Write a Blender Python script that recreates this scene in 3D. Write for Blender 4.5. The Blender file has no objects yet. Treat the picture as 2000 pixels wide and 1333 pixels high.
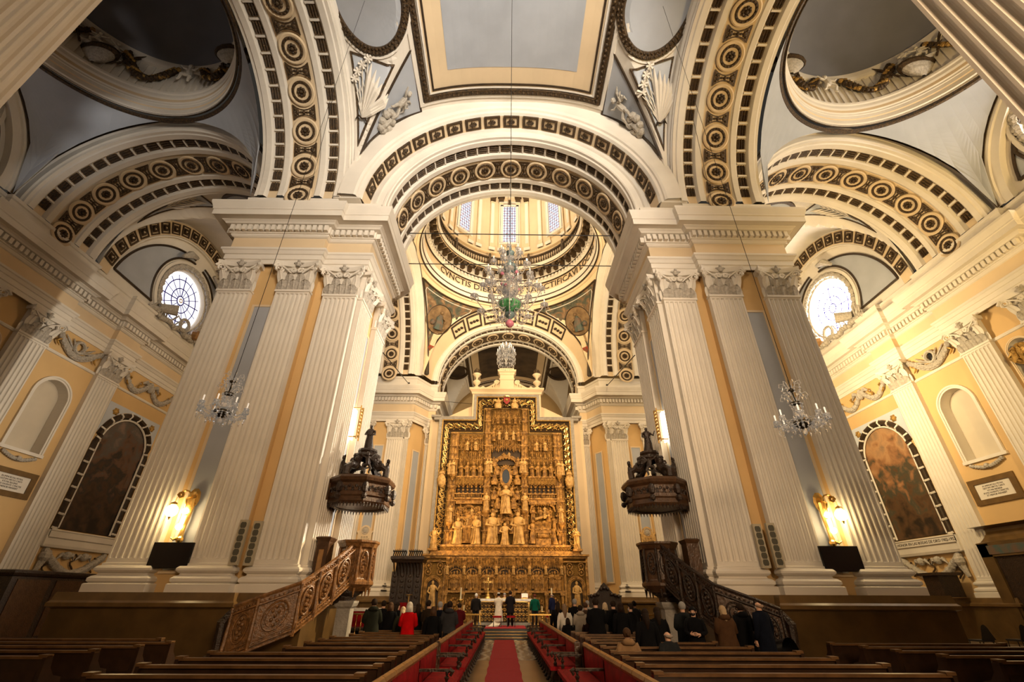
import bpy, math, random
from math import sin, cos, pi, sqrt, radians as R
from mathutils import Vector, Matrix
random.seed(7)
SC = bpy.context.scene
COL = SC.collection
# ------------------------------------------------------------ camera
AX = 0.12
cam = bpy.data.cameras.new('camera'); cam.sensor_width = 36; cam.lens = 874.5/2000*36
cam.clip_start = 0.1; cam.clip_end = 300
cob = bpy.data.objects.new('camera', cam); COL.objects.link(cob)
def _axes(pt, yw, rl):
    pt, yw, rl = R(pt), R(yw), R(rl)
    fw = Vector((sin(yw)*cos(pt), cos(yw)*cos(pt), sin(pt)))
    rt = Vector((cos(yw), -sin(yw), 0)); up = rt.cross(fw)
    return rt*cos(rl)+up*sin(rl), -rt*sin(rl)+up*cos(rl), fw
rt, up, fw = _axes(29.95, .71, .24)
M = Matrix.Identity(4)
for i in range(3):
    M[i][0] = rt[i]; M[i][1] = up[i]; M[i][2] = -fw[i]
M[0][3] = -AX; M[1][3] = 0; M[2][3] = 1.8
cob.matrix_world = M
SC.camera = cob
# ------------------------------------------------------------ colour management, world
vs = SC.view_settings
vs.view_transform = 'Standard'; vs.look = 'None'; vs.gamma = 1.0; vs.use_curve_mapping = False
vs.exposure = 0.0
w = bpy.data.worlds.new('world'); SC.world = w; w.use_nodes = True
w.node_tree.nodes['Background'].inputs[0].default_value = (0.85, 0.75, 0.62, 1)
w.node_tree.nodes['Background'].inputs[1].default_value = 0.035
SC.cycles.max_bounces = 5; SC.cycles.diffuse_bounces = 3; SC.cycles.glossy_bounces = 2
SC.cycles.transmission_bounces = 3; SC.cycles.caustics_reflective = False; SC.cycles.caustics_refractive = False
SC.cycles.sample_clamp_indirect = 4.0; SC.cycles.sample_clamp_direct = 30.0
# ------------------------------------------------------------ lights
def area(name, loc, to, size, energy, col, sy=None, spread=pi):
    l = bpy.data.lights.new(name, 'AREA'); l.energy = energy; l.color = col; l.size = size; l.spread = spread
    if sy: l.shape = 'RECTANGLE'; l.size_y = sy
    o = bpy.data.objects.new(name, l); COL.objects.link(o); o.location = loc
    o.rotation_euler = (Vector(to)-Vector(loc)).to_track_quat('-Z', 'Y').to_euler(); return o
def spot(name, loc, to, energy, col, ang, blend=.6, rad=.25):
    l = bpy.data.lights.new(name, 'SPOT'); l.energy = energy; l.color = col; l.spot_size = R(ang); l.spot_blend = blend
    l.shadow_soft_size = rad
    o = bpy.data.objects.new(name, l); COL.objects.link(o); o.location = loc
    o.rotation_euler = (Vector(to)-Vector(loc)).to_track_quat('-Z', 'Y').to_euler(); return o
def point(name, loc, energy, col, rad=.15):
    l = bpy.data.lights.new(name, 'POINT'); l.energy = energy; l.color = col; l.shadow_soft_size = rad
    o = bpy.data.objects.new(name, l); COL.objects.link(o); o.location = loc; return o
# added fills behind the viewer, cornice floods around the crossing, aisle floods, drum daylight
area('nave_window_light', (6.6, -6.5, 16), (1.5, 14, 23.5), 6, 2700, (1, .90, .76), 7, 1.5)  # added fill for vault and pier tops; no window behind it
area('nave_low_fill', (4.6, -7, 8), (.5, 16, 9), 4, 800, (1, .70, .42), 4, 1.4)
for sx in (-1, 1):
    spot('cornice_flood', (sx*7.7, 22.6, 18.7), (-sx*4, 36, 21), 5600, (1, .70, .35), 120, .8, .3)
    spot('dome_flood', (sx*8.2, 23.6, 18.7), (-sx*2, 31, 29), 4200, (1, .80, .50), 110, .8, .3)
    spot('altar_flood', (sx*7.9, 22.9, 12), (-sx*1.0, 37.5, 9), 1500, (1, .58, .22), 56, .6, .2)
    spot('altar_uplight', (sx*6.3, 34.6, 5.1), (-sx*1.6, 37.4, 8.2), 750, (1, .60, .22), 95, .8, .15)
    spot('pier_flood', (sx*8.3, 23.5, 14), (sx*8.5, 36.5, 9), 3000, (1, .70, .36), 75, .7, .3)
spot('right_pier_fill', (-3, -1, 8), (10.6, 16, 9.5), 3600, (1, .78, .52), 44, .6, .6)
spot('stair_flood', (6.2, 20.9, 10.2), (-5.8, 16.2, 2.5), 12000, (1, .74, .40), 24, .5, .15)
spot('side_flood', (8.5, 24.2, 9), (-6.5, 18.2, 8.5), 15000, (1, .88, .70), 52, .5, .25)
for sx in (-1, 1):
    spot('sanctuary_spot', (sx*7.6, 22.7, 18.6), (sx*.4, 31.3, 1), 6000, (1, .80, .52), 22, .7, .2)
point('drum_daylight', (0, 28.75, 37.5), 1700, (1, .88, .66), 1.0)
spot('right_aisle_flood', (14.6, .5, 9), (24.5, 20, 14.5), 7500, (1, .70, .30), 66, .6, .6)
spot('right_vault_flood', (19, 1.5, 8), (18.6, 12, 26), 8500, (1, .68, .28), 95, .8, .6)
spot('left_pier_fill', (6.2, -5, 9), (-7.2, 1.9, 15.5), 17000, (1, .94, .86), 23, .6, .5)  # unseen spot added behind the viewer to brighten the left near pier
area('right_aisle_far', (16, 24, 13), (24, 28, 16), 2, 1800, (1, .76, .42), 3)
area('left_aisle_flood', (-20, .5, 12), (-19.5, 20, 16), 4, 80, (1, .76, .52), 6)
area('left_aisle_far', (-16, 24, 13), (-24, 28, 15), 2, 60, (1, .76, .52), 3)
point('far_bay', (0, 50, 16), 700, (1, .8, .5), .4)

# ------------------------------------------------------------ materials
MATS = {}
def mat(name, col, rough=.7, metal=0., var=.0, vscale=1., bump=0., bscale=8., col2=None, emit=None, es=1., alpha=None, trans=0., coat=0., sheen=0., spec=None):
    m = bpy.data.materials.new(name); m.use_nodes = True
    nt = m.node_tree; b = nt.nodes['Principled BSDF']
    b.inputs['Base Color'].default_value = (*col, 1); b.inputs['Roughness'].default_value = rough
    b.inputs['Metallic'].default_value = metal
    if trans: b.inputs['Transmission Weight'].default_value = trans
    if coat: b.inputs['Coat Weight'].default_value = coat; b.inputs['Coat Roughness'].default_value = .2
    if sheen: b.inputs['Sheen Weight'].default_value = sheen
    if spec is not None: b.inputs['Specular IOR Level'].default_value = spec
    if emit:
        b.inputs['Emission Color'].default_value = (*emit, 1); b.inputs['Emission Strength'].default_value = es
    if var or col2:
        tc = nt.nodes.new('ShaderNodeTexCoord'); n = nt.nodes.new('ShaderNodeTexNoise'); n.inputs['Scale'].default_value = vscale
        n.inputs['Detail'].default_value = 5; nt.links.new(tc.outputs['Object'], n.inputs['Vector'])
        r = nt.nodes.new('ShaderNodeValToRGB'); c2 = col2 if col2 else tuple(c*(1-var) for c in col)
        r.color_ramp.elements[0].position = .35; r.color_ramp.elements[1].position = .65
        r.color_ramp.elements[0].color = (*c2, 1); r.color_ramp.elements[1].color = (*col, 1)
        nt.links.new(n.outputs[0], r.inputs[0]); nt.links.new(r.outputs[0], b.inputs['Base Color'])
    if bump:
        tc = nt.nodes.new('ShaderNodeTexCoord'); n = nt.nodes.new('ShaderNodeTexNoise'); n.inputs['Scale'].default_value = bscale
        n.inputs['Detail'].default_value = 4; nt.links.new(tc.outputs['Object'], n.inputs['Vector'])
        bp = nt.nodes.new('ShaderNodeBump'); bp.inputs['Strength'].default_value = bump; bp.inputs['Distance'].default_value = .05
        nt.links.new(n.outputs[0], bp.inputs['Height']); nt.links.new(bp.outputs[0], b.inputs['Normal'])
    MATS[name] = m; return m
WHITE = mat('plaster_white', (.75, .69, .60), .75, var=.10, vscale=.7)
CREAM = mat('plaster_cream', (.72, .56, .36), .75, var=.10, vscale=.5)
YELLOW = mat('plaster_yellow', (.68, .45, .20), .75, var=.10, vscale=.5)
BRONZE = mat('gilt_bronze', (.022, .014, .008), .5, .25, col2=(.10, .055, .018), vscale=14, bump=.6, bscale=25)
DARKBR = mat('dark_brown_trim', (.05, .03, .015), .5, .2, var=.4, vscale=6)
BLUEG = mat('blue_grey_panel', (.40, .42, .46), .8, var=.10, vscale=.8)
BLUEL = mat('pale_blue_plaster', (.52, .55, .60), .8, var=.08, vscale=1.2)
DOMEB = mat('dome_slate_blue', (.22, .22, .245), .85, var=.12, vscale=.6)
MARBLE = mat('brown_marble', (.12, .068, .022), .3, var=.35, vscale=1.8)
MARBLE2 = mat('brown_marble_cap', (.16, .09, .03), .28, var=.3, vscale=2.5)
GOLD = mat('gold_leaf', (.60, .36, .10), .42, .55, var=.45, vscale=7, bump=.5, bscale=20)
GOLDB = mat('gold_bright', (.85, .58, .20), .3, .8)
ALAB = mat('gilded_alabaster', (.58, .31, .075), .5, .15, col2=(.17, .08, .018), vscale=4.5, bump=1.0, bscale=16)
ALABL = mat('pale_alabaster', (.74, .47, .17), .5, .08, col2=(.42, .24, .07), vscale=7, bump=.6, bscale=18)
WOOD = mat('dark_carved_wood', (.034, .017, .009), .38, var=.5, vscale=7, bump=.6, bscale=22)
WOODM = mat('brown_wood', (.085, .04, .017), .34, var=.4, vscale=6, bump=.3, bscale=16)
PEW = mat('pew_wood', (.045, .022, .012), .28, var=.4, vscale=5, coat=.4)
PEWT = mat('pew_rail_wood', (.17, .085, .032), .28, var=.4, vscale=5, coat=.3)
OAK = mat('honey_wood', (.36, .19, .07), .32, var=.3, vscale=6, coat=.3)
VELVET = mat('red_velvet', (.30, .006, .010), .75, var=.4, vscale=6, spec=.15)
CARPET = mat('red_carpet', (.34, .008, .018), .9, var=.15, vscale=9, bump=.3, bscale=60)
BLACKP = mat('black_plastic', (.008, .008, .009), .25)
IRON = mat('black_iron', (.015, .013, .012), .5, .6)
GREYP = mat('grey_beige_metal', (.42, .36, .25), .5)
BRASS = mat('polished_brass', (.75, .48, .14), .25, .9)
LINEN = mat('white_linen', (.85, .82, .76), .8)
SKIN = mat('skin', (.62, .36, .24), .55)
GLASSW = mat('window_light', (1, 1, 1), .5, emit=(.93, .96, 1.0), es=6)
STONEG = mat('grey_stone', (.34, .31, .27), .7, var=.25, vscale=5, bump=.5, bscale=15)
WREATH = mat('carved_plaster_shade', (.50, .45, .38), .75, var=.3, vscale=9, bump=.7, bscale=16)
# ------------------------------------------------------------ mesh builder
class MB:
    def __init__(s):
        s.v = []; s.f = []; s.mi = []; s.mats = []; s.cur = 0; s.X = None; s.sm = []; s.smooth = False
    def mat(s, m):
        if m not in s.mats: s.mats.append(m)
        s.cur = s.mats.index(m); return s
    def add(s, vs_, fs):
        if not s.mats: s.mats.append(WHITE)
        o = len(s.v)
        if s.X is not None: s.v += [tuple(s.X @ Vector(p)) for p in vs_]
        else: s.v += [tuple(p) for p in vs_]
        for f in fs: s.f.append([i+o for i in f]); s.mi.append(s.cur); s.sm.append(s.smooth)
        return o
    def box(s, x0, x1, y0, y1, z0, z1):
        s.add([(x0,y0,z0),(x1,y0,z0),(x1,y1,z0),(x0,y1,z0),(x0,y0,z1),(x1,y0,z1),(x1,y1,z1),(x0,y1,z1)],
              [(0,3,2,1),(4,5,6,7),(0,1,5,4),(1,2,6,5),(2,3,7,6),(3,0,4,7)]); return s
    def grid(s, rows, closed=False, flip=False):
        n = len(rows[0]); vs_ = [p for r in rows for p in r]; fs = []
        for i in range(len(rows)-1):
            for j in range(n if closed else n-1):
                k = (j+1) % n; q = (i*n+j, i*n+k, (i+1)*n+k, (i+1)*n+j)
                fs.append(q[::-1] if flip else q)
        s.add(vs_, fs); return s
    def lathe(s, prof, c=(0,0,0), n=16, a0=0, a1=2*pi, sx=1, sy=1, flip=False):
        full = abs(a1-a0-2*pi) < 1e-6; m = n if full else n+1
        rows = [[(c[0]+r*sx*cos(a0+(a1-a0)*k/n), c[1]+r*sy*sin(a0+(a1-a0)*k/n), c[2]+z) for k in range(m)] for r, z in prof]
        return s.grid(rows, full, flip)
    def tube(s, pts, r, n=6, caps=True):
        pts = [Vector(p) for p in pts]; rs = r if isinstance(r, (list, tuple)) else [r]*len(pts)
        rows = []; prev = None
        for i, p in enumerate(pts):
            d = (pts[min(i+1, len(pts)-1)]-pts[max(i-1, 0)])
            d = d.normalized() if d.length > 1e-9 else Vector((0,0,1))
            if prev is None:
                a = Vector((0,0,1)) if abs(d.z) < .9 else Vector((1,0,0)); u = d.cross(a).normalized()
            else:
                u = (prev-d*prev.dot(d)); u = u.normalized() if u.length > 1e-6 else d.orthogonal().normalized()
            prev = u; v = d.cross(u)
            rows.append([tuple(p+(u*cos(2*pi*k/n)+v*sin(2*pi*k/n))*rs[i]) for k in range(n)])
        s.grid(rows, True)
        if caps:
            o = len(s.v)-len(rows)*n
            s.f.append([o+k for k in range(n)][::-1]); s.f.append([o+(len(rows)-1)*n+k for k in range(n)])
            s.mi += [s.cur]*2; s.sm += [False]*2
        return s
    def ball(s, c, r, n=8, sz=(1,1,1)):
        m = max(4, n//2+1)
        rows = [[(c[0]+r*sz[0]*sin(pi*i/m)*cos(2*pi*k/n), c[1]+r*sz[1]*sin(pi*i/m)*sin(2*pi*k/n), c[2]-r*sz[2]*cos(pi*i/m)) for k in range(n)] for i in range(m+1)]
        return s.grid(rows, True)
    def poly(s, pts): s.add(pts, [tuple(range(len(pts)))]); return s
    def prism(s, pts, ax, d0, d1):
        """pts 2D polygon; ax 'x','y','z' extrusion axis"""
        def P(p, d): return {'y': (p[0], d, p[1]), 'x': (d, p[0], p[1]), 'z': (p[0], p[1], d)}[ax]
        n = len(pts); s.add([P(p, d0) for p in pts]+[P(p, d1) for p in pts],
            [tuple(range(n))[::-1], tuple(range(n, 2*n))]+[(i, (i+1) % n, n+(i+1) % n, n+i) for i in range(n)]); return s
    def sweep(s, prof, path, closed=False, ms=None):
        """prof [(outward offset, z)], path [(x,y)], outward = right side of travel, mitred"""
        n = len(path); P = [Vector(p) for p in path]; mit = []
        for i in range(n):
            a = P[i]-P[i-1] if (i > 0 or closed) else None; b = P[(i+1) % n]-P[i] if (i < n-1 or closed) else None
            na = Vector((a.y, -a.x)).normalized() if a is not None else None
            nb = Vector((b.y, -b.x)).normalized() if b is not None else None
            if na is None: mit.append(nb)
            elif nb is None: mit.append(na)
            else: mit.append((na+nb)/(1+na.dot(nb)))
        for k in range(len(prof)-1):
            if ms: s.mat(ms[k])
            rows = [[(P[i].x+mit[i].x*prof[q][0], P[i].y+mit[i].y*prof[q][0], prof[q][1]) for i in range(n)] for q in (k, k+1)]
            s.grid(rows, closed)
        return s
    def build(s, name, parent=None, loc=None, link=True):
        me = bpy.data.meshes.new(name); me.from_pydata(s.v, [], s.f)
        for m in (s.mats or [WHITE]): me.materials.append(m)
        me.polygons.foreach_set('material_index', s.mi); me.polygons.foreach_set('use_smooth', s.sm)
        me.update()
        return inst(me, name, parent, loc)
def inst(me, name, parent=None, loc=None, rot=None, scl=None):
    o = bpy.data.objects.new(name, me); COL.objects.link(o)
    if parent is not None: adopt(o, parent)
    if loc is not None: o.location = loc
    if rot is not None: o.rotation_euler = rot
    if scl is not None: o.scale = scl
    return o
def empty(name, loc=(0,0,0), rz=0, label=None, cat=None, group=None, kind=None, parent=None):
    o = bpy.data.objects.new(name, None); COL.objects.link(o); o.location = loc; o.rotation_euler = (0,0,rz)
    if parent is not None: adopt(o, parent)
    return tag(o, label, cat, group, kind)
def tag(o, label=None, cat=None, group=None, kind=None):
    if label: o['label'] = label
    if cat: o['category'] = cat
    if group: o['group'] = group
    if kind: o['kind'] = kind
    return o
def copy_tree(o, parent=None, loc=None, rz=None, label=None, scl=None):
    c = o.copy(); COL.objects.link(c)
    if parent is not None: adopt(c, parent)
    if loc is not None: c.location = loc
    if rz is not None: c.rotation_euler = (0,0,rz)
    if scl is not None: c.scale = scl
    if label: c['label'] = label
    for ch in KIDS(o):
        copy_tree(ch, c)
    return c
CH = {}
def KIDS(o): return CH.get(o.name, [])
def shift_new(before, dx):
    for o in COL.objects:
        if o.name not in before and o.parent is None: o.location.x += dx
def adopt(o, p): o.parent = p; CH.setdefault(p.name, []).append(o)
def frame(px, n, up_):
    """matrix with local -Y = n (outward), local Z = up_"""
    n = Vector(n).normalized(); u = Vector(up_); u = (u-n*u.dot(n)).normalized(); x = u.cross(n)*-1
    x = n.cross(u)*-1
    Mx = Matrix.Identity(4)
    y = -n; x = y.cross(u)
    for i in range(3): Mx[i][0] = x[i]; Mx[i][1] = y[i]; Mx[i][2] = u[i]; Mx[i][3] = px[i]
    return Mx
def text_mesh(body, size, mat_, extrude=.01, font_bold=False):
    cu = bpy.data.curves.new('lettering', 'FONT'); cu.body = body; cu.size = size; cu.extrude = extrude
    cu.align_x = 'CENTER'; cu.align_y = 'CENTER'; cu.resolution_u = 2
    if font_bold: cu.offset = size*.012
    o = bpy.data.objects.new('lettering', cu); COL.objects.link(o)
    dg = bpy.context.evaluated_depsgraph_get(); me = bpy.data.meshes.new_from_object(o.evaluated_get(dg))
    bpy.data.objects.remove(o); me.materials.clear(); me.materials.append(mat_); return me

# ============================================================ ARCHITECTURE
ZS = 19.0   # springing of arches
# ---------- pilaster pieces (local: faces -Y, origin at the foot on the wall plane, proud by 'th')
def shaft_mesh(w, h, n=7, th=.25, dep=.075, ends=.12):
    b = MB().mat(WHITE)
    fw_ = w/(n*1.32+.45); gap = fw_*.32; e = (w-n*fw_-(n-1)*gap)/2
    xs = [-w/2]; dp = [0]
    for k in range(n):
        x0 = -w/2+e+k*(fw_+gap)
        for t in (0, .12, .3, .5, .7, .88, 1): xs.append(x0+fw_*t); dp.append(sqrt(max(0, 1-(2*t-1)**2)))
    xs.append(w/2); dp.append(0)
    r = fw_/2; zl = []
    z0 = .14; z1 = h-ends
    for t in (0, .35, .7, 1): zl.append((z0+r*t, sqrt(max(0, 1-(1-t)**2))))
    for t in (1, .7, .35, 0): zl.append((z1-r*t if t else z1, sqrt(max(0, 1-(1-t)**2))))
    zl = [(0, 0)]+[(z0, 0)]+zl[1:7]+[(z1, 0)]+[(h, 0)]
    rows = [[(x, -th+dep*d*k, z) for x, d in zip(xs, dp)] for z, k in zl]
    b.grid(rows)
    b.box(-w/2, w/2, -th+.003, 0, 0, h)   # solid body behind the fluted face
    # drop the coincident front of the body by pushing it in behind the flutes
    o = len(b.v)-8
    for i in (o, o+1, o+4, o+5):
        x, y, z = b.v[i]; b.v[i] = (x, -th+dep+.01, z)
    b.grid([[(-w/2, -th, 0), (-w/2, -th, h)], [(-w/2, -th+dep+.02, 0), (-w/2, -th+dep+.02, h)]])
    b.grid([[(w/2, -th+dep+.02, 0), (w/2, -th+dep+.02, h)], [(w/2, -th, 0), (w/2, -th, h)]])
    return b
def leaf(b, x, y, z, h, w_, out, curl=.3, tw=0.):
    """acanthus leaf rising and curling outward (towards -Y)"""
    rows = []
    for i in range(7):
        t = i/6; ww = w_*(.75+.35*sin(pi*t))*(1-.55*max(0, t-.6)/.4)
        yy = y-out*(t**2.2)-(.04 if t < .1 else .06); zz = z+h*(t if t < .8 else .8+.2*sin((t-.8)/.2*pi*.5)*.6-(.12*(t-.85)/.15 if t > .85 else 0))
        rows.append([(x+tw*t+ww*s_, yy+abs(s_)*.10*w_*2, zz) for s_ in (-.5, -.28, -.1, 0, .1, .28, .5)])
        m = rows[-1][3]; rows[-1][3] = (m[0], m[1]-.03, m[2])
    b.grid(rows)
def volute(b, c, r, ax, th):
    """spiral scroll as tapering tube; ax: direction the scroll faces in XY"""
    pts = []; rr = []
    for i in range(15):
        a = i/14*2.1*2*pi; q = r*(1-.8*i/14)
        u = Vector((ax[0], ax[1], 0)); pts.append(Vector(c)+u*(q*cos(a))+Vector((0, 0, q*sin(a)))); rr.append(th*(1-.45*i/14))
    b.tube(pts, rr, 5)
def capital_mesh(w, h=1.45, th=.25, side=True):
    b = MB().mat(WHITE); b.smooth = False
    b.box(-w/2*.98, w/2*.98, -th*.96, 0, 0, h*.86)      # bell
    b.box(-w/2-.04, w/2+.04, -th-.05, 0, -.06, .04)     # astragal
    b.mat(WREATH)
    nl = 3
    for k in range(nl):
        leaf(b, -w/2+w*(k+.5)/nl, -th, .03, h*.36, w/nl*.95, .17)
    for k in range(nl+1):
        if 0 < k < nl: leaf(b, -w/2+w*k/nl, -th, .05, h*.62, w/nl*.8, .24)
    b.mat(WHITE)
    for s_ in (-1, 1):
        leaf(b, s_*w*.40, -th, .3, h*.52, w*.22, .34, tw=s_*.12)
        volute(b, (s_*(w/2+.05), -th-.18, h*.76), .25, (.8*s_, -.6), .075)
        volute(b, (s_*.15, -th-.13, h*.70), .14, (s_, 0), .05)
        b.tube([(s_*.10, -th-.03, h*.3), (s_*.16, -th-.08, h*.52), (s_*.34, -th-.13, h*.68), (s_*(w/2+.02), -th-.17, h*.88)], [.035, .04, .045, .05], 5)
        if side:
            for q in (.12,): leaf(b, s_*(w/2+.01), -q, .03, h*.4, .2, .05)
    # abacus with concave front
    rows = []
    for z, o in ((h*.86, 0), (h*.93, .03), (h, .05)):
        rr = []
        for k in range(13):
            t = -1+2*k/12; x = t*(w/2+.20+o*.5); y = -th-.30-o+.22*(1-t*t)
            rr.append((x, y, z))
        rows.append([(-(w/2+.12), 0, z)]+rr+[(w/2+.12, 0, z)])
    b.grid(rows); b.poly([tuple(p) for p in rows[0]][::-1]); b.poly([tuple(p) for p in rows[-1]])
    b.mat(WREATH).ball((0, -th-.16, h*.93), .13, 8, (1, .8, 1.1)); b.ball((0, -th-.2, h*1.03), .075, 6)
    for s_ in (-1, 1): b.ball((s_*.12, -th-.16, h*.97), .09, 6, (1.3, .5, .6))
    return b
def base_prof():   # (out, z) above the dado, attic base
    return [(0, .82), (.05, .80), (.05, .74), (.11, .72), (.16, .66), (.16, .60), (.11, .55), (.05, .52), (.07, .47), (.15, .44), (.21, .38), (.21, .30), (.15, .25), (.22, .24), (.25, .22), (.25, 0)]
ME = {}
def pil_meshes(w, h, key):
    if key in ME: return ME[key]
    a = shaft_mesh(w, h, 7 if w > 1.2 else 5); c = capital_mesh(w)
    b = MB().mat(WHITE)
    pth = [(-w/2, 0), (-w/2, -.25), (w/2, -.25), (w/2, 0)]
    b.sweep([(o, z) for o, z in base_prof()][::-1], pth[::-1] if False else pth)
    def me(mb, n):
        m = bpy.data.meshes.new(n); m.from_pydata(mb.v, [], mb.f)
        for q in mb.mats: m.materials.append(q)
        m.polygons.foreach_set('material_index', mb.mi); m.polygons.foreach_set('use_smooth', mb.sm); m.update(); return m
    ME[key] = (me(a, 'pilaster_shaft'), me(c, 'pilaster_capital'), me(b, 'pilaster_base')); return ME[key]
def mk_mesh(mb, n):
    m = bpy.data.meshes.new(n); m.from_pydata(mb.v, [], mb.f)
    for q in (mb.mats or [WHITE]): m.materials.append(q)
    m.polygons.foreach_set('material_index', mb.mi); m.polygons.foreach_set('use_smooth', mb.sm); m.update(); return m
def pilaster(par, x, y, ang, w=1.42, zb=1.93, ztop=13.35):
    """ang: rotation about Z; local -Y is outward"""
    sh, cp, bs = pil_meshes(w, ztop-zb-.8, (round(w, 2), round(ztop-zb, 2)))
    p = inst(sh, 'pilaster', par, (x, y, zb+.8), (0, 0, ang))
    inst(cp, 'capital', p, (0, 0, ztop-zb-.8+.02)); inst(bs, 'pilaster_base', p, (0, 0, -.8))
    return p
CORN = [(0, 14.80), (.05, 14.80), (.05, 15.03), (.10, 15.05), (.10, 15.30), (.15, 15.32), (.22, 15.46), (.27, 15.50), (.27, 15.60), (.03, 15.62)]
FRZ = [(.03, 15.62), (.03, 16.34)]
BED = [(.03, 16.34), (.10, 16.37), (.16, 16.44), (.16, 16.50), (.22, 16.50), (.22, 16.90), (.40, 16.92), (.46, 16.98), (.55, 17.03), (.55, 17.06), (.84, 17.06), (.84, 17.04), (.86, 17.04), (.86, 17.34), (.90, 17.37), (.90, 17.44), (.93, 17.52), (.98, 17.66), (1.0, 17.72), (1.0, 17.83), (.95, 17.85), (.0, 17.90)]
ATT = [(0, 17.88), (.10, 17.88), (.10, 18.05), (.03, 18.08), (.03, 18.72), (.10, 18.76), (.12, 18.92), (.0, 18.98)]
def entab(par, path, closed=False, dent=True, name='entablature', sign=1):
    b = MB().mat(WHITE); b.sweep(CORN, path, closed); b.mat(CREAM).sweep(FRZ, path, closed); b.mat(WHITE).sweep(BED, path, closed)
    e = b.build(name, par)
    a = MB().mat(WHITE).sweep(ATT, path, closed).build('attic_plinth', par)
    if dent:
        d = MB().mat(WHITE); n = len(path)
        for i in range(n if closed else n-1):
            p, q = Vector(path[i]), Vector(path[(i+1) % n]); L = (q-p).length
            if L < .5: continue
            t = (q-p)/L; o = Vector((t.y, -t.x)); k = int((L+.4)/.27)
            for j in range(k):
                c = p+t*(-.2+(L+.4)*(j+.5)/k)
                pts = [c+t*s_-o*-r_ for s_, r_ in ((-.085, .21), (.085, .21), (.085, .40), (-.085, .40))]
                d.prism([(v.x, v.y) for v in pts], 'z', 16.56, 16.86)
        d.build('dentil_course', e)
    return e
# ---------- arches
def arc_param(a, b, n):
    """thetas at equal arc length on half ellipse from 0 to pi"""
    N = 400; L = [0]; p = (a, 0)
    for i in range(1, N+1):
        q = (a*cos(pi*i/N), b*sin(pi*i/N)); L.append(L[-1]+math.hypot(q[0]-p[0], q[1]-p[1])); p = q
    out = []; j = 0
    for k in range(n+1):
        t = L[-1]*k/n
        while j < N-1 and L[j+1] < t: j += 1
        out.append(pi*(j+(t-L[j])/(L[j+1]-L[j]+1e-9))/N)
    return out
def arch_loft(b, prof, N=48, zc=ZS, t0=0., t1=1.):
    """prof [(d, a, b, mat)] local: arch in XZ plane, d along +Y; strip k uses mat of k"""
    for k in range(len(prof)-1):
        b.mat(prof[k][3]); r0, r1 = prof[k], prof[k+1]
        th = [pi*(t0+(t1-t0)*i/N) for i in range(N+1)]
        b.grid([[(r[1]*cos(t), r[0], zc+r[2]*sin(t)) for t in th] for r in (r0, r1)])
def soffit_prof(w, a, b_):
    """coffered soffit cross-section across width w (2 recessed chains, raised bands) as (d, a, b, mat)"""
    h = w/2; s = w/4.4; P = []
    def add(x, r, m): P.append((x*s, a-r, b_-r, m))
    for sg in (-1,):
        add(-2.2, .0, WHITE); add(-2.05, .0, WHITE); add(-2.0, .06, WHITE); add(-1.72, .06, WHITE); add(-1.66, -.02, WHITE); add(-1.60, -.10, CREAM)
        add(-1.16, -.10, WHITE); add(-1.10, -.02, WHITE); add(-1.04, .06, WHITE); add(-.78, .06, WHITE); add(-.74, .0, WHITE); add(-.68, -.03, CREAM)
    add(.68, -.03, WHITE); add(.74, .0, WHITE); add(.78, .06, WHITE); add(1.04, .06, WHITE); add(1.10, -.02, WHITE); add(1.16, -.10, CREAM)
    add(1.60, -.10, WHITE); add(1.66, -.02, WHITE); add(1.72, .06, WHITE); add(2.0, .06, WHITE); add(2.05, 0, WHITE); add(2.2, 0, WHITE)
    return P
def m_rosette():
    b = MB().mat(CREAM); n = 24
    b.lathe([(.66, 0), (.66, .05), (.60, .08), (.50, .05)], n=n)
    b.mat(BRONZE).lathe([(.50, .05), (.47, .09), (.39, .09), (.36, .04)], n=n)
    for k in range(16):
        a = 2*pi*k/16; b.ball((.43*cos(a), .43*sin(a), .09), .05, 6, (1, 1, .7))
    b.mat(CREAM).lathe([(.36, .04), (.27, .02), (.0, .02)], n=n)
    b.mat(BRONZE)
    for k in range(8):
        a = 2*pi*k/8; b.ball((.16*cos(a), .16*sin(a), .06), .085, 6, (1, 1, .8))
    b.ball((0, 0, .1), .09, 8); return mk_mesh(b, 'rosette')
def m_hour():
    b = MB().mat(BRONZE); n = 6; L = []; Rr = []
    for k in range(n+1):
        t = -1+2*k/n; L.append((.56*t, -.13-.24*t*t)); Rr.append((.56*t, .13+.24*t*t))
    outer = [(x, y, .05) for x, y in L]+[(x, y, .05) for x, y in Rr[::-1]]
    # frame ring
    q = .72
    inn = [(x*.84, y*.62, .05) for x, y, z in outer]
    m = len(outer)
    b.add(outer+inn, [(i, (i+1) % m, m+(i+1) % m, m+i) for i in range(m)])
    b.add([(x, y, 0) for x, y, z in outer]+outer, [(i, (i+1) % m, m+(i+1) % m, m+i) for i in range(m)])
    b.mat(CREAM).poly([(x, y, .02) for x, y, z in inn])
    b.mat(BRONZE)
    for s_ in (-1, 1):
        b.ball((s_*.34, 0, .04), .12, 6, (1, 1.2, .5)); b.ball((s_*.42, -.13, .04), .07, 6); b.ball((s_*.42, .13, .04), .07, 6); b.ball((s_*.15, 0, .04), .09, 6, (1, .7, .5))
    b.ball((0, 0, .05), .09, 6); return mk_mesh(b, 'hourglass_panel')
def m_leafblock():
    b = MB().mat(BRONZE)
    for x in (-.12, .0, .12):
        b.add([(x-.075, -.26, .0), (x, -.26, .09), (x+.075, -.26, 0), (x-.075, .24, .02), (x, .27, .12), (x+.075, .24, .02)], [(0, 1, 4, 3), (1, 2, 5, 4), (3, 4, 5), (0, 2, 1)])
    b.box(-.2, .2, -.24, .22, -.05, .03)
    return b
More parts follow.
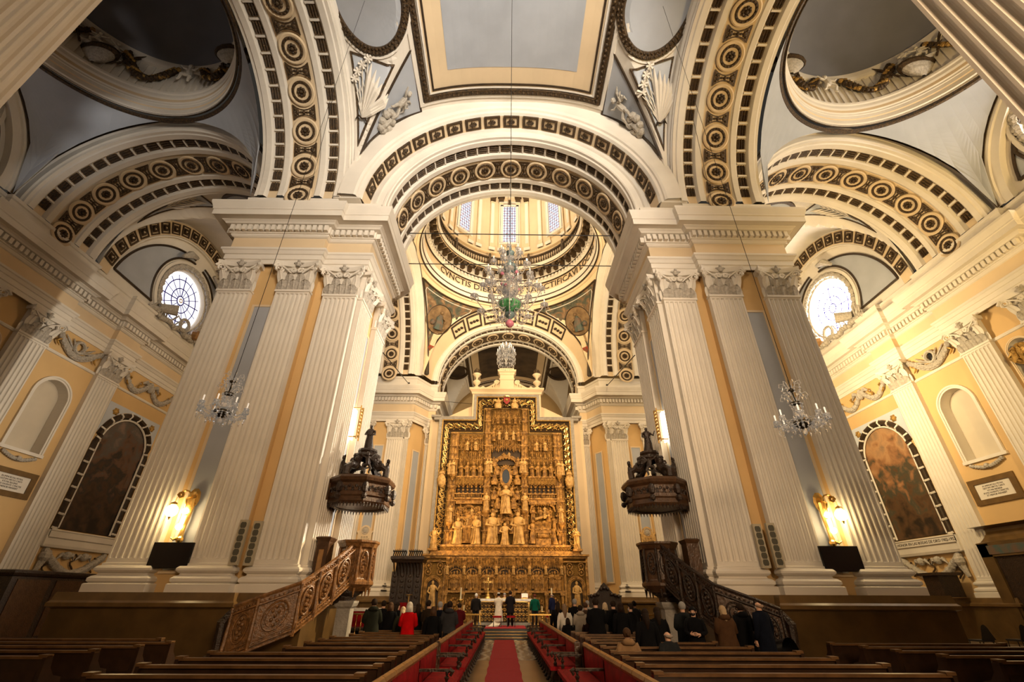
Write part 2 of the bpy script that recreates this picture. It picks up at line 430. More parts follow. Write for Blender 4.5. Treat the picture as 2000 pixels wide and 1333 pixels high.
def m_coffer():
    b = MB().mat(BRONZE)
    o, i_ = .46, .33
    def ring(a, c, z0, z1): b.add([(-a, -a, z0), (a, -a, z0), (a, a, z0), (-a, a, z0), (-c, -c, z1), (c, -c, z1), (c, c, z1), (-c, c, z1)], [(0, 1, 5, 4), (1, 2, 6, 5), (2, 3, 7, 6), (3, 0, 4, 7)])
    ring(o, o, -.05, .05); ring(o, i_, .05, .06); ring(i_, i_-.02, .06, .01)
    b.mat(CREAM).poly([(-i_, -i_, .012), (i_, -i_, .012), (i_, i_, .012), (-i_, i_, .012)])
    b.mat(BRONZE)
    for k in range(7):
        a = pi*(k+.5)/7; b.tube([(0, -.16, .04), (.24*cos(a), -.16+.36*sin(a), .05)], [.03, .05], 4)
    b.ball((0, -.18, .05), .09, 6); return mk_mesh(b, 'shell_coffer')
def m_coffer2():
    b = MB().mat(BRONZE)
    for (x0, x1, y0, y1) in ((-.46, .46, -.46, -.35), (-.46, .46, .35, .46), (-.46, -.35, -.35, .35), (.35, .46, -.35, .35)): b.box(x0, x1, y0, y1, 0, .05)
    b.poly([(-.27, -.27, .015), (.27, -.27, .015), (.27, .27, .015), (-.27, .27, .015)])
    for k in range(8): b.ball((.17*cos(k*pi/4), .17*sin(k*pi/4), .04), .09, 5)
    b.mat(CREAM).ball((0, 0, .06), .08, 6); return mk_mesh(b, 'square_coffer')
COF2 = m_coffer2()
ROS, HOU, COF = m_rosette(), m_hour(), m_coffer()
LEAFB = m_leafblock()
def on_arch(a, b_, d, t, zc=ZS, lift=0.):
    """matrix: local Z = inward normal, local Y = along the arch, X = arch depth"""
    p = Vector((a*cos(t), d, zc+b_*sin(t))); tg = Vector((-a*sin(t), 0, b_*cos(t))).normalized()
    x = Vector((0, 1, 0)); z = Vector((-b_*cos(t), 0, -a*sin(t))).normalized(); y = z.cross(x)
    Mx = Matrix.Identity(4)
    for i in range(3): Mx[i][0] = x[i]; Mx[i][1] = y[i]; Mx[i][2] = z[i]; Mx[i][3] = p[i]+z[i]*lift
    return Mx
def ornate_soffit(root, w, a, b_, dmid, nros, hs=True, chain=True, zc=ZS, t0=0, t1=1, scale=1.):
    """rosettes (parts) + hourglasses (parts) + leaf chains (2 parts)"""
    ths = arc_param(a, b_, (nros-1)*2)
    for k, t in enumerate(ths):
        if not (t0*pi-.01 <= t <= t1*pi+.01): continue
        me = ROS if k % 2 == 0 else HOU
        if k % 2 and not hs: continue
        o = inst(me, 'rosette' if k % 2 == 0 else 'hourglass_panel', root); o.matrix_local = on_arch(a, b_, dmid, t, zc, .03) @ Matrix.Scale(scale, 4)
    if chain:
        s = w/4.4; L = pi*(a+b_)/2; n = int(L/(.66*s+.0)); th2 = arc_param(a, b_, n)
        for sd in (-1, 1):
            c = MB(); c.mat(BRONZE)
            for k in range(1, n):
                t = th2[k]
                if not (t0*pi <= t <= t1*pi): continue
                c.X = on_arch(a+.1, b_+.1, dmid+sd*1.38*s, t, zc, .0); 
                for me_ in (LEAFB,):
                    c.mat(BRONZE); c.add([(x*s*1.05, y*s*.98, z) for x, y, z in me_.v], me_.f)
                tt = (th2[k]+th2[min(k+1, n)])/2
                c.X = on_arch(a+.1, b_+.1, dmid+sd*1.38*s, tt, zc, .0); c.mat(WHITE); c.box(-.22*s, .22*s, -.045, .045, 0, .1)
            c.build('leaf_moulding', root)
# ============================================================ PIERS
def mk_pier(name, label, core, wall, pils, panels, dado_out=.5, group=None):
    root = empty(name, (0,0,0), 0, label, 'pier', group, 'structure')
    b = MB().mat(YELLOW).prism(wall, 'z', 1.93, 15.6); b.build('pier_core', root)
    entab(root, core, True)
    MB().mat(WHITE).prism(core, 'z', 17.8, ZS+.02).build('impost_block', root)
    dd = MB().mat(MARBLE)
    dd.sweep([(dado_out, 0), (dado_out, 1.50), (dado_out+.02, 1.52)], core, True); dd.mat(MARBLE2).sweep([(dado_out+.02, 1.52), (dado_out+.12, 1.56), (dado_out+.12, 1.66), (dado_out+.06, 1.72), (dado_out+.02, 1.93), (-.6, 1.935)], core, True)
    dd.mat(STONEG).sweep([(dado_out+.35, 0), (dado_out+.35, .12), (dado_out, .12)], core, True)
    dd.build('marble_dado', root)
    for x, y, a, w_ in pils: pilaster(root, x, y, a, w_)
    for (x, y, a, w_, z0, z1) in panels:
        p = empty  # framed recessed panel
        mb = MB(); ca, sa = cos(a), sin(a)
        def T(lx, ly, lz): return (x+lx*ca-ly*sa, y+lx*sa+ly*ca, lz)
        mb.mat(BLUEG).poly([T(-w_/2, -.02, z0), T(w_/2, -.02, z0), T(w_/2, -.02, z1), T(-w_/2, -.02, z1)])
        mb.mat(CREAM)
        for (a0, a1, b0, b1) in ((-w_/2-.10, -w_/2, z0-.1, z1+.1), (w_/2, w_/2+.10, z0-.1, z1+.1), (-w_/2, w_/2, z1, z1+.1), (-w_/2, w_/2, z0-.1, z0)):
            P8 = [T(a0, -.05, b0), T(a1, -.05, b0), T(a1, 0, b0), T(a0, 0, b0), T(a0, -.05, b1), T(a1, -.05, b1), T(a1, 0, b1), T(a0, 0, b1)]
            mb.add(P8, [(0,3,2,1),(4,5,6,7),(0,1,5,4),(1,2,6,5),(2,3,7,6),(3,0,4,7)])
        mb.build('blue_panel', root)
    return root
# travel direction so that outward is on the right-hand side: clockwise seen from above? (checked: right side of travel)
P1core = [(6.6, 16.2), (8.65, 16.2), (8.65, 15.9), (12.85, 15.9), (12.85, 21.4), (8.1, 22.0), (6.6, 20.6)]
P1core = [(6.6, 16.2), (8.65, 16.2), (8.65, 15.9), (12.85, 15.9), (12.85, 21.9), (8.1, 21.9), (6.6, 20.6)]
P1wall = [(6.85, 16.45), (8.75, 16.45), (8.75, 16.15), (12.6, 16.15), (12.6, 21.65), (8.2, 21.65), (6.85, 20.45)]
P1p = [(12.0, 16.15, 0, 1.42), (9.46, 16.15, 0, 1.44), (7.53, 16.45, 0, 1.45),
       (6.85, 17.2, -pi/2, 1.45), (6.85, 19.75, -pi/2, 1.5), (12.6, 17.0, pi/2, 1.4), (12.6, 20.7, pi/2, 1.4)]
P1pan = [(10.63, 16.14, 0, .74, 2.55, 12.65), (6.84, 18.47, -pi/2, .5, 3.2, 12.6)]
p1r = mk_pier('fluted_pier', 'massive cream fluted pier right of the nave, carrying the dark wooden pulpit', P1core, P1wall, P1p, P1pan, group='nave piers')
# far piers flanking the altarpiece
P2core = [(8.1, 36.4), (12.85, 36.4), (12.85, 42.5), (6.5, 42.5), (6.5, 38.1), (7.05, 38.1)][::1]
P2core = [(6.5, 38.1), (7.1, 38.1), (8.1, 36.4), (12.85, 36.4), (12.85, 42.5), (6.5, 42.5)]
P2wall = [(6.75, 38.35), (7.25, 38.35), (8.25, 36.65), (12.6, 36.65), (12.6, 42.3), (6.75, 42.3)]
da = math.atan2(-(38.1-36.4), (8.1-7.1))
P2p = [(9.32, 36.65, 0, 1.4), (12.0, 36.65, 0, 1.4), (8.45, 36.65, 0, .36), (6.85, 38.35, 0, .55), (6.75, 39.1, -pi/2, 1.4), (6.75, 41.3, -pi/2, 1.4)]
P2pan = [(10.65, 36.63, 0, .72, 2.9, 12.75), (7.72, 37.45, -math.atan2(1.7, 1.0), .72, 2.9, 12.5)]
p2r = mk_pier('fluted_pier', 'cream fluted pier behind the right pulpit, right of the golden altarpiece', P2core, P2wall, P2p, P2pan, group='nave piers')
# near piers whose edges cross the upper corners of the picture
P0core = [(6.6, 0.2), (12.85, 0.2), (12.85, 3.9), (8.65, 3.9), (8.65, 3.6), (6.6, 3.6)]
P0core = [(7.0, -1.0), (12.85, -1.0), (12.85, 4.05), (7.0, 4.05)]
P0wall = [(7.25, -.75), (12.6, -.75), (12.6, 3.85), (7.25, 3.85)]
P0p = [(7.25, 3.06, -pi/2, 1.42), (7.25, .4, -pi/2, 1.42), (12.0, 3.85, pi, 1.4), (9.5, 3.85, pi, 1.4)]
p0r = mk_pier('fluted_pier', 'fluted pier edge crossing the top right corner', P0core, P0wall, P0p, [], group='nave piers')
copy_tree(p1r, scl=(-1, 1, 1), label='massive cream fluted pier left of the nave, carrying the lit carved pulpit')
copy_tree(p2r, scl=(-1, 1, 1), label='cream fluted pier behind the left pulpit, left of the golden altarpiece')
copy_tree(p0r, scl=(-1, 1, 1), label='fluted pier edge crossing the top left corner')
for sx in (-1, 1):
    b = MB().mat(WHITE); b.box(min(sx*7.5, sx*8.8), max(sx*7.5, sx*8.8), 15.75, 16.6, 18.95, 20.6); o = b.build('trim_3' if sx > 0 else 'trim_4'); o['kind'] = 'structure'
# ============================================================ ARCHES
def transverse(y_front, y_back, front, back, label):
    """order of radii: front ring (toward camera) list of (y,a,b,mat), soffit, back ring"""
    root = empty('transverse_arch', (0, 0, 0), 0, label, 'arch', 'nave arches', 'structure'); b = MB()
    w_ = y_back-y_front; mid = (y_front+y_back)/2
    sp = [(mid+d, a, b_, m) for d, a, b_, m in soffit_prof(w_, 6.45, 6.05)]
    arch_loft(b, front+sp+back); b.build('arch_soffit', root)
    ornate_soffit(root, w_, 6.45, 6.05, mid, 13)
    return root
fr1 = [(15.5, 8.5, 8.3, WHITE), (15.55, 7.75, 7.4, WHITE), (15.62, 7.65, 7.25, WHITE), (15.72, 7.62, 7.2, WHITE), (15.75, 7.50, 7.05, WHITE), (15.9, 7.42, 6.98, CREAM), (16.62, 7.3, 6.9, WHITE), (16.62, 7.15, 6.75, WHITE), (16.52, 7.1, 6.7, WHITE), (16.50, 6.95, 6.55, WHITE), (16.60, 6.9, 6.5, WHITE), (16.62, 6.65, 6.25, WHITE), (16.55, 6.6, 6.2, WHITE), (16.55, 6.5, 6.1, WHITE)]
bk1 = [(21.1, 6.5, 6.1, WHITE), (21.1, 6.9, 6.4, WHITE), (21.2, 7.0, 6.6, WHITE), (21.5, 7.5, 7.4, WHITE)]
a1 = transverse(16.6, 21.0, fr1, bk1, 'near nave arch with gilt rosettes on its soffit, spanning the two big piers')
# shell coffers on the front ring
for t in [a_ for a_ in arc_param(7.36, 6.94, 40)[2:-1:2]]:
    o = inst(COF, 'shell_coffer', a1); o.matrix_local = on_arch(7.36, 6.94, 16.2, t, ZS, .05) @ Matrix.Diagonal((.74, .98, 1, 1))
fr2 = [(36.0, 7.7, 7.7, WHITE), (35.95, 7.6, 7.5, WHITE), (36.1, 7.5, 7.4, CREAM), (37.25, 6.95, 6.25, WHITE), (37.2, 6.8, 6.2, WHITE), (37.3, 6.7, 6.1, WHITE), (37.3, 6.5, 6.1, WHITE)]
bk2 = [(41.4, 6.5, 6.1, WHITE), (41.5, 7.3, 7.0, WHITE), (41.9, 7.6, 7.8, WHITE)]
a2 = transverse(37.35, 41.35, fr2, bk2, 'far nave arch framing the top of the golden altarpiece')
# dark trapezoid coffers on the flared front of the far arch
tz = MB()
for k in range(-3, 4):
    c = pi/2+k*.24; hw = .10
    def FP(t, s_, lift=.03):
        y = 36.1+1.15*s_; a = 7.5-.55*s_; b_ = 7.4-1.15*s_
        return (a*cos(t)*(1-lift/a), y-.03, ZS+b_*sin(t)-lift)
    hw = .105
    for s0, s1, t0_, t1_ in ((.04, .17, c-hw, c+hw), (.80, .93, c-hw, c+hw), (.04, .93, c-hw, c-hw+.024), (.04, .93, c+hw-.024, c+hw)):
        tz.mat(DARKBR).grid([[FP(t0_+(t1_-t0_)*i/6, s_) for i in range(7)] for s_ in (s0, s1)])
    for q in (-.45, 0, .45):
        tz.ball(FP(c+q*.1, .48, .05), .17, 6, (1, 1.3, .6))
tz.build('coffer_border', a2)
# longitudinal arches
def longitudinal(yc, R_, label, x0=8.3, x1=12.7, nros=11, grp='nave arches', zc=ZS, hgt=None, nv=.66, name='longitudinal_arch'):
    hb = hgt or R_
    root = empty(name, (0, yc, 0), pi/2, label, 'arch', grp, 'structure')
    # local: arch in XZ, depth +Y ; rotate +90: local X->world Y, local Y-> -world X ; so depth d = -x
    b = MB(); w_ = x1-x0; mid = -(x0+x1)/2
    sp = [(mid+d, a, b_, m) for d, a, b_, m in soffit_prof(w_, R_, hb)]
    inn = [(-x1-.0, R_, hb, WHITE), (-x1-.02, R_+.45, hb+.45, WHITE), (-x1-.1, R_+.45, hb+.45, WHITE), (-x1-.16, R_+.5, hb+.5, BRONZE), (-x1-.16, R_+.75, hb+.75, BRONZE)]
    nav = [(-x0, R_, hb, WHITE), (-x0+.0, R_+.10, hb+.10, WHITE), (-x0+.06, R_+.12, hb+.12, WHITE), (-x0+.06, R_+.26, hb+.26, WHITE), (-x0+.12, R_+.30, hb+.30, WHITE), (-x0+nv, R_+.34, hb+.34, WHITE), (-x0+nv+.04, R_+.6, hb+.6, WHITE)]
    arch_loft(b, inn[::-1]+sp+nav, zc=zc); b.build('arch_soffit', root)
    ornate_soffit(root, w_, R_, hb, mid, nros, zc=zc)
    return root
lg = longitudinal(9.9, 5.85, 'nave side arch rising over the right fluted pier towards the viewer, rosettes on its soffit', nv=.16)
copy_tree(lg, scl=(1, -1, 1), label='nave side arch rising over the left fluted pier towards the viewer, rosettes on its soffit')
lg2 = longitudinal(28.75, 7.1, 'side arch of the domed crossing between the right piers', nros=13, zc=ZS, name='crossing_side_arch')
copy_tree(lg2, scl=(1, -1, 1), label='side arch of the domed crossing between the left piers')
# aisle transverse arches (between piers and outer walls)
def aisle_arch(y0, y1, label):
    root = empty('aisle_arch', (18.7, 0, 0), 0, label, 'arch', 'aisle arches', 'structure'); b = MB(); mid = (y0+y1)/2; w_ = y1-y0
    R_ = 5.8
    fr = [(y0-.25, R_+.85, R_+.85, WHITE), (y0-.2, R_+.75, R_+.75, BRONZE), (y0-.28, R_+.70, R_+.70, BRONZE), (y0-.2, R_+.55, R_+.55, WHITE), (y0-.1, R_+.5, R_+.5, WHITE), (y0-.1, R_+.15, R_+.15, WHITE), (y0-.03, R_+.1, R_+.1, WHITE)]
    bk = [(y1+.05, R_+.1, R_+.1, WHITE), (y1+.1, R_+.5, R_+.5, WHITE), (y1+.2, R_+.9, R_+.9, WHITE)]
    arch_loft(b, fr+[(mid+d, a, b_, m) for d, a, b_, m in soffit_prof(w_, R_, R_)]+bk); b.build('arch_soffit', root)
    ornate_soffit(root, w_, R_, R_, mid, 12); return root
aa = aisle_arch(16.35, 20.9, 'right aisle arch with gilt rosettes, in front of the bright round window')
copy_tree(aa, loc=(-18.7, 0, 0), scl=(-1, 1, 1), label='left aisle arch with gilt rosettes, in front of the round stained window')
ab = aisle_arch(36.2, 40.5, 'second right aisle arch, beside the far pier'); copy_tree(ab, loc=(-18.7, 0, 0), scl=(-1, 1, 1), label='second left aisle arch, beside the far pier')

# ============================================================ VAULTS
def sup(t, n=2.4): t = min(1, abs(t)); return (1-t**n)**(1/n)
class Groin:
    def __init__(s, cx, cy, ax, ay, bx, by, zc=ZS, n=2.4, m=2.1, dz=.0):
        s.cx, s.cy, s.ax, s.ay, s.bx, s.by, s.zc, s.n, s.m = cx, cy, ax, ay, bx, by, zc, n, m
    def z(s, x, y):
        return s.zc+max(s.bx*sup((x-s.cx)/s.ax, s.n), s.by*sup((y-s.cy)/s.ay, s.m))
    def p(s, x, y, off=0.):
        e = .02; z = s.z(x, y)
        if not off: return (x, y, z)
        gx = (s.z(x+e, y)-s.z(x-e, y))/(2*e); gy = (s.z(x, y+e)-s.z(x, y-e))/(2*e)
        n = Vector((gx, gy, -1)).normalized(); return (x+n.x*off, y+n.y*off, z+n.z*off)
    def mesh(s, b, m, N=64):
        b.mat(m); u = [sin(-pi/2+pi*i/N) for i in range(N+1)]
        b.grid([[(s.cx+s.ax*a, s.cy+s.ay*c, s.z(s.cx+s.ax*a*.9999, s.cy+s.ay*c*.9999)) for a in u] for c in u])
    def strip(s, b, m, pts, wd, th=.06, closed=False, off=.0, sub=.25):
        """raised moulding draped on the vault along a plan polyline"""
        b.mat(m); P = [Vector(p) for p in pts]; Q = []
        segs = len(P) if closed else len(P)-1
        for i in range(segs):
            a, c = P[i], P[(i+1) % len(P)]; k = max(1, int((c-a).length/sub))
            for j in range(k): Q.append(a+(c-a)*j/k)
        if not closed: Q.append(P[-1])
        n = len(Q); rows = [[], [], [], []]
        for i in range(n):
            a = Q[i-1] if (i > 0 or closed) else Q[i]; c = Q[(i+1) % n] if (i < n-1 or closed) else Q[i]
            t = (c-a).normalized(); q = Vector((-t.y, t.x))
            if i > 0 or closed:
                t1 = (Q[i]-Q[i-1]).normalized(); t2 = (Q[(i+1) % n]-Q[i]).normalized() if (i < n-1 or closed) else t1
                q1 = Vector((-t1.y, t1.x)); q2 = Vector((-t2.y, t2.x)); d = 1+q1.dot(q2)
                q = (q1+q2)/max(d, .4)
            A = Q[i]+q*wd/2; B = Q[i]-q*wd/2
            rows[0].append(s.p(A.x, A.y, off)); rows[1].append(s.p(A.x-q.x*wd*.12, A.y-q.y*wd*.12, off+th))
            rows[2].append(s.p(B.x+q.x*wd*.12, B.y+q.y*wd*.12, off+th)); rows[3].append(s.p(B.x, B.y, off))
        b.grid(rows, closed)
    def rect(s, b, m, x0, x1, y0, y1, off=.02, n=16):
        b.mat(m); b.grid([[s.p(x0+(x1-x0)*i/n, y0+(y1-y0)*j/n, off) for i in range(n+1)] for j in range(n+1)])
    def tri(s, b, m, A, B, C, off=.02, n=14):
        b.mat(m); A, B, C = Vector(A), Vector(B), Vector(C)
        rows = []
        for i in range(n+1):
            rows.append([s.p(*(A+(B-A)*(i/n)+(C-B)*(i/n)*(j/n)), off) for j in range(n+1)])
        b.grid(rows)
    def disc(s, b, m, cx, cy, r, off=.02, n=32, k=6, sx=1.):
        b.mat(m); b.grid([[s.p(cx+sx*r*q/k*cos(2*pi*i/n), cy+r*q/k*sin(2*pi*i/n), off) for i in range(n)] for q in range(k+1)], True)
def putto(b, T, s=1., flip=1):
    """little winged cherub relief built from tapered tubes; T maps local (x, y up, z out)"""
    def U(pts, r): b.tube([T(x*s*flip, y*s, z*s) for x, y, z in pts], [q*s for q in r] if isinstance(r, list) else r*s, 7)
    def Bl(x, y, z, r, sc=(1,1,1)): b.ball(T(x*s*flip, y*s, z*s), r*s, 8, sc)
    U([(0, -.05, .12), (.03, .12, .16), (.05, .32, .17), (.06, .42, .15)], [.13, .15, .13, .06])   # torso
    Bl(.08, .56, .2, .115); Bl(.08, .62, .17, .11)
    U([(.14, .36, .2), (.34, .42, .25), (.48, .56, .27)], [.06, .05, .035]); U([(-.06, .34, .2), (-.26, .22, .26), (-.36, .36, .28)], [.06, .05, .035])
    U([(.05, -.02, .17), (.26, -.12, .28), (.34, -.36, .22), (.42, -.42, .22)], [.09, .085, .055, .04]); U([(-.06, -.03, .17), (-.18, -.26, .24), (-.1, -.5, .2), (-.16, -.56, .22)], [.09, .08, .055, .04])
    for k in range(4): U([(-.05, .3, .08), (-.3-.05*k, .45-.13*k+.1, .08), (-.5+.03*k, .62-.2*k, .05)], [.05, .06, .02])
def palm(b, T, L, nl, side):
    """palm / lily spray"""
    b.tube([T(side*.0, 0, .04), T(side*.1*L, .5*L, .06), T(side*.18*L, .9*L, .04)], .035, 5)
    for k in range(nl):
        t = .18+.72*k/nl; x0, y0 = side*.18*L*t, .95*L*t
        for sg in (-1, 1):
            l = L*(.42-.2*abs(t-.5))
            b.tube([T(x0, y0, .04), T(x0+sg*l*.35, y0+l*.55, .10), T(x0+sg*l*.6, y0+l*.95, .05)], [.03, .075, .012], 5)
def vault_cell(name, G, label, panelcol, frame_m, px, py, medr, medx, grp, painted=None, full=True, sides=(1, -1), inner=True, mdy=0., msx=.86):
    root = empty(name, (0,0,0), 0, label, 'vault', grp, 'structure'); b = MB(); b.smooth = False
    G.mesh(b, WHITE, 72 if full else 44); b.build('vault_shell', root)
    cx, cy = G.cx, G.cy
    if inner:
        p = MB(); G.rect(p, CREAM, cx-px+.3, cx+px-.3, cy-py+.3, cy+py-.3, .02); G.rect(p, panelcol, cx-px*.73, cx+px*.73, cy-py*.73, cy+py*.73, .035)
        p.build('ceiling_panel', root)
        f = MB(); sq = [(cx-px, cy-py), (cx+px, cy-py), (cx+px, cy+py), (cx-px, cy+py)]
        G.strip(f, frame_m, sq, .34, .12, True)
        # little leaves along the moulding
        for i in range(4):
            a, c = Vector(sq[i]), Vector(sq[(i+1) % 4]); n = int((c-a).length/.26)
            for j in range(n):
                q = a+(c-a)*(j+.5)/n; f.ball(G.p(q.x, q.y, .12), .09, 5)
        ins = [(cx-px+.42, cy-py+.42), (cx+px-.42, cy-py+.42), (cx+px-.42, cy+py-.42), (cx-px+.42, cy+py-.42)]
        G.strip(f, DARKBR, ins, .10, .08, True); G.strip(f, WHITE, [(cx+(x-cx)*1.11, cy+(y-cy)*1.11) for x, y in ins] if False else [(cx-px+.25, cy-py+.25), (cx+px-.25, cy-py+.25), (cx+px-.25, cy+py-.25), (cx-px+.25, cy+py-.25)], .10, .07, True)
        G.strip(f, WHITE, [(cx-px-.3, cy-py-.25), (cx+px+.3, cy-py-.25), (cx+px+.3, cy+py+.25), (cx-px-.3, cy+py+.25)], .22, .07, True)
        f.build('panel_frame', root)
    for sx in sides:
        mb = MB(); mcx, mcy = cx+sx*medx, cy+mdy
        G.disc(mb, panelcol if painted is None else painted, mcx, mcy, medr, .02, sx=msx); mb.build('medallion_field', root)
        mf = MB(); circ = [(mcx+msx*(medr+.15)*cos(2*pi*k/48), mcy+(medr+.15)*sin(2*pi*k/48)) for k in range(48)]
        G.strip(mf, frame_m, circ, .36, .12, True, sub=9)
        for r_ in (-.09, .09):
            for k in range(56):
                mf.ball(G.p(mcx+msx*(medr+.15+r_)*cos(2*pi*k/56), mcy+(medr+.15+r_)*sin(2*pi*k/56), .12), .075, 5)
        G.strip(mf, WHITE, [(mcx+msx*(medr+.42)*cos(2*pi*k/48), mcy+(medr+.42)*sin(2*pi*k/48)) for k in range(48)], .12, .06, True, sub=9)
        mf.build('medallion_frame', root)
    return root
def surfT(G, x0, y0, ux, uy):
    """local relief coordinates on vault: lx along (ux,uy)-perp, ly along (ux,uy), lz out of the surface"""
    d = Vector((ux, uy)).normalized(); q = Vector((d.y, -d.x))
    def T(lx, ly, lz):
        v = Vector((x0, y0))+q*lx+d*ly; return G.p(v.x, v.y, lz+.03)
    return T
def arcT(G, C, A, B):
    """relief coordinates: ly metres along the surface from tip C towards the middle of AB, lx metres across"""
    C, M_ = Vector(C), (Vector(A)+Vector(B))/2; u = (Vector(B)-Vector(A)).normalized(); L = [0]; p = Vector(G.p(*C)); N = 60
    for i in range(1, N+1): q = Vector(G.p(*(C+(M_-C)*(i/N)))); L.append(L[-1]+(q-p).length); p = q
    def T(lx, ly, lz):
        i = 0
        while i < N-1 and L[i+1] < ly: i += 1
        f = (i+(ly-L[i])/(L[i+1]-L[i]+1e-6))/N; v = C+(M_-C)*f+u*lx; return G.p(v.x, v.y, lz+.03)
    return T, L[-1]
# ---- near nave bay
GN = Groin(0, 9.9, 8.12, 5.95, 7.72, 6.5, n=2.5)
vn = vault_cell('ceiling', GN, 'painted nave vault with large grey blue panel framed in gilt brown moulding', BLUEG, BRONZE, 4.75, 5.0, 1.85, 6.66, 'nave vaults', mdy=.15, msx=.82)
for sx in (1, -1):
    for sy in (1, -1):
        # cherub spandrel (on the barrel) and palm spandrel (on the side penetration)
        def q(x, y): return (sx*x, 9.9+sy*y)
        t = MB(); A, B_, C = q(5.08, 2.3), q(5.12, 5.6), q(7.78, 5.45)
        GN.tri(t, BLUEG, A, B_, C, .02); t.build('cherub_field', vn)
        t = MB(); GN.strip(t, DARKBR, [A, B_, C], .10, .07, True); t.build('cherub_field_frame', vn)
        t = MB().mat(WREATH); T, LL = arcT(GN, q(7.3, 5.35), q(5.3, 3.2), q(5.3, 5.2))
        putto(t, lambda x, y, z: T(x*1.0, LL*.62+y*1.2, z), 1.15, sx*sy)
        for k in range(9): a = k*.75; t.ball(T(.1+.42*cos(a)*(1-.05*k), LL*.30+.5*sin(a), .08), .24, 7)
        t.tube([T(.1, LL*.1, .08), T(0, LL*.2, .15), T(.2, LL*.38, .12)], [.1, .22, .15], 6)
        t.build('cherub_relief', vn)
        t = MB(); A, B_, C = q(6.0, 2.75), q(7.95, 2.2), q(7.95, 5.25)
        GN.tri(t, BLUEL, A, B_, C, .02); t.build('palm_field', vn)
        t = MB(); GN.strip(t, BRONZE, [A, B_, C], .09, .07, True); t.build('palm_field_frame', vn)
        t = MB().mat(WHITE); T, LL = arcT(GN, C, A, B_); f_ = sx*sy
        for k in range(7):   # palm fronds fanning from the tie
            an = (.04+.13*k)*f_; x1, y1 = sin(an), cos(an); L_ = LL*(.66-.04*k); y0 = LL*.30
            t.tube([T(-.05*f_, y0, .05), T(-.05*f_+x1*L_*.35, y0+y1*L_*.4, .12), T(-.05*f_+x1*L_*.62, y0+y1*L_*.75, .16), T(-.05*f_+x1*L_*.80, y0+y1*L_, .08)], [.035, .10, .13, .02], 5)
        for k in range(4):   # lily stems
            an = -(.05+.10*k)*f_; L_ = LL*(.70-.08*k); x1, y1 = sin(an), cos(an); y0 = LL*.30
            t.tube([T(0, y0, .05), T(x1*L_*.5, y0+y1*L_*.5, .08), T(x1*L_, y0+y1*L_, .1)], .03, 4); c = (x1*L_, y0+y1*L_)
            for j in range(6): a_ = j*pi/3; t.tube([T(c[0], c[1], .12), T(c[0]+.2*cos(a_), c[1]+.2*sin(a_), .14)], [.05, .07], 4)
            for j in range(3): t.tube([T(x1*L_*.25*(j+1), y0+y1*L_*.25*(j+1), .08), T(x1*L_*.25*(j+1)-f_*.16, y0+y1*L_*.25*(j+1)+.3, .1)], [.04, .015], 4)
        t.mat(DARKBR); y0 = LL*.31
        for s_ in (-1, 1): t.tube([T(0, y0, .15), T(s_*.18, y0+.1, .18), T(s_*.3, y0-.15, .12)], [.05, .06, .02], 5)
        t.mat(WHITE)
        t.build('palm_relief', vn)
# ---- far nave bay behind the altarpiece (dark painted panel)
PAINT = mat('dark_fresco', (.10, .065, .035), .75, col2=(.035, .022, .014), vscale=.55, bump=.1)
GF = Groin(0, 48.4, 7.6, 6.4, 7.75, 6.55)
vault_cell('ceiling', GF, 'dark painted vault beyond the top of the golden altarpiece', PAINT, BRONZE, 4.75, 5.3, 1.6, 6.35, 'nave vaults', painted=PAINT)
for sx in (1, -1):
    t = MB(); A, B_, C = (sx*5.15, 45.6), (sx*5.15, 43.1), (sx*7.2, 43.4); GF.tri(t, BLUEG, A, B_, C, .02); GF.strip(t, DARKBR, [A, B_, C], .1, .07, True)
    t.mat(WREATH); putto(t, surfT(GF, sx*5.8, 43.6, sx*.6, .8), .8, sx); t.build('ceiling_ornament', None, None)['kind'] = 'structure'
# ---- aisle bays beside the crossing : groin vault with medallions and palms
def aisle_groin(cx, label, sgn):
    G = Groin(cx, 28.7, 5.85, 7.5, 6.6, 8.15)
    r = vault_cell('ceiling', G, label, BLUEG, BRONZE, 2.3, 3.0, 1.3, 10, 'aisle vaults', full=False, sides=(), inner=True)
    for s_ in (1, -1):
        t = MB().mat(BRONZE); mx, my = cx, 28.7+s_*6.25
        G.disc(t, BLUEG, mx, my-s_*.15, 1.05, .02); G.strip(t, BRONZE, [(mx+1.2*cos(2*pi*k/32), my-s_*.15+.95*sin(2*pi*k/32)) for k in range(32)], .3, .1, True, sub=9)
        t.build('medallion_frame', r)
        for sx in (1, -1):
            t = MB(); A, B_, C = (cx+sx*1.8, 28.7+s_*6.0), (cx+sx*2.2, 28.7+s_*7.2), (cx+sx*5.2, 28.7+s_*7.25)
            G.tri(t, BLUEL, A, B_, C, .02); G.strip(t, BRONZE, [A, B_, C], .09, .06, True); t.mat(WHITE)
            palm(t, surfT(G, cx+sx*4.5, 28.7+s_*7.15, -sx, -s_*.12), 2.2, 6, .3*sx*s_); t.build('palm_relief', r)
    return r
aisle_groin(18.7, 'right aisle vault with gilt medallion and palm reliefs behind the right aisle arch', 1)
aisle_groin(-18.7, 'left aisle vault with gilt medallion and palm reliefs behind the left aisle arch', -1)
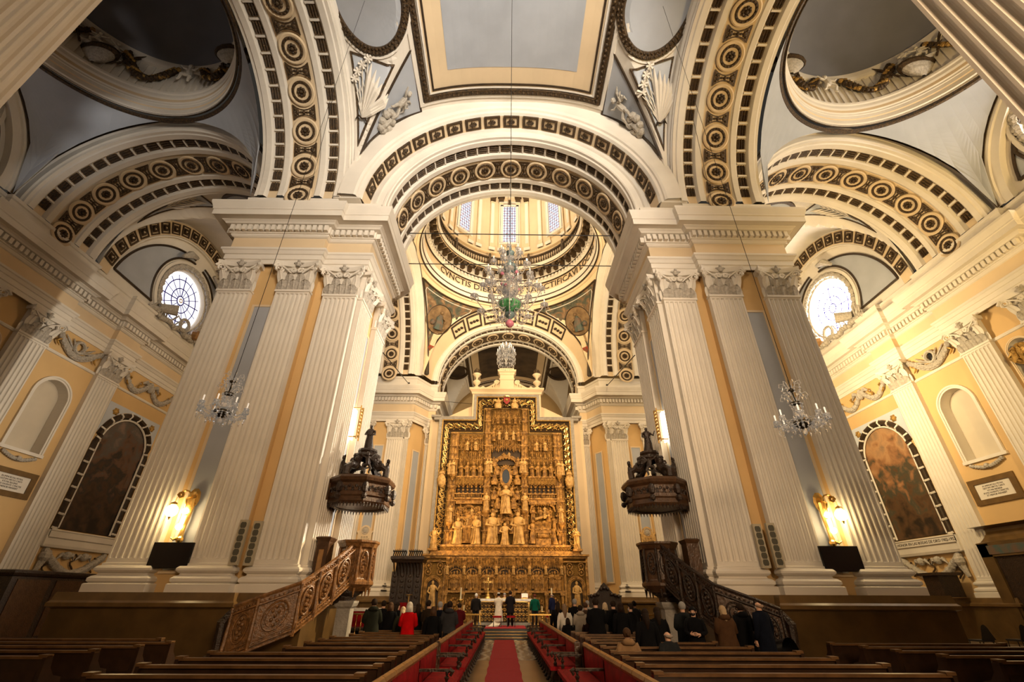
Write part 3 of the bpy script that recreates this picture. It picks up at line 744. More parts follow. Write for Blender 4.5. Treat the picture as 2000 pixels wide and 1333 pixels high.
# ============================================================ PENDENTIVES AND DOMES
def pend_pt(cx, cy, sx, sy, H, f, t, off=0., zc=ZS):
    """f angle, t 0 at ring .. 1 at the arches"""
    c, s_ = cos(f), sin(f); m = max(abs(c), abs(s_)); r = 1+(1/m-1)*t; u, v = r*c, r*s_
    z = zc+H*sqrt(max(0, 1-(u*u+v*v)/2))
    n = Vector((u/(2*sx), v/(2*sy), max(.05, (z-zc))/(H))).normalized()
    return (cx+sx*u-n.x*off, cy+sy*v-n.y*off, z-n.z*off)
def pendentives(b, m, cx, cy, sx, sy, H, N=96, K=14, zc=ZS):
    b.mat(m); b.grid([[pend_pt(cx, cy, sx, sy, H, 2*pi*i/N, (k/K)**.8, 0, zc) for i in range(N)] for k in range(K+1)], True)
def pend_region(cx, cy, sx, sy, H, q, zc=ZS, inset=.14):
    """corner q (0..3): closed outline of the pendentive triangle, as function"""
    f0 = pi/4+q*pi/2
    def P(u, v, off=.03):   # u -1..1 across, v 0 bottom..1 top
        f = f0+u*(pi/4-inset*.45)*(.04+.96*v); m = max(abs(cos(f)), abs(sin(f)))
        rb = 1/m
        # along constant f the available t runs 0..1 ; bottom corner is t=1 at f0
        tmax = 1.0
        t = 1-(.10+(.85-.0)*1.0*(1-(1-v)))
        return pend_pt(cx, cy, sx, sy, H, f, max(.05, t), off, zc)
    return P
# aisle domes over the near side bays
def aisle_dome(cx, label, tone, ringm):
    root = empty('ceiling', (cx, 9.9, 0), 0, label, 'dome', 'aisle domes', 'structure')
    b = MB(); pendentives(b, BLUEG if tone == 0 else BLUEG, 0, 0, 5.8, 5.9, 5.9*sqrt(2)); b.build('pendentives', root)
    z0 = ZS+5.9
    t = MB()
    # gilt mouldings around ring and along the pendentive edges
    t.mat(BRONZE).lathe([(5.95, z0-.06), (5.86, z0-.10), (5.76, z0-.06), (5.72, z0+.03)], n=96, sy=5.9/5.8)
    t.lathe([(5.72, z0+.03), (5.66, z0-.02), (5.60, z0+.06)], n=96)
    t.build('ring_gilding', root)
    t = MB(); pr = [(5.62, 0), (5.60, .12), (5.54, .15), (5.54, .42), (5.49, .46), (5.46, .66), (5.42, .70), (5.42, .78), (5.36, .84), (5.34, 1.02), (5.28, 1.12), (5.26, 1.3), (5.20, 1.36), (5.18, 1.48), (5.26, 1.54)]
    for i in range(len(pr)-1): t.mat(CREAM if i in (3, 8) else WHITE).lathe([(pr[i][0], z0+pr[i][1]), (pr[i+1][0], z0+pr[i+1][1])], n=96)
    t.mat(WHITE).lathe([(5.26, z0+1.54), (5.42, z0+1.56), (5.42, z0+3.9)], n=96)
    t.build('ring_cornice', root)
    t = MB().mat(WHITE)
    for k in range(90):
        a = 2*pi*k/90; t.X = Matrix.Rotation(a, 4, 'Z'); t.box(5.34, 5.42, -.06, .06, z0+1.6, z0+3.6)
    t.X = None; t.lathe([(5.42, z0+3.6), (5.26, z0+3.65), (5.2, z0+3.8), (5.16, z0+4.1), (5.25, z0+4.15)], n=96); t.build('drum_panelling', root)
    t = MB().mat(DOMEB); t.smooth = True
    t.lathe([(5.25*cos(pi/2*k/16), z0+4.12+4.6*sin(pi/2*k/16)) for k in range(17)], n=64); t.build('dome_shell', root)
    # garland swags with putti and shell urns
    g = MB(); 
    for k in range(8):
        a0, a1 = 2*pi*(k+.0)/8+.16, 2*pi*(k+1)/8-.16+.0
        pts = []
        for i in range(25):
            u = i/24; a = a0+(a1-a0)*u; zz = z0+3.5-1.35*sin(pi*u); rr = 5.12
            pts.append(Vector((rr*cos(a), rr*sin(a), zz)))
            for j in range(4):
                an = j*pi/2+i; m_ = BRONZE if (i+j) % 3 else GOLD
                g.mat(m_).ball((rr*cos(a)+.14*cos(an), rr*sin(a)+.14*sin(an)*.6, zz+.14*sin(an)), .15, 5)
    g.build('garland', root)
    for k in range(8):
        a = 2*pi*k/8; p = MB()
        def T(x, y, z, a=a): return ((5.35-z)*cos(a)-x*sin(a), (5.35-z)*sin(a)+x*cos(a), z0+3.15+y)
        if k % 2 == 0:
            p.mat(WHITE); putto(p, T, 1.25, 1); p.build('putto_relief', root)
        else:
            p.mat(WREATH); p.tube([T(-.95, -.65, .35), T(0, -.55, .5), T(.95, -.65, .35)], .12, 6); p.lathe([(1.0, 0), (.85, -.25), (.6, -.55), (.25, -.8), (.1, -.95)], T(0, -.65, .25), n=16, sx=1, sy=.5)
            p.mat(BRONZE).lathe([(1.03, .03), (1.03, -.1), (.88, -.28)], T(0, -.65, .25), n=16, sx=1, sy=.52)
            p.mat(WHITE); putto(p, lambda x, y, z: T(x-.45, y-.0, z+.2), .85, 1); putto(p, lambda x, y, z: T(x+.45, y-.0, z+.2), .85, -1)
            for s_ in (-1, 1):
                for j in range(4): p.mat(BRONZE).tube([T(s_*.8, -.9, .4), T(s_*(1.0+.1*j), -.5+.25*j, .45), T(s_*(1.25+.1*j), -.4+.4*j, .4)], [.06, .07, .02], 4)
            p.build('shell_urn_relief', root)
    return root
aisle_dome(18.7, 'right aisle dome with a cream ring cornice, garlands and cherubs', 0, CREAM)
aisle_dome(-18.7, 'left aisle dome with shadowed slate interior, garlands and cherubs', 0, CREAM)
# gilt lines at the top of the aisle arches on the pendentives
# ---- crossing dome
def crossing_dome():
    cx, cy, sx, sy = 0, 28.75, 7.55, 7.25; H = 7.45*sqrt(2)
    root = empty('ceiling', (cx, cy, 0), 0, 'high dome over the crossing with windows, balustrade and lettered ring', 'dome', None, 'structure')
    b = MB(); pendentives(b, CREAM, 0, 0, sx, sy, H); b.build('pendentives', root)
    # painted evangelist fields
    FR = bpy.data.materials.new('pendentive_fresco'); FR.use_nodes = True; nt = FR.node_tree; bs = nt.nodes['Principled BSDF']; bs.inputs['Roughness'].default_value = .8
    tc = nt.nodes.new('ShaderNodeTexCoord'); n1 = nt.nodes.new('ShaderNodeTexNoise'); n1.inputs['Scale'].default_value = 1.1; n1.inputs['Detail'].default_value = 8; n1.inputs['Distortion'].default_value = 1.2
    rr = nt.nodes.new('ShaderNodeValToRGB'); cr = rr.color_ramp; cr.elements[0].position = .30; cr.elements[0].color = (.03, .025, .018, 1); cr.elements[1].position = .72; cr.elements[1].color = (.30, .20, .10, 1)
    e = cr.elements.new(.45); e.color = (.07, .075, .05, 1); e = cr.elements.new(.56); e.color = (.16, .09, .045, 1)
    nt.links.new(tc.outputs['Object'], n1.inputs['Vector']); nt.links.new(n1.outputs[0], rr.inputs[0]); nt.links.new(rr.outputs[0], bs.inputs['Base Color'])
    s2 = sqrt(2)
    for q in range(4):
        sxx, syy = (1, 1, -1, -1)[q], (1, -1, -1, 1)[q]
        # region between ring ellipse and arch edges: param by p in [0,1] (bottom to top) and u in [-1,1]
        def P(u, v, off=.04):
            zfr = .02+.93*v            # height fraction to ring
            rho2 = 2*(1-(zfr*7.45/H*1.0)**2)   # u^2+v^2 at this height
            rho = sqrt(rho2); am = math.acos(min(1, 1/rho)) if rho > 1 else 0   # arch edges at |cos|*rho = 1
            lo = am+.03*(1-v)+.012; hi = pi/2-lo
            f = pi/4+u*(hi-lo)/2
            # top edge follows the ring: limit rho >= 1.035
            uu, vv = rho*cos(f), rho*sin(f)
            z = ZS+H*sqrt(max(0, 1-rho2/2)); n = Vector((uu/(2*sx), vv/(2*sy), (z-ZS)/H)).normalized()
            ex_ = .62*(1-v)*(u+1)/2
            return ((sx*uu-n.x*(off+.06*(1-v))-ex_*.62)*sxx, (sy*vv-n.y*(off+.06*(1-v))+ex_*.78)*syy, z-n.z*off)
        t = MB().mat(FR); t.grid([[P(-.96+1.92*i/20, v/20) for i in range(21)] for v in range(21)]); t.build('fresco_field', root)
        t = MB(); edge = [P(-1, v/20, .05) for v in range(21)]+[P(-1+2*i/20, 1, .05) for i in range(1, 21)]+[P(1, 1-v/20, .05) for v in range(1, 21)]+[P(1-2*i/8, 0, .05) for i in range(1, 8)]
        t.mat(DARKBR).tube(edge+[edge[0]], .085, 5); 
        e2 = [P(-.93, .03+v/21, .06) for v in range(20)]+[P(-.93+1.86*i/20, .965, .06) for i in range(1, 20)]+[P(.93, .98-v/21, .06) for v in range(1, 21)]
        t.mat(WHITE).tube(e2, .035, 4); t.build('fresco_frame', root)
        # round medallion with robed figure, red coat of arms below
        OCH = MATS.get('ochre_paint') or mat('ochre_paint', (.24, .15, .07), .8, col2=(.12, .07, .03), vscale=2); GRN = MATS.get('green_paint') or mat('green_paint', (.05, .09, .08), .8, col2=(.14, .08, .05), vscale=2.5)
        RDP = MATS.get('red_paint') or mat('red_paint', (.35, .05, .02), .8, var=.4, vscale=9)
        c = Vector(P(0, .74)); ex = (Vector(P(.15, .74))-Vector(P(-.15, .74))).normalized(); ey = (Vector(P(0, .80))-Vector(P(0, .68))).normalized(); ez = ex.cross(ey).normalized()
        if ez.z > 0: ez = -ez
        def TT(x, y, z, c=c): return tuple(c+ex*x+ey*y+ez*(z+.05))
        t = MB(); t.mat(OCH).grid([[TT(r_*cos(2*pi*k/32), r_*sin(2*pi*k/32)*1.05, .06 if r_ < 1.3 else .02) for k in range(32)] for r_ in (0, .6, 1.25, 1.34, 1.42)], True)
        t.mat(DARKBR).tube([TT(1.3*cos(2*pi*k/32), 1.36*sin(2*pi*k/32), .07) for k in range(33)], .04, 4)
        t.mat(GRN).tube([TT(.1, -.9, .06), TT(.05, -.4, .1), TT(-.05, .1, .1), TT(0, .45, .08)], [.5, .46, .34, .14], 8); t.mat(OCH).ball(TT(-.02, .66, .14), .17, 8); t.tube([TT(.2, .25, .2), TT(.6, .1, .25), TT(.5, -.2, .25)], [.1, .09, .06], 6)
        t.mat(GRN).ball(TT(-.6, -.45, .08), .28, 8); t.mat(OCH).ball(TT(.55, -.6, .08), .26, 8); t.build('medallion_figure', root)
        c2 = Vector(P(0, .36)); t = MB()
        def T3(x, y, z): return tuple(c2+ex*x+ey*y+ez*(z+.05))
        t.mat(RDP).poly([T3(-.27, .32, .05), T3(.27, .32, .05), T3(.27, -.1, .05), T3(0, -.36, .05), T3(-.27, -.1, .05)]); t.mat(OCH).poly([T3(-.2, .02, .07), T3(.2, .02, .07), T3(.2, .08, .07), T3(-.2, .08, .07)]); t.poly([T3(-.04, -.22, .08), T3(.04, -.22, .08), T3(.04, .26, .08), T3(-.04, .26, .08)]); t.build('coat_of_arms', root)
    # ring entablature (lathe). radii follow slight ellipse sy/sx
    r0 = 7.3; ky = .965
    def Lt(b, pr, **k): b.lathe([(r, z) for r, z in pr], n=96, sx=1.0, sy=ky, **k)
    b = MB(); z0 = 26.45
    Lt(b.mat(CREAM), [(7.6, z0-.1), (7.45, z0-.12), (7.40, z0+.05)]); Lt(b.mat(DARKBR), [(7.40, z0+.05), (7.30, z0+.07), (7.28, z0+.16)]); Lt(b.mat(WHITE), [(7.28, z0+.16), (7.22, z0+.2), (7.22, z0+.5)])
    Lt(b.mat(DARKBR), [(7.22, z0+.5), (7.16, z0+.52), (7.16, z0+.58)]); Lt(b.mat(WHITE), [(7.16, z0+.58), (7.14, z0+.85), (7.10, z0+.88), (7.08, z0+1.0), (7.2, z0+1.02)])
    Lt(b.mat(CREAM), [(7.2, z0+1.02), (7.2, z0+1.95)]); Lt(b.mat(DARKBR), [(7.2, z0+1.95), (7.1, z0+1.98), (7.1, z0+2.05)]); Lt(b.mat(WHITE), [(7.1, z0+2.05), (7.0, z0+2.1), (6.98, z0+2.5)])
    Lt(b.mat(DARKBR), [(6.98, z0+2.5), (6.9, z0+2.52), (6.9, z0+2.62)]); Lt(b.mat(WHITE), [(6.9, z0+2.62), (6.9, z0+3.35)]); Lt(b.mat(CREAM), [(6.9, z0+3.35), (6.25, z0+3.4)]); Lt(b.mat(DARKBR), [(6.25, z0+3.4), (6.22, z0+3.5)]); Lt(b.mat(WHITE), [(6.22, z0+3.5), (6.15, z0+3.75), (6.1, z0+3.8), (6.7, z0+3.85)])
    Lt(b.mat(CREAM), [(6.7, z0+3.85), (6.7, z0+5.6)]); Lt(b.mat(CREAM), [(6.7, z0+5.6), (6.5, z0+5.7), (6.5, z0+5.95), (6.62, z0+6.0)]); Lt(b.mat(CREAM), [(6.62, z0+6.0), (6.6, z0+14.0)]); Lt(b.mat(WHITE), [(6.6, z0+14.0), (6.4, z0+14.1), (6.3, z0+14.5), (6.0, z0+14.7), (6.2, z0+14.8)])
    b.build('drum', root)
    b = MB()
    for k in range(110):
        a = 2*pi*k/110; b.X = Matrix.Diagonal((1, ky, 1, 1)) @ Matrix.Rotation(a, 4, 'Z'); b.mat(WHITE).box(6.82, 7.0, -.1, .1, z0+2.18, z0+2.42)
    b.build('dentil_course', root)
    b = MB()
    for k in range(52):
        a = 2*pi*k/52; b.X = Matrix.Diagonal((1, ky, 1, 1)) @ Matrix.Rotation(a, 4, 'Z'); b.mat(BRONZE).box(6.3, 6.9, -.17, .17, z0+3.0, z0+3.36); b.box(6.55, 6.9, -.17, .17, z0+2.7, z0+3.0)
        b.mat(DARKBR).box(6.34, 6.86, .25, .60, z0+3.34, z0+3.38)
    b.build('modillions', root)
    b = MB()
    for k in range(150):
        a = 2*pi*k/150; 
        b.X = Matrix.Diagonal((1, ky, 1, 1)) @ Matrix.Rotation(a, 4, 'Z')
        if k % 15 == 0: b.mat(BRONZE).box(6.14, 6.36, -.12, .12, z0+3.8, z0+5.1); b.ball((6.25, 0, z0+5.22), .13, 6)
        elif k % 15 not in (1, 14) or True: b.mat(BRONZE).lathe([(.04, 0), (.085, .2), (.04, .42), (.07, .75), (.05, .8)], (6.25, 0, z0+3.95), n=5)
    b.X = None; b.mat(BRONZE); b.lathe([(6.32, z0+3.92), (6.18, z0+3.92), (6.18, z0+3.82)], n=96, sy=ky); b.lathe([(6.36, z0+4.72), (6.14, z0+4.72), (6.14, z0+4.86), (6.36, z0+4.86)], n=96, sy=ky)
    b.build('balustrade', root)
    # drum windows and paired pilasters (8 bays)
    WST = bpy.data.materials.new('leaded_dome_glass'); WST.use_nodes = True; nt = WST.node_tree; bs = nt.nodes['Principled BSDF']
    tc = nt.nodes.new('ShaderNodeTexCoord'); bk = nt.nodes.new('ShaderNodeTexBrick'); mp = nt.nodes.new('ShaderNodeMapping'); mp.inputs['Rotation'].default_value = (pi/2, 0, 0)
    nt.links.new(tc.outputs['Object'], mp.inputs[0]); nt.links.new(mp.outputs[0], bk.inputs[0])
    bk.offset = 0; bk.inputs['Scale'].default_value = 1; bk.inputs['Brick Width'].default_value = .27; bk.inputs['Row Height'].default_value = .36; bk.inputs['Mortar Size'].default_value = .028
    bk.inputs['Color1'].default_value = (1, .97, .98, 1); bk.inputs['Color2'].default_value = (.80, .86, 1, 1); bk.inputs['Mortar'].default_value = (.10, .10, .22, 1)
    nt.links.new(bk.outputs[0], bs.inputs['Emission Color']); bs.inputs['Emission Strength'].default_value = .95; bs.inputs['Base Color'].default_value = (.05, .05, .06, 1)
    for k in range(8):
        a = pi/2+2*pi*k/8; Mx = Matrix.Diagonal((1, ky, 1, 1)) @ Matrix.Rotation(a-pi/2, 4, 'Z')
        wf = MB(); wf.X = Mx
        for (x0, x1, zz0, zz1) in ((-.95, -.68, z0+7.1, z0+12.5), (.68, .95, z0+7.1, z0+12.5), (-.95, .95, z0+12.3, z0+12.55), (-.95, .95, z0+6.9, z0+7.15), (-1.15, 1.15, z0+12.85, z0+13.0)):
            wf.mat(WHITE).box(x0, x1, 6.28, 6.62, zz0, zz1)
        wf.mat(DARKBR).box(-.98, -.95, 6.3, 6.6, z0+7.1, z0+12.5); wf.box(.95, .98, 6.3, 6.6, z0+7.1, z0+12.5)
        wf.mat(BRONZE).box(-.14, .14, 6.2, 6.5, z0+12.5, z0+13.2)
        fobj = wf.build('window_frame', root)
        gl = MB().mat(WST).poly([(-.68, 0, z0+7.1), (.68, 0, z0+7.1), (.68, 0, z0+12.3), (-.68, 0, z0+12.3)]); g = gl.build('pane', fobj)
        g.matrix_local = Mx @ Matrix.Translation((0, 6.42, 0))
        rd = MB().mat(MATS['red_paint'])
        for ix in range(5):
            for iz in range(14):
                if (ix+iz) % 2 == 0: rd.box(-.54+.27*ix-.05, -.54+.27*ix+.05, 6.395, 6.41, z0+7.35+.36*iz-.05, z0+7.35+.36*iz+.05)
        rd.X = None
        if k in (0, 1, 7): rd.v = [tuple(Mx @ Vector(p)) for p in rd.v]; rd.build('coloured_quarries', fobj)
        pl = MB()
        for da_ in (-.25, -.11, .11, .25):
            pl.X = Matrix.Diagonal((1, ky, 1, 1)) @ Matrix.Rotation(a+pi/8+da_-pi/2, 4, 'Z')
            pl.mat(CREAM).box(-.24, .24, 6.42, 6.65, z0+6.0, z0+12.9); pl.mat(WHITE).box(-.15, .15, 6.40, 6.45, z0+6.9, z0+12.6); pl.mat(BRONZE).box(-.27, .27, 6.28, 6.6, z0+12.95, z0+13.6); pl.box(-.36, .36, 6.2, 6.6, z0+13.6, z0+13.8)
            pl.mat(WHITE).box(-.32, .32, 6.36, 6.6, z0+6.0, z0+6.35)
        pl.build('drum_pilasters', root)
    b = MB().mat(CREAM); b.smooth = True; Lt(b, [(6.2*cos(pi/2*k/12), z0+14.8+6*sin(pi/2*k/12)) for k in range(13)]); b.build('dome_shell', root)
    # inscription
    def curved(txt, a_mid, zt, size):
        me = text_mesh(txt, size, DARKBR, .015); r = 7.16
        for v in me.vertices:
            x, y, z = v.co; a = a_mid-x/r
            v.co = ((r-z)*cos(a), (r-z)*sin(a)*ky, zt+y)
        me.update(); return inst(me, 'inscription', root)
    curved('ELEGI ET SANCTIFICAVI LOCVM', pi/2-.62, z0+1.47, .92)
    curved('CVNCTIS DIEBVS', pi/2+.58, z0+1.47, .92)
    return root
crossing_dome()

# ============================================================ OUTER WALLS, FLOOR, WINDOWS
fl = MB(); FLOORM = mat('worn_stone_floor', (.24, .17, .10), .28, col2=(.15, .10, .06), vscale=.9)
fl.mat(FLOORM).poly([(-27, -9, 0), (27, -9, 0), (27, 62, 0), (-27, 62, 0)]); fo = fl.build('floor'); fo['kind'] = 'structure'
VEIN = bpy.data.materials.new('inlaid_marble'); VEIN.use_nodes = True; nt = VEIN.node_tree; bs = nt.nodes['Principled BSDF']; bs.inputs['Roughness'].default_value = .25
tc = nt.nodes.new('ShaderNodeTexCoord'); wv = nt.nodes.new('ShaderNodeTexWave'); wv.inputs['Scale'].default_value = .9; wv.inputs['Distortion'].default_value = 6; rr = nt.nodes.new('ShaderNodeValToRGB')
rr.color_ramp.elements[0].color = (.07, .065, .06, 1); rr.color_ramp.elements[1].color = (.42, .38, .32, 1); nt.links.new(tc.outputs['Object'], wv.inputs[0]); nt.links.new(wv.outputs[0], rr.inputs[0]); nt.links.new(rr.outputs[0], bs.inputs['Base Color'])
fm = MB().mat(VEIN); fm.box(-2.3, 2.3, 18.5, 27.5, .0, .006); o = fm.build('floor_inlay'); o['kind'] = 'structure'
def side_wall(s):
    """s=+1 right, -1 left. built for right then mirrored by the matrix"""
    nm = 'wall_right' if s > 0 else 'wall_left'; root = empty(nm, (0,0,0), 0, ('right' if s > 0 else 'left')+' outer aisle wall with fluted pilasters, niches and round windows', 'wall', None, 'structure')
    root.scale = (s, 1, 1); X = 24.8
    # wall with niche and chapel recess openings: build as strips
    b = MB().mat(YELLOW)
    def wallrect(y0, y1, z0, z1): b.poly([(X, y0, z0), (X, y1, z0), (X, y1, z1), (X, y0, z1)])
    def arch_open(y0, y1, z0, zspring, zt0, zt1, ya, yb, dep, mback, shape=0):
        """opening [y0,y1] from z0 with round head on zspring inside rect ya..yb, zt0..zt1"""
        yc = (y0+y1)/2; r = (y1-y0)/2; N = 16
        wallrect(ya, y0, z0, zspring); wallrect(y1, yb, z0, zspring); wallrect(ya, yb, zt0, z0) if z0 > zt0 else None
        ring = [(yc-r*cos(pi*k/N), zspring+r*sin(pi*k/N)) for k in range(N+1)]
        for k in range(N):
            (a0, c0), (a1, c1) = ring[k], ring[k+1]
            ta = ya+(yb-ya)*k/N; tb = ya+(yb-ya)*(k+1)/N
            b.poly([(X, a0, c0), (X, a1, c1), (X, tb, zt1), (X, ta, zt1)])
        b.poly([(X, ya, zspring), (X, y0, zspring), (X, ya, zt1)]); b.poly([(X, yb, zspring), (X, yb, zt1), (X, y1, zspring)])
        out = [(y0, z0)]+ring+[(y1, z0)]
        n = len(out)
        b.mat(WHITE)
        for k in range(n-1): b.poly([(X, *out[k]), (X, *out[k+1]), (X+dep, *out[k+1]), (X+dep, *out[k])])
        b.poly([(X, y0, z0), (X+dep, y0, z0), (X+dep, y1, z0), (X, y1, z0)])
        b.mat(mback).poly([(X+dep, *p) for p in out]); b.mat(YELLOW)
    # segments along Y
    zt = 15.0
    for ya, yb in ((-9, 16.1), (16.1, 17.9), (19.4, 21.2), (24.5, 26.2), (31.2, 32.9), (36.2, 62)): wallrect(ya, yb, 0, zt)
    for yc in (18.65, 34.55-.0):
        w_ = .75 if yc < 20 else 1.7
        ya, yb = (17.9, 19.4) if yc < 20 else (32.9, 36.2)
        if yc < 20: arch_open(18.1, 19.2, 8.9, 12.4, 0, zt, ya, yb, .45, WHITE)
        else: arch_open(yc-.95, yc+.95, 8.3, 11.5, 0, zt, ya, yb, .55, WHITE)
    NICHE = MATS.get('niche_plaster') or mat('niche_plaster', (.60, .52, .40), .85, var=.08)
    arch_open(22.85-.95, 22.85+.95, 8.3, 11.15, 0, zt, 21.2, 24.5, .5, NICHE)
    arch_open(28.7-2.05, 28.7+2.05, 5.05, 9.9, 0, zt, 26.2, 31.2, .25, YELLOW)
    b.build('wall_face', root)
    # entablature with breaks over pilasters (path so that outward is toward the nave)
    e = .32; pth = []
    prs = [(-1, 1.0), (14.2, 17.9), (19.4, 21.2), (24.5, 26.2), (31.2, 32.9), (34.9, 41.0), (44, 46)]
    prs = [(-1, 1.0), (15.9, 21.25), (24.45, 26.25), (31.15, 32.95), (35.9, 41.2), (44, 46)]
    pth = [(X, 62)]
    for a, c in prs[::-1]: pth += [(X, c), (X-.3, c), (X-.3, a), (X, a)]
    pth.append((X, -9)); pth = pth[::-1]
    # outward must be on right side of travel: travel +Y has right side = +X ; we need -X so travel -Y
    entab(root, pth[::-1])
    d = MB().mat(MARBLE).sweep([(.28, 0), (.28, 1.5)], pth[::-1]); d.mat(MARBLE2).sweep([(.28, 1.5), (.42, 1.56), (.42, 1.66), (.34, 1.72), (.30, 1.93), (-.3, 1.935)], pth[::-1]); d.build('marble_dado', root)
    m = MB().mat(WHITE).sweep([(.0, 13.28), (.06, 13.30), (.09, 13.36), (.06, 13.44), (0, 13.46)], [(X, 62), (X, -9)]); m.build('string_course', root)
    for y in (20.3, 25.35, 32.05, 36.9, 40.2, 17.0, .0): pilaster(root, X, y, -pi/2, 1.6)
    # niche frames
    def frame_arch(y0, y1, z0, zs_, wd, m_, th=.10, nm_='niche_frame', bottom=True):
        f = MB().mat(m_); yc = (y0+y1)/2; r = (y1-y0)/2
        pin = [(y0, z0)]+[(yc-r*cos(pi*k/20), zs_+r*sin(pi*k/20)) for k in range(21)]+[(y1, z0)]
        pout = [(y0-wd, z0)]+[(yc-(r+wd)*cos(pi*k/20), zs_+(r+wd)*sin(pi*k/20)) for k in range(21)]+[(y1+wd, z0)]
        mid = [((a[0]+c[0])/2, (a[1]+c[1])/2) for a, c in zip(pin, pout)]
        f.grid([[(X, *p) for p in pin], [(X-th*.6, *p) for p in pin], [(X-th*.6, *p) for p in mid], [(X-th, *p) for p in mid], [(X-th, *p) for p in pout], [(X, *p) for p in pout]])
        if bottom: f.box(X-th*1.1, X, y0-wd-.06, y1+wd+.06, z0-.16, z0)
        return f.build(nm_, root)
    frame_arch(21.9, 23.8, 8.3, 11.15, .2, WHITE); frame_arch(18.1, 19.2, 8.9, 12.4, .1, CREAM, .05)
    # lunettes : near bay (centre y 9.9) and crossing bay (28.7) with coffered arch and round window
    for yc, Rr, cof in ((9.9, 5.85, False), (28.7, 7.4, True)):
        b = MB(); wr = 2.3 if cof else 2.5; N = 48; hz = 21.6; Rz = Rr*1.1 if cof else Rr; yl = yc; wy = 0. if cof else .9
        # wall between lunette arch and window circle (radial)
        rows = []
        for k in range(N+1):
            t = -pi/2+2*pi*k/N
            cyy, czz = cos(t), sin(t)
            # ray from window centre to the lunette boundary
            lo_, hi_ = wr, 12
            for _ in range(30):
                md = (lo_+hi_)/2; yy, zz = md*cyy, hz+md*czz
                ok = zz > ZS-.05 and ((yy+wy)**2/Rr**2+(zz-ZS)**2/Rz**2 < 1)
                if ok: lo_ = md
                else: hi_ = md
            rows.append([(X+.25, yc+wy+wr*cyy, hz+wr*czz), (X+.25, yc+wy+lo_*cyy, hz+lo_*czz)])
        b.mat(WHITE).grid(rows); b.build('lunette_wall', root)
        # splayed reveal + wreath frame + pane + leading
        b = MB().mat(WHITE); X0 = X+.25; yc += wy
        def ringx(rr_, xx): return [(xx, yc+rr_*cos(2*pi*k/48), hz+rr_*sin(2*pi*k/48)) for k in range(48)]
        b.grid([ringx(wr+.02, X0), ringx(wr-.05, X0+.18), ringx(wr-.06, X0+.4)], True)
        b.mat(WHITE).grid([ringx(wr+.75, X0), ringx(wr+.75, X0-.12), ringx(wr+.55, X0-.16), ringx(wr+.5, X0-.08)], True)
        b.build('window_frame', root) if False else None
        wo = b; wob = wo.build('window_frame', root)
        b = MB().mat(WREATH)
        for k in range(80):
            a = 2*pi*k/80; b.ball((X0-.1, yc+(wr+.30)*cos(a), hz+(wr+.30)*sin(a)), .17+.04*(k % 3), 6, (.8, 1, 1))
        b.build('plaster_wreath', wob)
        PN = GLASSR if s > 0 else GLASSL
        pn = MB().mat(PN).grid([ringx(0, X0+.3), ringx(wr-.05, X0+.3)], True).build('pane', wob)
        LEAD = MATS.get('blue_leading') or mat('blue_leading', (.03, .02, .25), .5)
        ld = MB().mat(LEAD)
        for k in range(16):
            a = 2*pi*(k+.5)/16; ld.tube([(X0+.26, yc+.3*cos(a), hz+.3*sin(a)), (X0+.26, yc+2.0*cos(a), hz+2.0*sin(a))], .028 if k % 4 else .042, 4)
        for rr_ in (.36, .95, 1.65): ld.tube([(X0+.26, yc+rr_*cos(2*pi*k/40), hz+rr_*sin(2*pi*k/40)) for k in range(41)], .042, 4)
        ld.mat(GOLDB)
        for k in range(8): a = pi*k/4; ld.ball((X0+.22, yc+.14*cos(a), hz+.14*sin(a)), .05, 5)
        ld.build('leading', wob)
        yc = yl
        # crescent blue panels either side of the window
        for sd in (-1, 1):
            ri, ro = wr+.95, Rr-(1.25 if cof else .95); q = []
            P_in = []; P_out = []
            for k in range(25):
                t = k/24
                ao = .13+t*(pi/2-.13-.10); P_out.append((sd*ro*cos(ao), ZS+.0+ro*sin(ao)))
            a_lo = math.asin(max(-1, (ZS+.75-hz)/ri)) 
            for k in range(25):
                ai = a_lo+(pi/2-.15-a_lo)*k/24; P_in.append((wy+sd*ri*cos(ai), hz+ri*sin(ai)))
            P_out = [(y, max(z, ZS+.75)) for y, z in P_out]
            P_in = [(y, z) for y, z in P_in]
            ok = [(a, c) for a, c in zip(P_in, P_out) if a[0]**2+(a[1]-ZS)**2 < (ro-.05)**2 or True]
            b = MB().mat(BLUEG)
            pi_, po_ = [], []
            for a, c in zip(P_in, P_out):
                if math.hypot(a[0], a[1]-ZS) > ro-.1:
                    f = (ro-.1)/math.hypot(a[0], a[1]-ZS); a = (a[0]*f, ZS+(a[1]-ZS)*f)
                pi_.append(a); po_.append(c)
            b.grid([[(X+.22, yc+y, z) for y, z in pi_], [(X+.22, yc+y, z) for y, z in po_]])
            b.mat(DARKBR).tube([(X+.2, yc+y, z) for y, z in pi_], .085, 5); b.tube([(X+.2, yc+y, z) for y, z in po_], .085, 5); b.tube([(X+.2, yc+pi_[0][0], pi_[0][1]), (X+.2, yc+po_[0][0], po_[0][1])], .085, 5)
            b.build('crescent_panel', root)
        # coffered or plain wall arch
        ar = MB(); 
        if cof:
            pr = [(X+.25, Rr-1.02), (X+.04, Rr-1.02), (X+.04, Rr-.94), (X+.10, Rr-.92), (X+.0, Rr-.90), (X-.02, Rr-.88), (X-.12, Rr+.06), (X-.3, Rr+.1)]
        else:
            pr = [(X+.25, Rr-.6), (X-.12, Rr-.6), (X-.12, Rr-.2), (X-.2, Rr-.15), (X-.2, Rr+.1)]
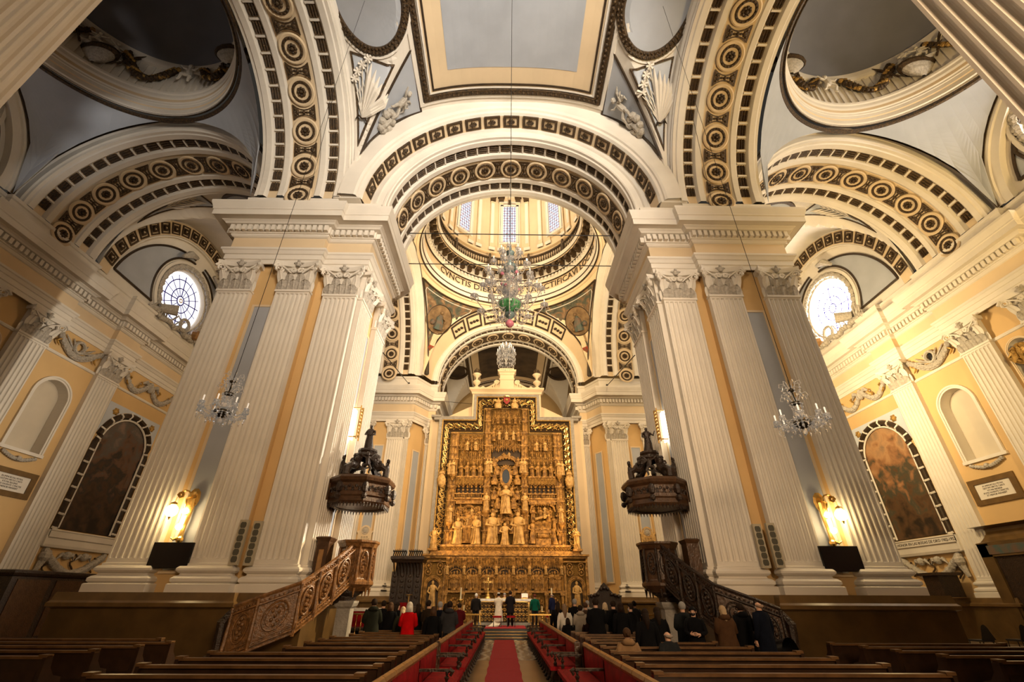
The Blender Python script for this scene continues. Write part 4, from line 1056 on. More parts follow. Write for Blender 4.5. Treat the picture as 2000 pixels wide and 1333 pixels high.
        for k in range(len(pr)-1):
            m_ = WHITE if not (cof and k == 5) else CREAM
            ar.mat(m_).grid([[(pr[j][0], yc+pr[j][1]*cos(pi*i/48), ZS+pr[j][1]*(1.1 if cof else 1)*sin(pi*i/48)) for i in range(49)] for j in (k, k+1)])
        if not cof: ar.mat(BRONZE).grid([[(X-.24, yc+rr_*cos(pi*i/48), ZS+rr_*sin(pi*i/48)) for i in range(49)] for rr_ in (Rr-.02, Rr+.16)])
        aro = ar.build('wall_arch', root)
        if cof:
            for i in range(1, 22):
                t = pi*i/22; rc_ = Rr-.43; c = (X-.10, yc+rc_*cos(t), ZS+rc_*1.1*sin(t))
                n = Vector((-1, -.12*cos(t), -.12*sin(t))).normalized()
                Mx = frame(c, n, (0, -sin(t), cos(t)))
                o = inst(COF2, 'coffer', aro); o.matrix_local = Mx @ Matrix.Rotation(pi/2, 4, 'X') @ Matrix.Diagonal((.90, .86, 1, 1))
    # carved trophies under the crossing window (urn, barrel, wreaths)
    t = MB().mat(WREATH)
    for k in range(26):
        y = 25.6+6.2*k/25; t.ball((X-.25-.1*random.random(), y, 18.95+.2*random.random()+.1*sin(k)), .17+.08*random.random(), 6)
        if k % 2: t.tube([(X-.2, y, 19.2), (X-.35, y-.3+.6*random.random(), 19.7), (X-.3, y-.5+random.random(), 20.0)], [.05, .07, .01], 4)
    t.tube([(X-.1, 26.7, 19.6), (X-.9, 27.3, 19.75)], [.32, .4], 10)
    for r_ in (.45,): t.tube([(X-.45, 28.9+r_*cos(a*pi/10), 19.5+r_*sin(a*pi/10)) for a in range(21)], .11, 6)
    t.mat(OAK).ball((X-.5, 30.2, 19.4), .42, 8); t.build('window_trophy', root)
    for yy in (27.6, 29.9):
        t = MB().mat(WREATH); 
        t.tube([(X-.3, yy-.2*0, 24.9), (X-.4, yy+(-1 if yy < 28.7 else 1)*.8, 24.6), (X-.3, yy+(-1 if yy < 28.7 else 1)*1.3, 24.0)], [.15, .3, .12], 6); t.build('window_crest', root)
    # closing end of nave aisles
    return root
GLASSR = mat('sunlit_window_glass', (1, 1, 1), .5, emit=(1.0, .90, .72), es=26)
GLASSL = mat('daylit_window_glass', (1, 1, 1), .5, emit=(.92, .95, 1.0), es=1.35)
side_wall(1); side_wall(-1)
wb = MB().mat(YELLOW); wb.box(-27, 27, 58, 58.5, 0, 32); o = wb.build('wall_back'); o['kind'] = 'structure'
wb = MB().mat(CREAM); wb.box(-27, 27, -9.5, -9, 0, 34); o = wb.build('wall_front'); o['kind'] = 'structure'

_b5 = set(o.name for o in COL.objects)
# ============================================================ FIGURES (statues)
def robed(b, T, h=1.0, arms=1, seed=0, hat=False, wide=1.0, seated=False, m=None):
    """standing robed figure in local coords (x right, y up, z towards the viewer), height h"""
    rn = random.Random(seed); n = 12; rows = []; ph = rn.random()*6; lean = rn.uniform(-.05, .05)
    prof = [(0, .17), (.06, .175), (.2, .15), (.36, .135), (.5, .125), (.60, .12), (.70, .135), (.78, .15), (.83, .11), (.86, .05)]
    if seated: prof = [(0, .2), (.1, .22), (.3, .24), (.42, .2), (.55, .14), (.68, .15), (.78, .155), (.83, .11), (.86, .05)]
    for z, r in prof:
        fold = .16*(1-z)*1.0
        rows.append([T((r*wide*(1+fold*sin(5*(2*pi*k/n)+ph+z*3))*cos(2*pi*k/n)*1.05+lean*sin(z*3))*h, z*h, (r*.72*(1+fold*cos(4*(2*pi*k/n)+ph))*sin(2*pi*k/n))*h) for k in range(n)])
    b.grid(rows, True, True)
    b.ball(T(lean*.3*h, .925*h, .015*h), .068*h, 8, (1, 1, 1.15)); b.tube([T(0, .84*h, 0), T(0, .9*h, .01*h)], .035*h, 6)
    if hat: b.lathe([(.065*h, 0), (.075*h, .03*h), (.05*h, .1*h), (.005*h, .15*h)], T(0, .97*h, 0), n=8)
    if arms == 1: A = [[(.15, .76), (.2, .6, .06), (.08, .58, .14)], [(-.15, .76), (-.2, .6, .06), (-.02, .55, .14)]]
    elif arms == 2: A = [[(.15, .76), (.26, .66, .05), (.34, .84, .08)], [(-.15, .76), (-.2, .6, .06), (-.06, .52, .14)]]
    elif arms == 3: A = [[(.15, .76), (.17, .62, .10), (.015, .68, .16)], [(-.15, .76), (-.17, .62, .10), (-.015, .68, .16)]]
    else: A = [[(.15, .76), (.22, .6, .03), (.2, .45, .08)], [(-.15, .76), (-.2, .6, .06), (-.1, .5, .14)]]
    for a in A: b.tube([T(p[0]*h, p[1]*h, (p[2] if len(p) > 2 else 0)*h) for p in a], [.05*h, .042*h, .028*h], 6)
    for k in range(3):
        x0 = rn.uniform(-.12, .12); b.tube([T(x0*h, .62*h, .11*h), T((x0+rn.uniform(-.06, .06))*h, .3*h, .12*h), T(x0*1.4*h, .03*h, .13*h)], [.014*h, .02*h, .014*h], 4)
def mkfig(name, m, **k):
    b = MB().mat(m); b.smooth = True; robed(b, lambda x, y, z: (x, -z, y), **k); return mk_mesh(b, name)
FIG = [mkfig('statue', ALAB, arms=a, seed=s, hat=h_) for a, s, h_ in ((1, 1, False), (2, 2, False), (3, 3, False), (4, 4, True), (1, 5, True), (4, 6, False))]
FIGL = [mkfig('statue', ALABL, arms=a, seed=s) for a, s in ((1, 11), (3, 12), (2, 13))]
# ============================================================ ALTARPIECE
RX = .13
TRAC = bpy.data.materials.new('gilded_tracery'); TRAC.use_nodes = True; nt = TRAC.node_tree; bs = nt.nodes['Principled BSDF']; bs.inputs['Roughness'].default_value = .55; bs.inputs['Metallic'].default_value = .1
tc = nt.nodes.new('ShaderNodeTexCoord'); mp = nt.nodes.new('ShaderNodeMapping'); mp.inputs['Scale'].default_value = (9, 9, 6); vo = nt.nodes.new('ShaderNodeTexVoronoi'); vo.feature = 'DISTANCE_TO_EDGE'; rr = nt.nodes.new('ShaderNodeValToRGB')
rr.color_ramp.elements[0].position = .04; rr.color_ramp.elements[0].color = (.60, .33, .075, 1); rr.color_ramp.elements[1].position = .24; rr.color_ramp.elements[1].color = (.05, .022, .007, 1)  # dark cells: crevice shade put into the colour between the gilt lines
nt.links.new(tc.outputs['Object'], mp.inputs[0]); nt.links.new(mp.outputs[0], vo.inputs[0]); nt.links.new(vo.outputs[0], rr.inputs[0]); nt.links.new(rr.outputs[0], bs.inputs['Base Color'])
bp = nt.nodes.new('ShaderNodeBump'); bp.invert = True; bp.inputs['Strength'].default_value = .9; bp.inputs['Distance'].default_value = .08; nt.links.new(vo.outputs[0], bp.inputs['Height']); nt.links.new(bp.outputs[0], bs.inputs['Normal'])
ret = empty('altarpiece', (RX, 37, 0), 0, 'towering carved golden alabaster altarpiece in a stepped gilt scrollwork frame behind the altar', 'altarpiece')
def sub(name, b): return b.build(name, ret)
# back slab in stepped outline
b = MB().mat(TRAC); b.prism([(-4.7, 5.2), (4.7, 5.2), (4.7, 14.15), (1.95, 14.15), (1.95, 16.4), (-1.95, 16.4), (-1.95, 14.15), (-4.7, 14.15)], 'y', .55, .8); sub('relief_ground', b)
# outer moulded frame, gilt splay with vine scrolls
outl = [(-5.45, 4.9), (-5.45, 15.1), (-2.6, 15.1), (-2.6, 17.25), (2.6, 17.25), (2.6, 15.1), (5.45, 15.1), (5.45, 4.9)]
inl = [(-4.72, 4.9), (-4.72, 14.2), (-1.95, 14.2), (-1.95, 16.4), (1.95, 16.4), (1.95, 14.2), (4.72, 14.2), (4.72, 4.9)]
out2 = [(-5.75, 4.9), (-5.75, 15.4), (-2.85, 15.4), (-2.85, 17.5), (2.85, 17.5), (2.85, 15.4), (5.75, 15.4), (5.75, 4.9)]
GRD = mat('gold_frame_ground', (.05, .028, .01), .6, .3)
b = MB(); b.mat(GRD).grid([[(x, -.15, z) for x, z in outl], [(x, .45, z) for x, z in inl]])
b.mat(GOLD).grid([[(x, -.15, z) for x, z in outl], [(x*1.0, -.28, z) for x, z in outl]])
b.mat(STONEG).grid([[(x, -.28, z) for x, z in outl], [(x, -.34, z) for x, z in out2], [(x, .6, z) for x, z in out2]])
for (P, Q) in ((inl, .02),):
    for k in range(len(inl)-1):
        (x0, z0), (x1, z1) = inl[k], inl[k+1]; b.mat(GOLD).tube([(x0, .40, z0), (x1, .40, z1)], .06, 6)
for k in range(len(outl)-1):
    (x0, z0), (x1, z1) = outl[k], outl[k+1]; b.mat(GOLD).tube([(x0, -.24, z0), (x1, -.24, z1)], .07, 6)
sub('frame', b)
b = MB()
for k in range(len(outl)-1):
    A0, A1, B0, B1 = Vector(outl[k]), Vector(outl[k+1]), Vector(inl[k]), Vector(inl[k+1]); L = ((A1-A0).length+(B1-B0).length)/2; n = max(2, int(L/.52))
    for j in range(n):
        t = (j+.5)/n; a = A0+(A1-A0)*t; c = B0+(B1-B0)*t; mid = (a+c)/2; u = (A1-A0).normalized(); v = (a-c); vl = v.length; v = v/vl; sg = 1 if j % 2 else -1
        pts = []
        for i in range(16):
            an = i/15*3.6*pi; r_ = .27*(1-.72*i/15); lu = r_*cos(an)*sg; lv = r_*sin(an)*1.0
            p = mid+u*lu+v*lv*.95; dd = .15-lv/vl*.6*.9
            pts.append((p.x, dd-.07, p.y))
        b.mat(GOLDB).tube(pts, [.055-.02*i/15 for i in range(16)], 5)
        for q in range(5):
            an = q*1.3+j; p = mid+u*.25*cos(an)+v*.3*sin(an); b.mat(GOLD if q % 2 else GOLDB).ball((p.x, .15-.3*sin(an)/vl*.6-.05, p.y), .07, 5)
sub('vine_scrollwork', b)
# cornice, pediment pedestal, scrolls
b = MB().mat(CREAM)
def cor(x0, x1, z, dz=.5, pr=.35):
    b.sweep([(0, z), (.08, z+.08*dz), (.10, z+.35*dz), (pr*.6, z+.5*dz), (pr, z+.7*dz), (pr, z+.95*dz), (0, z+dz)], [(x1, .5), (x1, -.3), (x0, -.3), (x0, .5)][::-1])
cor(-3.0, 3.0, 17.45, .6, .3); b.box(-3.0, 3.0, -.28, .5, 17.3, 18.0); b.box(-3.0, -2.86, -.3, .5, 15.4, 17.5); b.box(2.86, 3.0, -.3, .5, 15.4, 17.5)
b.box(-2.2, 2.2, -.1, .4, 18.0, 18.12); b.box(-.62, .62, -.25, .4, 18.05, 19.45); b.sweep([(0, 19.4), (.06, 19.45), (.08, 19.6), (.22, 19.72), (.22, 19.86), (.05, 19.92), (0, 20.1)], [(-.62, .4), (-.62, -.25), (.62, -.25), (.62, .4)]); b.box(-.55, .55, -.2, .4, 19.9, 20.1)
b.sweep([(.0, 18.9), (.06, 18.95), (.06, 19.05), (0, 19.1)], [(-.62, .4), (-.62, -.25), (.62, -.25), (.62, .4)])
sub('crowning_pedestal', b)
for s_ in (-1, 1):
    b = MB().mat(CREAM); pts = [(s_*(2.1-1.35*t), -.05, 18.12+.75*t**1.6) for t in [i/10 for i in range(11)]]
    b.tube(pts, [.08+.02*i/10 for i in range(11)], 6); volute(b, (s_*.92, -.1, 18.72), .24, (1, 0), .08); volute(b, (s_*2.15, -.08, 18.22), .13, (1, 0), .05)
    for k in range(5): b.tube([(s_*(1.9-.22*k), -.02, 18.1), (s_*(1.75-.2*k), -.1, 18.2+.1*k)], [.06, .08], 5)
    b.prism([(s_*2.0, 18.05), (s_*.6, 18.05), (s_*.6, 18.8), (s_*1.0, 18.55), (s_*1.5, 18.25)], 'y', 0, .1); sub('scroll', b)
    b = MB().mat(CREAM); b.smooth = True
    b.lathe([(.22, 0), (.22, .25), (.1, .3), (.13, .4), (.33, .62), (.36, .75), (.2, .9), (.08, 1.0), (.1, 1.15), (.3, 1.35), (.4, 1.5), (.34, 1.55), (.1, 1.5)], (s_*2.72, .0, 18.05), n=14)
    b.smooth = False; b.mat(BRONZE)
    for k in range(9): b.tube([(s_*2.72, 0, 19.55), (s_*2.72+.25*cos(k*.9), .25*sin(k*.9), 19.75+.1*(k % 3)), (s_*2.72+.16*cos(k*.9), .1*sin(k*.9), 20.0+.08*(k % 3))], [.1, .09, .02], 5)
    sub('flaming_urn', b)
    b = MB().mat(CREAM); b.prism([(s_*3.0, 15.4), (s_*3.0, 16.5), (s_*3.4, 16.35), (s_*5.3, 15.4)], 'y', .1, .5); sub('shoulder_slope', b)
    b = MB().mat(STONEG); b.box(min(s_*5.6, s_*6.45), max(s_*5.6, s_*6.45), -.4, .5, 15.32, 15.5); b.box(min(s_*5.6, s_*6.2), max(s_*5.6, s_*6.2), -.3, .5, 15.1, 15.32); sub('shoulder_cornice', b)
    b = MB().mat(CREAM).box(min(s_*5.75, s_*6.6), max(s_*5.75, s_*6.6), .3, .8, 0, 15.3); sub('side_pilaster_strip', b)
# seated angels with red shield at the top
RED = mat('red_shield', (.30, .02, .015), .5)
b = MB().mat(RED); b.prism([(-.28, 17.15), (.28, 17.15), (.25, 16.75), (0, 16.5), (-.25, 16.75)], 'y', -.42, -.3); b.mat(GOLDB).ball((0, -.42, 16.9), .13, 8); b.lathe([(.28, 0), (.3, .1), (.2, .16)], (0, -.36, 17.15), n=10); sub('shield', b)
for s_ in (-1, 1):
    b = MB().mat(ALABL); b.smooth = True; robed(b, lambda x, y, z: (s_*.72+x, -.3-z, 16.15+y), h=1.0, arms=2 if s_ < 0 else 1, seed=30+s_, seated=True, wide=1.3)
    b.tube([(s_*.85, -.2, 16.8), (s_*1.15, -.15, 17.0), (s_*1.2, -.15, 16.6)], [.1, .12, .03], 5); sub('angel', b)
# canopy generator
def canopy(b, x0, x1, z0, z1, y, n, drop=.3, m=None):
    """tiers of little openwork gables, pendants and pinnacles"""
    w_ = (x1-x0)/n; T_ = max(1, int(round((z1-z0)/.62))); th = (z1-z0)/T_
    for r_ in range(T_):
        zb = z0+th*r_; off = (w_/2 if r_ % 2 else 0); yy = y+.045*r_
        for k in range(n+(0 if r_ % 2 == 0 else -1)):
            cx = x0+w_*(k+.5)+off; zz = zb+(drop*(.5-.5*cos(2*pi*(k+.5)/n)) if r_ == 0 else 0)
            b.mat(m or ALAB).lathe([(.005, -.14), (w_*.17, 0), (w_*.20, .08), (w_*.10, th*.45), (w_*.13, th*.5), (.008, th*1.02)], (cx, yy, zz), n=5)
            for s_ in (-1, 1): b.tube([(cx+s_*w_*.40, yy-.02, zz-.02), (cx+s_*w_*.40, yy-.03, zz+th*.55), (cx+s_*w_*.40, yy-.02, zz+th*.95)], [.012, .026, .006], 4); b.tube([(cx+s_*w_*.40, yy-.03, zz+th*.32), (cx+s_*w_*.1, yy-.07, zz+th*.62)], .022, 4)
            b.mat(ALABL).ball((cx, yy-.07, zz+th*.68), w_*.085, 5)
        b.mat(m or ALAB).box(x0, x1, yy+.06, yy+.10, zb+th*.86, zb+th*.92)
def tower(b, x, z0, z1, y, w_, m=None, n=None):
    """gothic buttress with crocketed stages"""
    b.mat(m or ALAB); n = n or max(2, int((z1-z0)/1.1))
    b.box(x-w_*.5, x+w_*.5, y, .6, z0, z1)
    for i in range(n):
        za = z0+(z1-z0)*i/n; zb_ = z0+(z1-z0)*(i+1)/n
        b.box(x-w_*.62, x+w_*.62, y-.08, y+.1, zb_-.1, zb_)
        for s_ in (-1, 0, 1): b.tube([(x+s_*w_*.38, y-.05, za), (x+s_*w_*.38, y-.05, zb_-.25), (x+s_*w_*.38, y-.05, zb_)], [.03, .04, .008], 4)
        for q in range(4): b.ball((x+(q-1.5)*w_*.25, y-.07, zb_-.18), .05, 5)
def fig(name, x, y, z, h, k, lite=False, rz=0., sx=1.):
    me = (FIGL if lite else FIG)[k % (3 if lite else 6)]
    return inst(me, name, ret, (x, y, z), (0, 0, rz), (h*sx, h, h))
for s_ in (-1, 1):
    b = MB(); tower(b, s_*4.32, 5.25, 14.1, .1, .62); b.build('buttress', ret); b = MB(); tower(b, s_*1.52, 5.25, 16.3 if False else 14.1, .0, .52); b.build('buttress', ret)
    b = MB(); tower(b, s_*1.6, 14.1, 16.3, .15, .45); b.build('buttress', ret)
    for z, h in ((6.9, 1.25), (10.5, 1.2)):
        fig('statue', s_*4.32, -.12, z, h, 1 if z < 8 else 4, True)
        if z > 9: fig('statue', s_*4.6, -.1, z, h*.95, 2, True)
    for z, h in ((7.75, 1.35), (10.65, 1.15)):
        fig('statue', s_*1.52, -.2, z, h, 0, True)
        if z > 9: fig('statue', s_*1.28, -.16, z, h, 1, True)
    # brackets
    for x, z in ((4.32, 6.9), (4.32, 10.5), (1.52, 7.75), (1.52, 10.65)): b = MB().mat(ALAB); b.lathe([(.05, -.5), (.12, -.35), (.28, -.15), (.32, 0), (0, 0)], (s_*x, -.1, z), n=8); b.build('bracket', ret)
    # side bay: canopies, row of statues, parapet, dark coffered vault, ledge
    b = MB(); xa, xb = (1.85, 3.95) if s_ > 0 else (-3.95, -1.85)
    canopy(b, xa, xb, 11.45, 14.05, .12, 6, .0); b.build('canopy', ret)
    for q in range(4): fig('statue', xa+.28+(xb-xa-.56)*q/3, .12, 10.35, 1.12, q+2)
    b = MB(); canopy(b, xa+.25, xb-.25, 12.6, 13.6, -.05, 3, 0); b.build('canopy', ret)
    for q in range(2): fig('statue', xa+.7+.7*q, -.12, 12.5, .8, q, True)
    b = MB().mat(TRAC); b.prism([(xa-.05, 9.78), (xb+.05, 9.78), (xb+.05, 10.32), (xa-.05, 10.32)], 'y', -.18, .4)
    for k in range(9):
        x = xa+(xb-xa)*k/8; b.mat(ALAB).tube([(x, -.2, 9.45 if k % 2 == 0 else 9.7), (x, -.22, 10.35)], [.012, .05], 4)
        if k < 8: b.tube([(x+.03, -.21, 9.78), (x+.13, -.22, 9.6), (x+.23, -.21, 9.78)], .03, 4)
        b.ball((x, -.22, 10.1), .07, 5)
    b.mat(ALAB).box(xa-.05, xb+.05, -.24, .1, 10.28, 10.38); b.build('tracery_parapet', ret)
    b = MB().mat(ALAB); b.box(xa-.1, xb+.1, -.1, .5, 8.62, 8.74)
    b.box(xa-.1, xb+.1, -.16, .5, 8.98, 9.06)
    for k in range(16): b.box(xa+.02+(xb-xa)*k/16, xa+.08+(xb-xa)*k/16, -.1, .3, 8.76, 8.96)
    b.build('ledge', ret)
    b = MB().mat(GRD); b.prism([(xa, 9.06), (xb, 9.06), (xb, 9.8), (xa, 9.8)], 'y', .35, .5); b.mat(ALAB)
    for r_ in range(3):
        for k in range(6): b.ball((xa+.18+(xb-xa-.36)*k/5, .3-.16*r_, 9.15+.22*r_), .1, 6, (1, .5, 1))
    b.build('coffered_vaulting', ret)
# left scene: arcade with attendants round a draped table
b = MB().mat(ALAB); xa, xb = -3.95, -1.85
for cx, r_ in ((-3.6, .28), (-2.9, .42), (-2.2, .28)):
    for q in (0, .07): b.tube([(cx+(r_+q)*cos(pi*k/10), .3-q, 7.75+(r_+q)*sin(pi*k/10)) for k in range(11)], .035, 5)
    for k in range(9): a = pi*(k+.5)/9; b.ball((cx+(r_-.08)*cos(a), .35, 7.75+(r_-.08)*sin(a)), .045, 5)
for x in (-3.93, -3.32, -2.48, -1.9): b.tube([(x, .3, 6.2), (x, .3, 7.75)], .05, 6)
b.box(xa, xb, .1, .5, 8.3, 8.62); b.build('arcade', ret)
b = MB().mat(ALAB); b.box(-3.25, -2.65, -.15, .3, 5.45, 6.55); b.box(-3.35, -2.55, -.2, .3, 6.5, 6.66)
for k in range(7): b.tube([(-3.2+.09*k, -.17, 6.5), (-3.22+.1*k, -.2, 5.5)], .03, 4)
b.build('draped_table', ret)
for x, z, h, k, rz in ((-3.65, 5.35, 1.9, 3, .5), (-2.25, 5.35, 2.05, 0, -.6), (-2.9, 6.2, 1.55, 1, 0), (-3.4, 6.35, 1.2, 2, .2), (-2.5, 6.3, 1.35, 5, -.2), (-3.75, 6.9, .9, 1, 0), (-2.05, 6.9, 1.0, 4, 0)):
    fig('relief_figure', x, -.1 if z < 6 else .18, z, h, k, z < 6, rz, 1.15)
# right scene: canopied bed with figures
b = MB().mat(ALAB); b.box(1.85, 3.95, .0, .5, 8.25, 8.62); xa, xb = 1.9, 3.9
for k in range(14): b.tube([(xa+.1+(xb-xa-.2)*k/13, -.02, 8.3), (xa+.1+(xb-xa-.2)*k/13, -.03, 8.12)], [.07, .01], 4)
for s_ in (-1, 1): b.tube([(2.9+s_*1.0, -.02, 7.7), (2.9+s_*.85, -.02, 8.1), (2.9+s_*.6, -.02, 8.2)], [.05, .09, .05], 6)
b.build('scene_lintel', ret)
b = MB().mat(ALAB); b.smooth = True
b.grid([[(2.25+1.25*i/12, .1-.35*j/6, 7.05-.07*j-.06*sin(i*1.5+j)-(.25 if j > 5 else 0)) for i in range(13)] for j in range(7)]); b.smooth = False
b.box(2.25, 3.5, -.15, .3, 6.15, 6.75)
for k in range(11): b.tube([(2.3+.115*k, -.26, 6.85), (2.3+.115*k, -.24, 6.5)], [.05, .02], 4)
b.box(2.3, 3.45, -.3, .2, 5.3, 5.75); b.tube([(2.45, -.25, 5.95), (3.3, -.25, 5.95)], .17, 8); b.build('canopied_bed', ret)
b = MB().mat(ALABL); b.smooth = True; robed(b, lambda x, y, z: (2.3+y*.9, -.02-z, 7.15+.25*y+x*.5), h=1.25, arms=1, seed=51); b.build('reclining_figure', ret)
for x, z, h, k, rz in ((2.08, 5.4, 1.7, 1, .5), (3.72, 5.35, 1.35, 3, -.6), (2.15, 6.9, 1.15, 2, .3), (3.3, 7.0, .95, 0, -.3), (3.75, 6.4, 1.0, 5, -.4), (2.75, 7.25, .75, 4, .2), (3.0, 5.4, .6, 2, 0)):
    fig('relief_figure', x, -.12 if z < 6 else .15, z, h, k, False, rz, 1.2)
# centre: apostles, ascending Virgin, angels, shell niches, oculus
for x, z, h, k, rz, y in ((-1.0, 5.35, 2.25, 3, .4, -.2), (.98, 5.35, 2.3, 0, -.4, -.2), (-.05, 5.3, 1.55, 2, .2, -.3), (-.55, 6.1, 1.4, 1, .3, .1), (.5, 6.1, 1.35, 5, -.3, .1), (-.95, 7.0, 1.15, 4, .2, .2), (.95, 7.1, 1.1, 1, -.2, .2), (0.1, 6.5, 1.0, 0, 0, .15), (-.3, 6.9, .8, 3, 0, .2), (.45, 6.95, .8, 4, 0, .2)):
    fig('relief_figure', x, y, z, h, k, y < 0, rz, 1.2)
for k, (x, z, h) in enumerate(((-.75, 7.7, .75), (-.35, 7.35, .7), (.3, 7.4, .7), (.75, 7.8, .75), (-1.05, 8.1, .7), (1.1, 8.2, .7), (-.6, 8.5, .6), (.6, 8.4, .6), (-3.1, 7.2, .75), (-2.65, 7.3, .7), (-3.55, 7.6, .6), (-2.3, 7.5, .65), (-3.0, 6.7, .9), (2.2, 7.6, .6), (2.6, 7.6, .55), (3.1, 7.55, .6), (3.5, 7.3, .7), (-.2, 11.9, .55), (.25, 11.9, .55), (-.6, 9.5, .6), (.62, 9.45, .6))): fig('relief_figure', x, .16+.05*(k % 2), z, h, k, k % 3 == 0, random.uniform(-.7, .7), 1.35)
o = fig('statue', 0.0, -.28, 7.5, 2.15, 1, True, 0, 1.15); o['label'] = 'praying robed figure at the centre'
for s_ in (-1, 1):
    b = MB().mat(ALAB)
    for k in range(9): a = pi*(k+.5)/9; b.tube([(s_*.92, .3, 8.75), (s_*.92+.33*cos(a), .22, 8.75+.42*sin(a))], [.02, .05], 5)
    b.tube([(s_*.92+.36*cos(pi*k/10), .22, 8.75+.46*sin(pi*k/10)) for k in range(11)], .04, 5); b.build('shell_niche', ret)
for s_ in (-1, 1):
    for x, z, h, k in ((.62, 7.9, 1.0, 1), (.95, 8.6, .85, 0), (.5, 8.9, .75, 2), (.95, 9.75, .95, 4), (.72, 10.5, .9, 1), (1.0, 11.2, .8, 5)):
        b = MB().mat(ALAB); b.smooth = True; robed(b, lambda X_, Y_, Z_: (s_*(x+X_), .0-Z_, z+Y_), h=h, arms=2, seed=int(z*10)+k, wide=1.25, seated=True)
        b.tube([(s_*(x+.1), .1, z+h*.7), (s_*(x+.38), .12, z+h*.95), (s_*(x+.42), .12, z+h*.5)], [.06, .09, .02], 5); b.build('angel', ret)
b = MB().mat(mat('oculus_glass', (.05, .06, .08), .15)); b.grid([[(r_*.31*cos(2*pi*k/32), -.02, 10.41+r_*.56*sin(2*pi*k/32)*(1-.12*abs(cos(2*pi*k/32)))) for k in range(32)] for r_ in (0, 1)], True)
b.mat(ALAB)
for r_ in (1.1, 1.3, 1.5): b.tube([(r_*.31*cos(2*pi*k/32), -.06, 10.41+r_*.56*sin(2*pi*k/32)) for k in range(33)], .045, 5)
for k in range(26): a = 2*pi*k/26; b.tube([(.5*cos(a), -.04, 10.41+.82*sin(a)), (.72*cos(a), .05, 10.41+1.05*sin(a))], [.06, .01], 4)
b.build('oculus', ret)
# dark vault and great hanging canopy at the top centre
b = MB().mat(GRD); b.prism([(-1.2, 11.4), (1.2, 11.4), (1.2, 12.9), (-1.2, 12.9)], 'y', .3, .45)
b.mat(ALAB)
for q in range(3): b.tube([((1.1-.14*q)*cos(pi*k/14), .25-.12*q, 11.35+(.85-.12*q)*sin(pi*k/14)) for k in range(15)], .05, 5)
for k in range(7): b.ball((-.75+.25*k, .1, 11.75+.18*sin(pi*k/6)), .12, 6)
b.build('arched_vault', ret)
b = MB(); canopy(b, -1.3, 1.3, 12.5, 16.3, .05, 8, .3); canopy(b, -.8, .8, 12.45, 13.4, -.2, 5, .2); b.build('canopy', ret)
for k in range(3): fig('statue', -.6+.6*k, -.15, 13.4+.0*k, .8, k, True)
for k in range(4): fig('statue', -.75+.5*k, -.1, 14.85, .75, k+1)
for s_ in (-1, 1): fig('statue', s_*1.05, -.1, 13.3, 1.0, 3)
# kneeling angels on the gilt frame and white statues at its foot
for s_ in (-1, 1):
    b = MB().mat(ALABL); b.smooth = True; robed(b, lambda x, y, z: (s_*5.1+x*s_, -.4-z, 9.75+y), h=1.15, arms=3, seed=60+s_, seated=True, wide=1.25); b.mat(ALABL).lathe([(.1, -.35), (.3, -.1), (.32, 0), (0, 0)], (s_*5.1, -.35, 9.75), n=8); b.build('kneeling_angel', ret)
    o = fig('statue', s_*5.35, -.55, 5.0, 1.5, 2 if s_ < 0 else 1, True)
    b = MB().mat(ALAB).box(s_*5.35-.35, s_*5.35+.35, -.9, 0, 4.85, 5.0); b.build('statue_base', ret)
# pierced balustrade and ledge
b = MB().mat(ALAB); b.box(-4.9, 4.9, -.45, .5, 5.16, 5.3); b.box(-5.5, 5.5, -.7, .6, 4.62, 4.86); b.box(-6.1, 6.1, -1.15, .6, 4.5, 4.62); b.mat(TRAC).box(-4.85, 4.85, -.35, .5, 4.86, 5.16)
b.mat(ALAB)
for k in range(48):
    x = -4.7+9.4*k/47; b.tube([(x-.09, -.38, 4.9), (x+.09, -.38, 5.14)], .025, 4); b.tube([(x+.09, -.38, 4.9), (x-.09, -.38, 5.14)], .025, 4)
b.build('pierced_balustrade', ret)
# ---- predella storey (front plane y = -1)
PY = -1.0
b = MB().mat(TRAC); b.box(-5.95, 5.95, PY+.25, .3, 0, 4.5); b.mat(ALAB).box(-6.05, 6.05, PY+.0, .3, .42, .75); b.box(-4.2, 4.2, PY-.12, 0, 2.16, 2.3); b.box(-6.0, 6.0, PY+.0, 0, 4.36, 4.52); b.box(-5.98, -5.85, PY+.05, 0, .6, 4.5); b.box(5.85, 5.98, PY+.05, 0, .6, 4.5); b.build('predella', ret)
pillx = [-4.12, -2.92, -1.8, -.62, .60, 1.75, 2.92, 4.05]
for x in pillx:
    b = MB(); tower(b, x, 2.3, 4.4, PY+.02, .22, n=2); b.build('predella_pillar', ret); inst(FIGL[int(x*7) % 3], 'statuette', ret, (x, PY-.14, 3.3), None, (.62, .62, .62))
    b = MB().mat(ALAB); b.tube([(x, PY-.02, .75), (x, PY-.02, 2.16)], [.11, .09], 8); b.box(x-.16, x+.16, PY-.16, PY+.1, .6, .8); b.box(x-.15, x+.15, PY-.15, PY+.1, 2.0, 2.16); b.build('colonnette', ret)
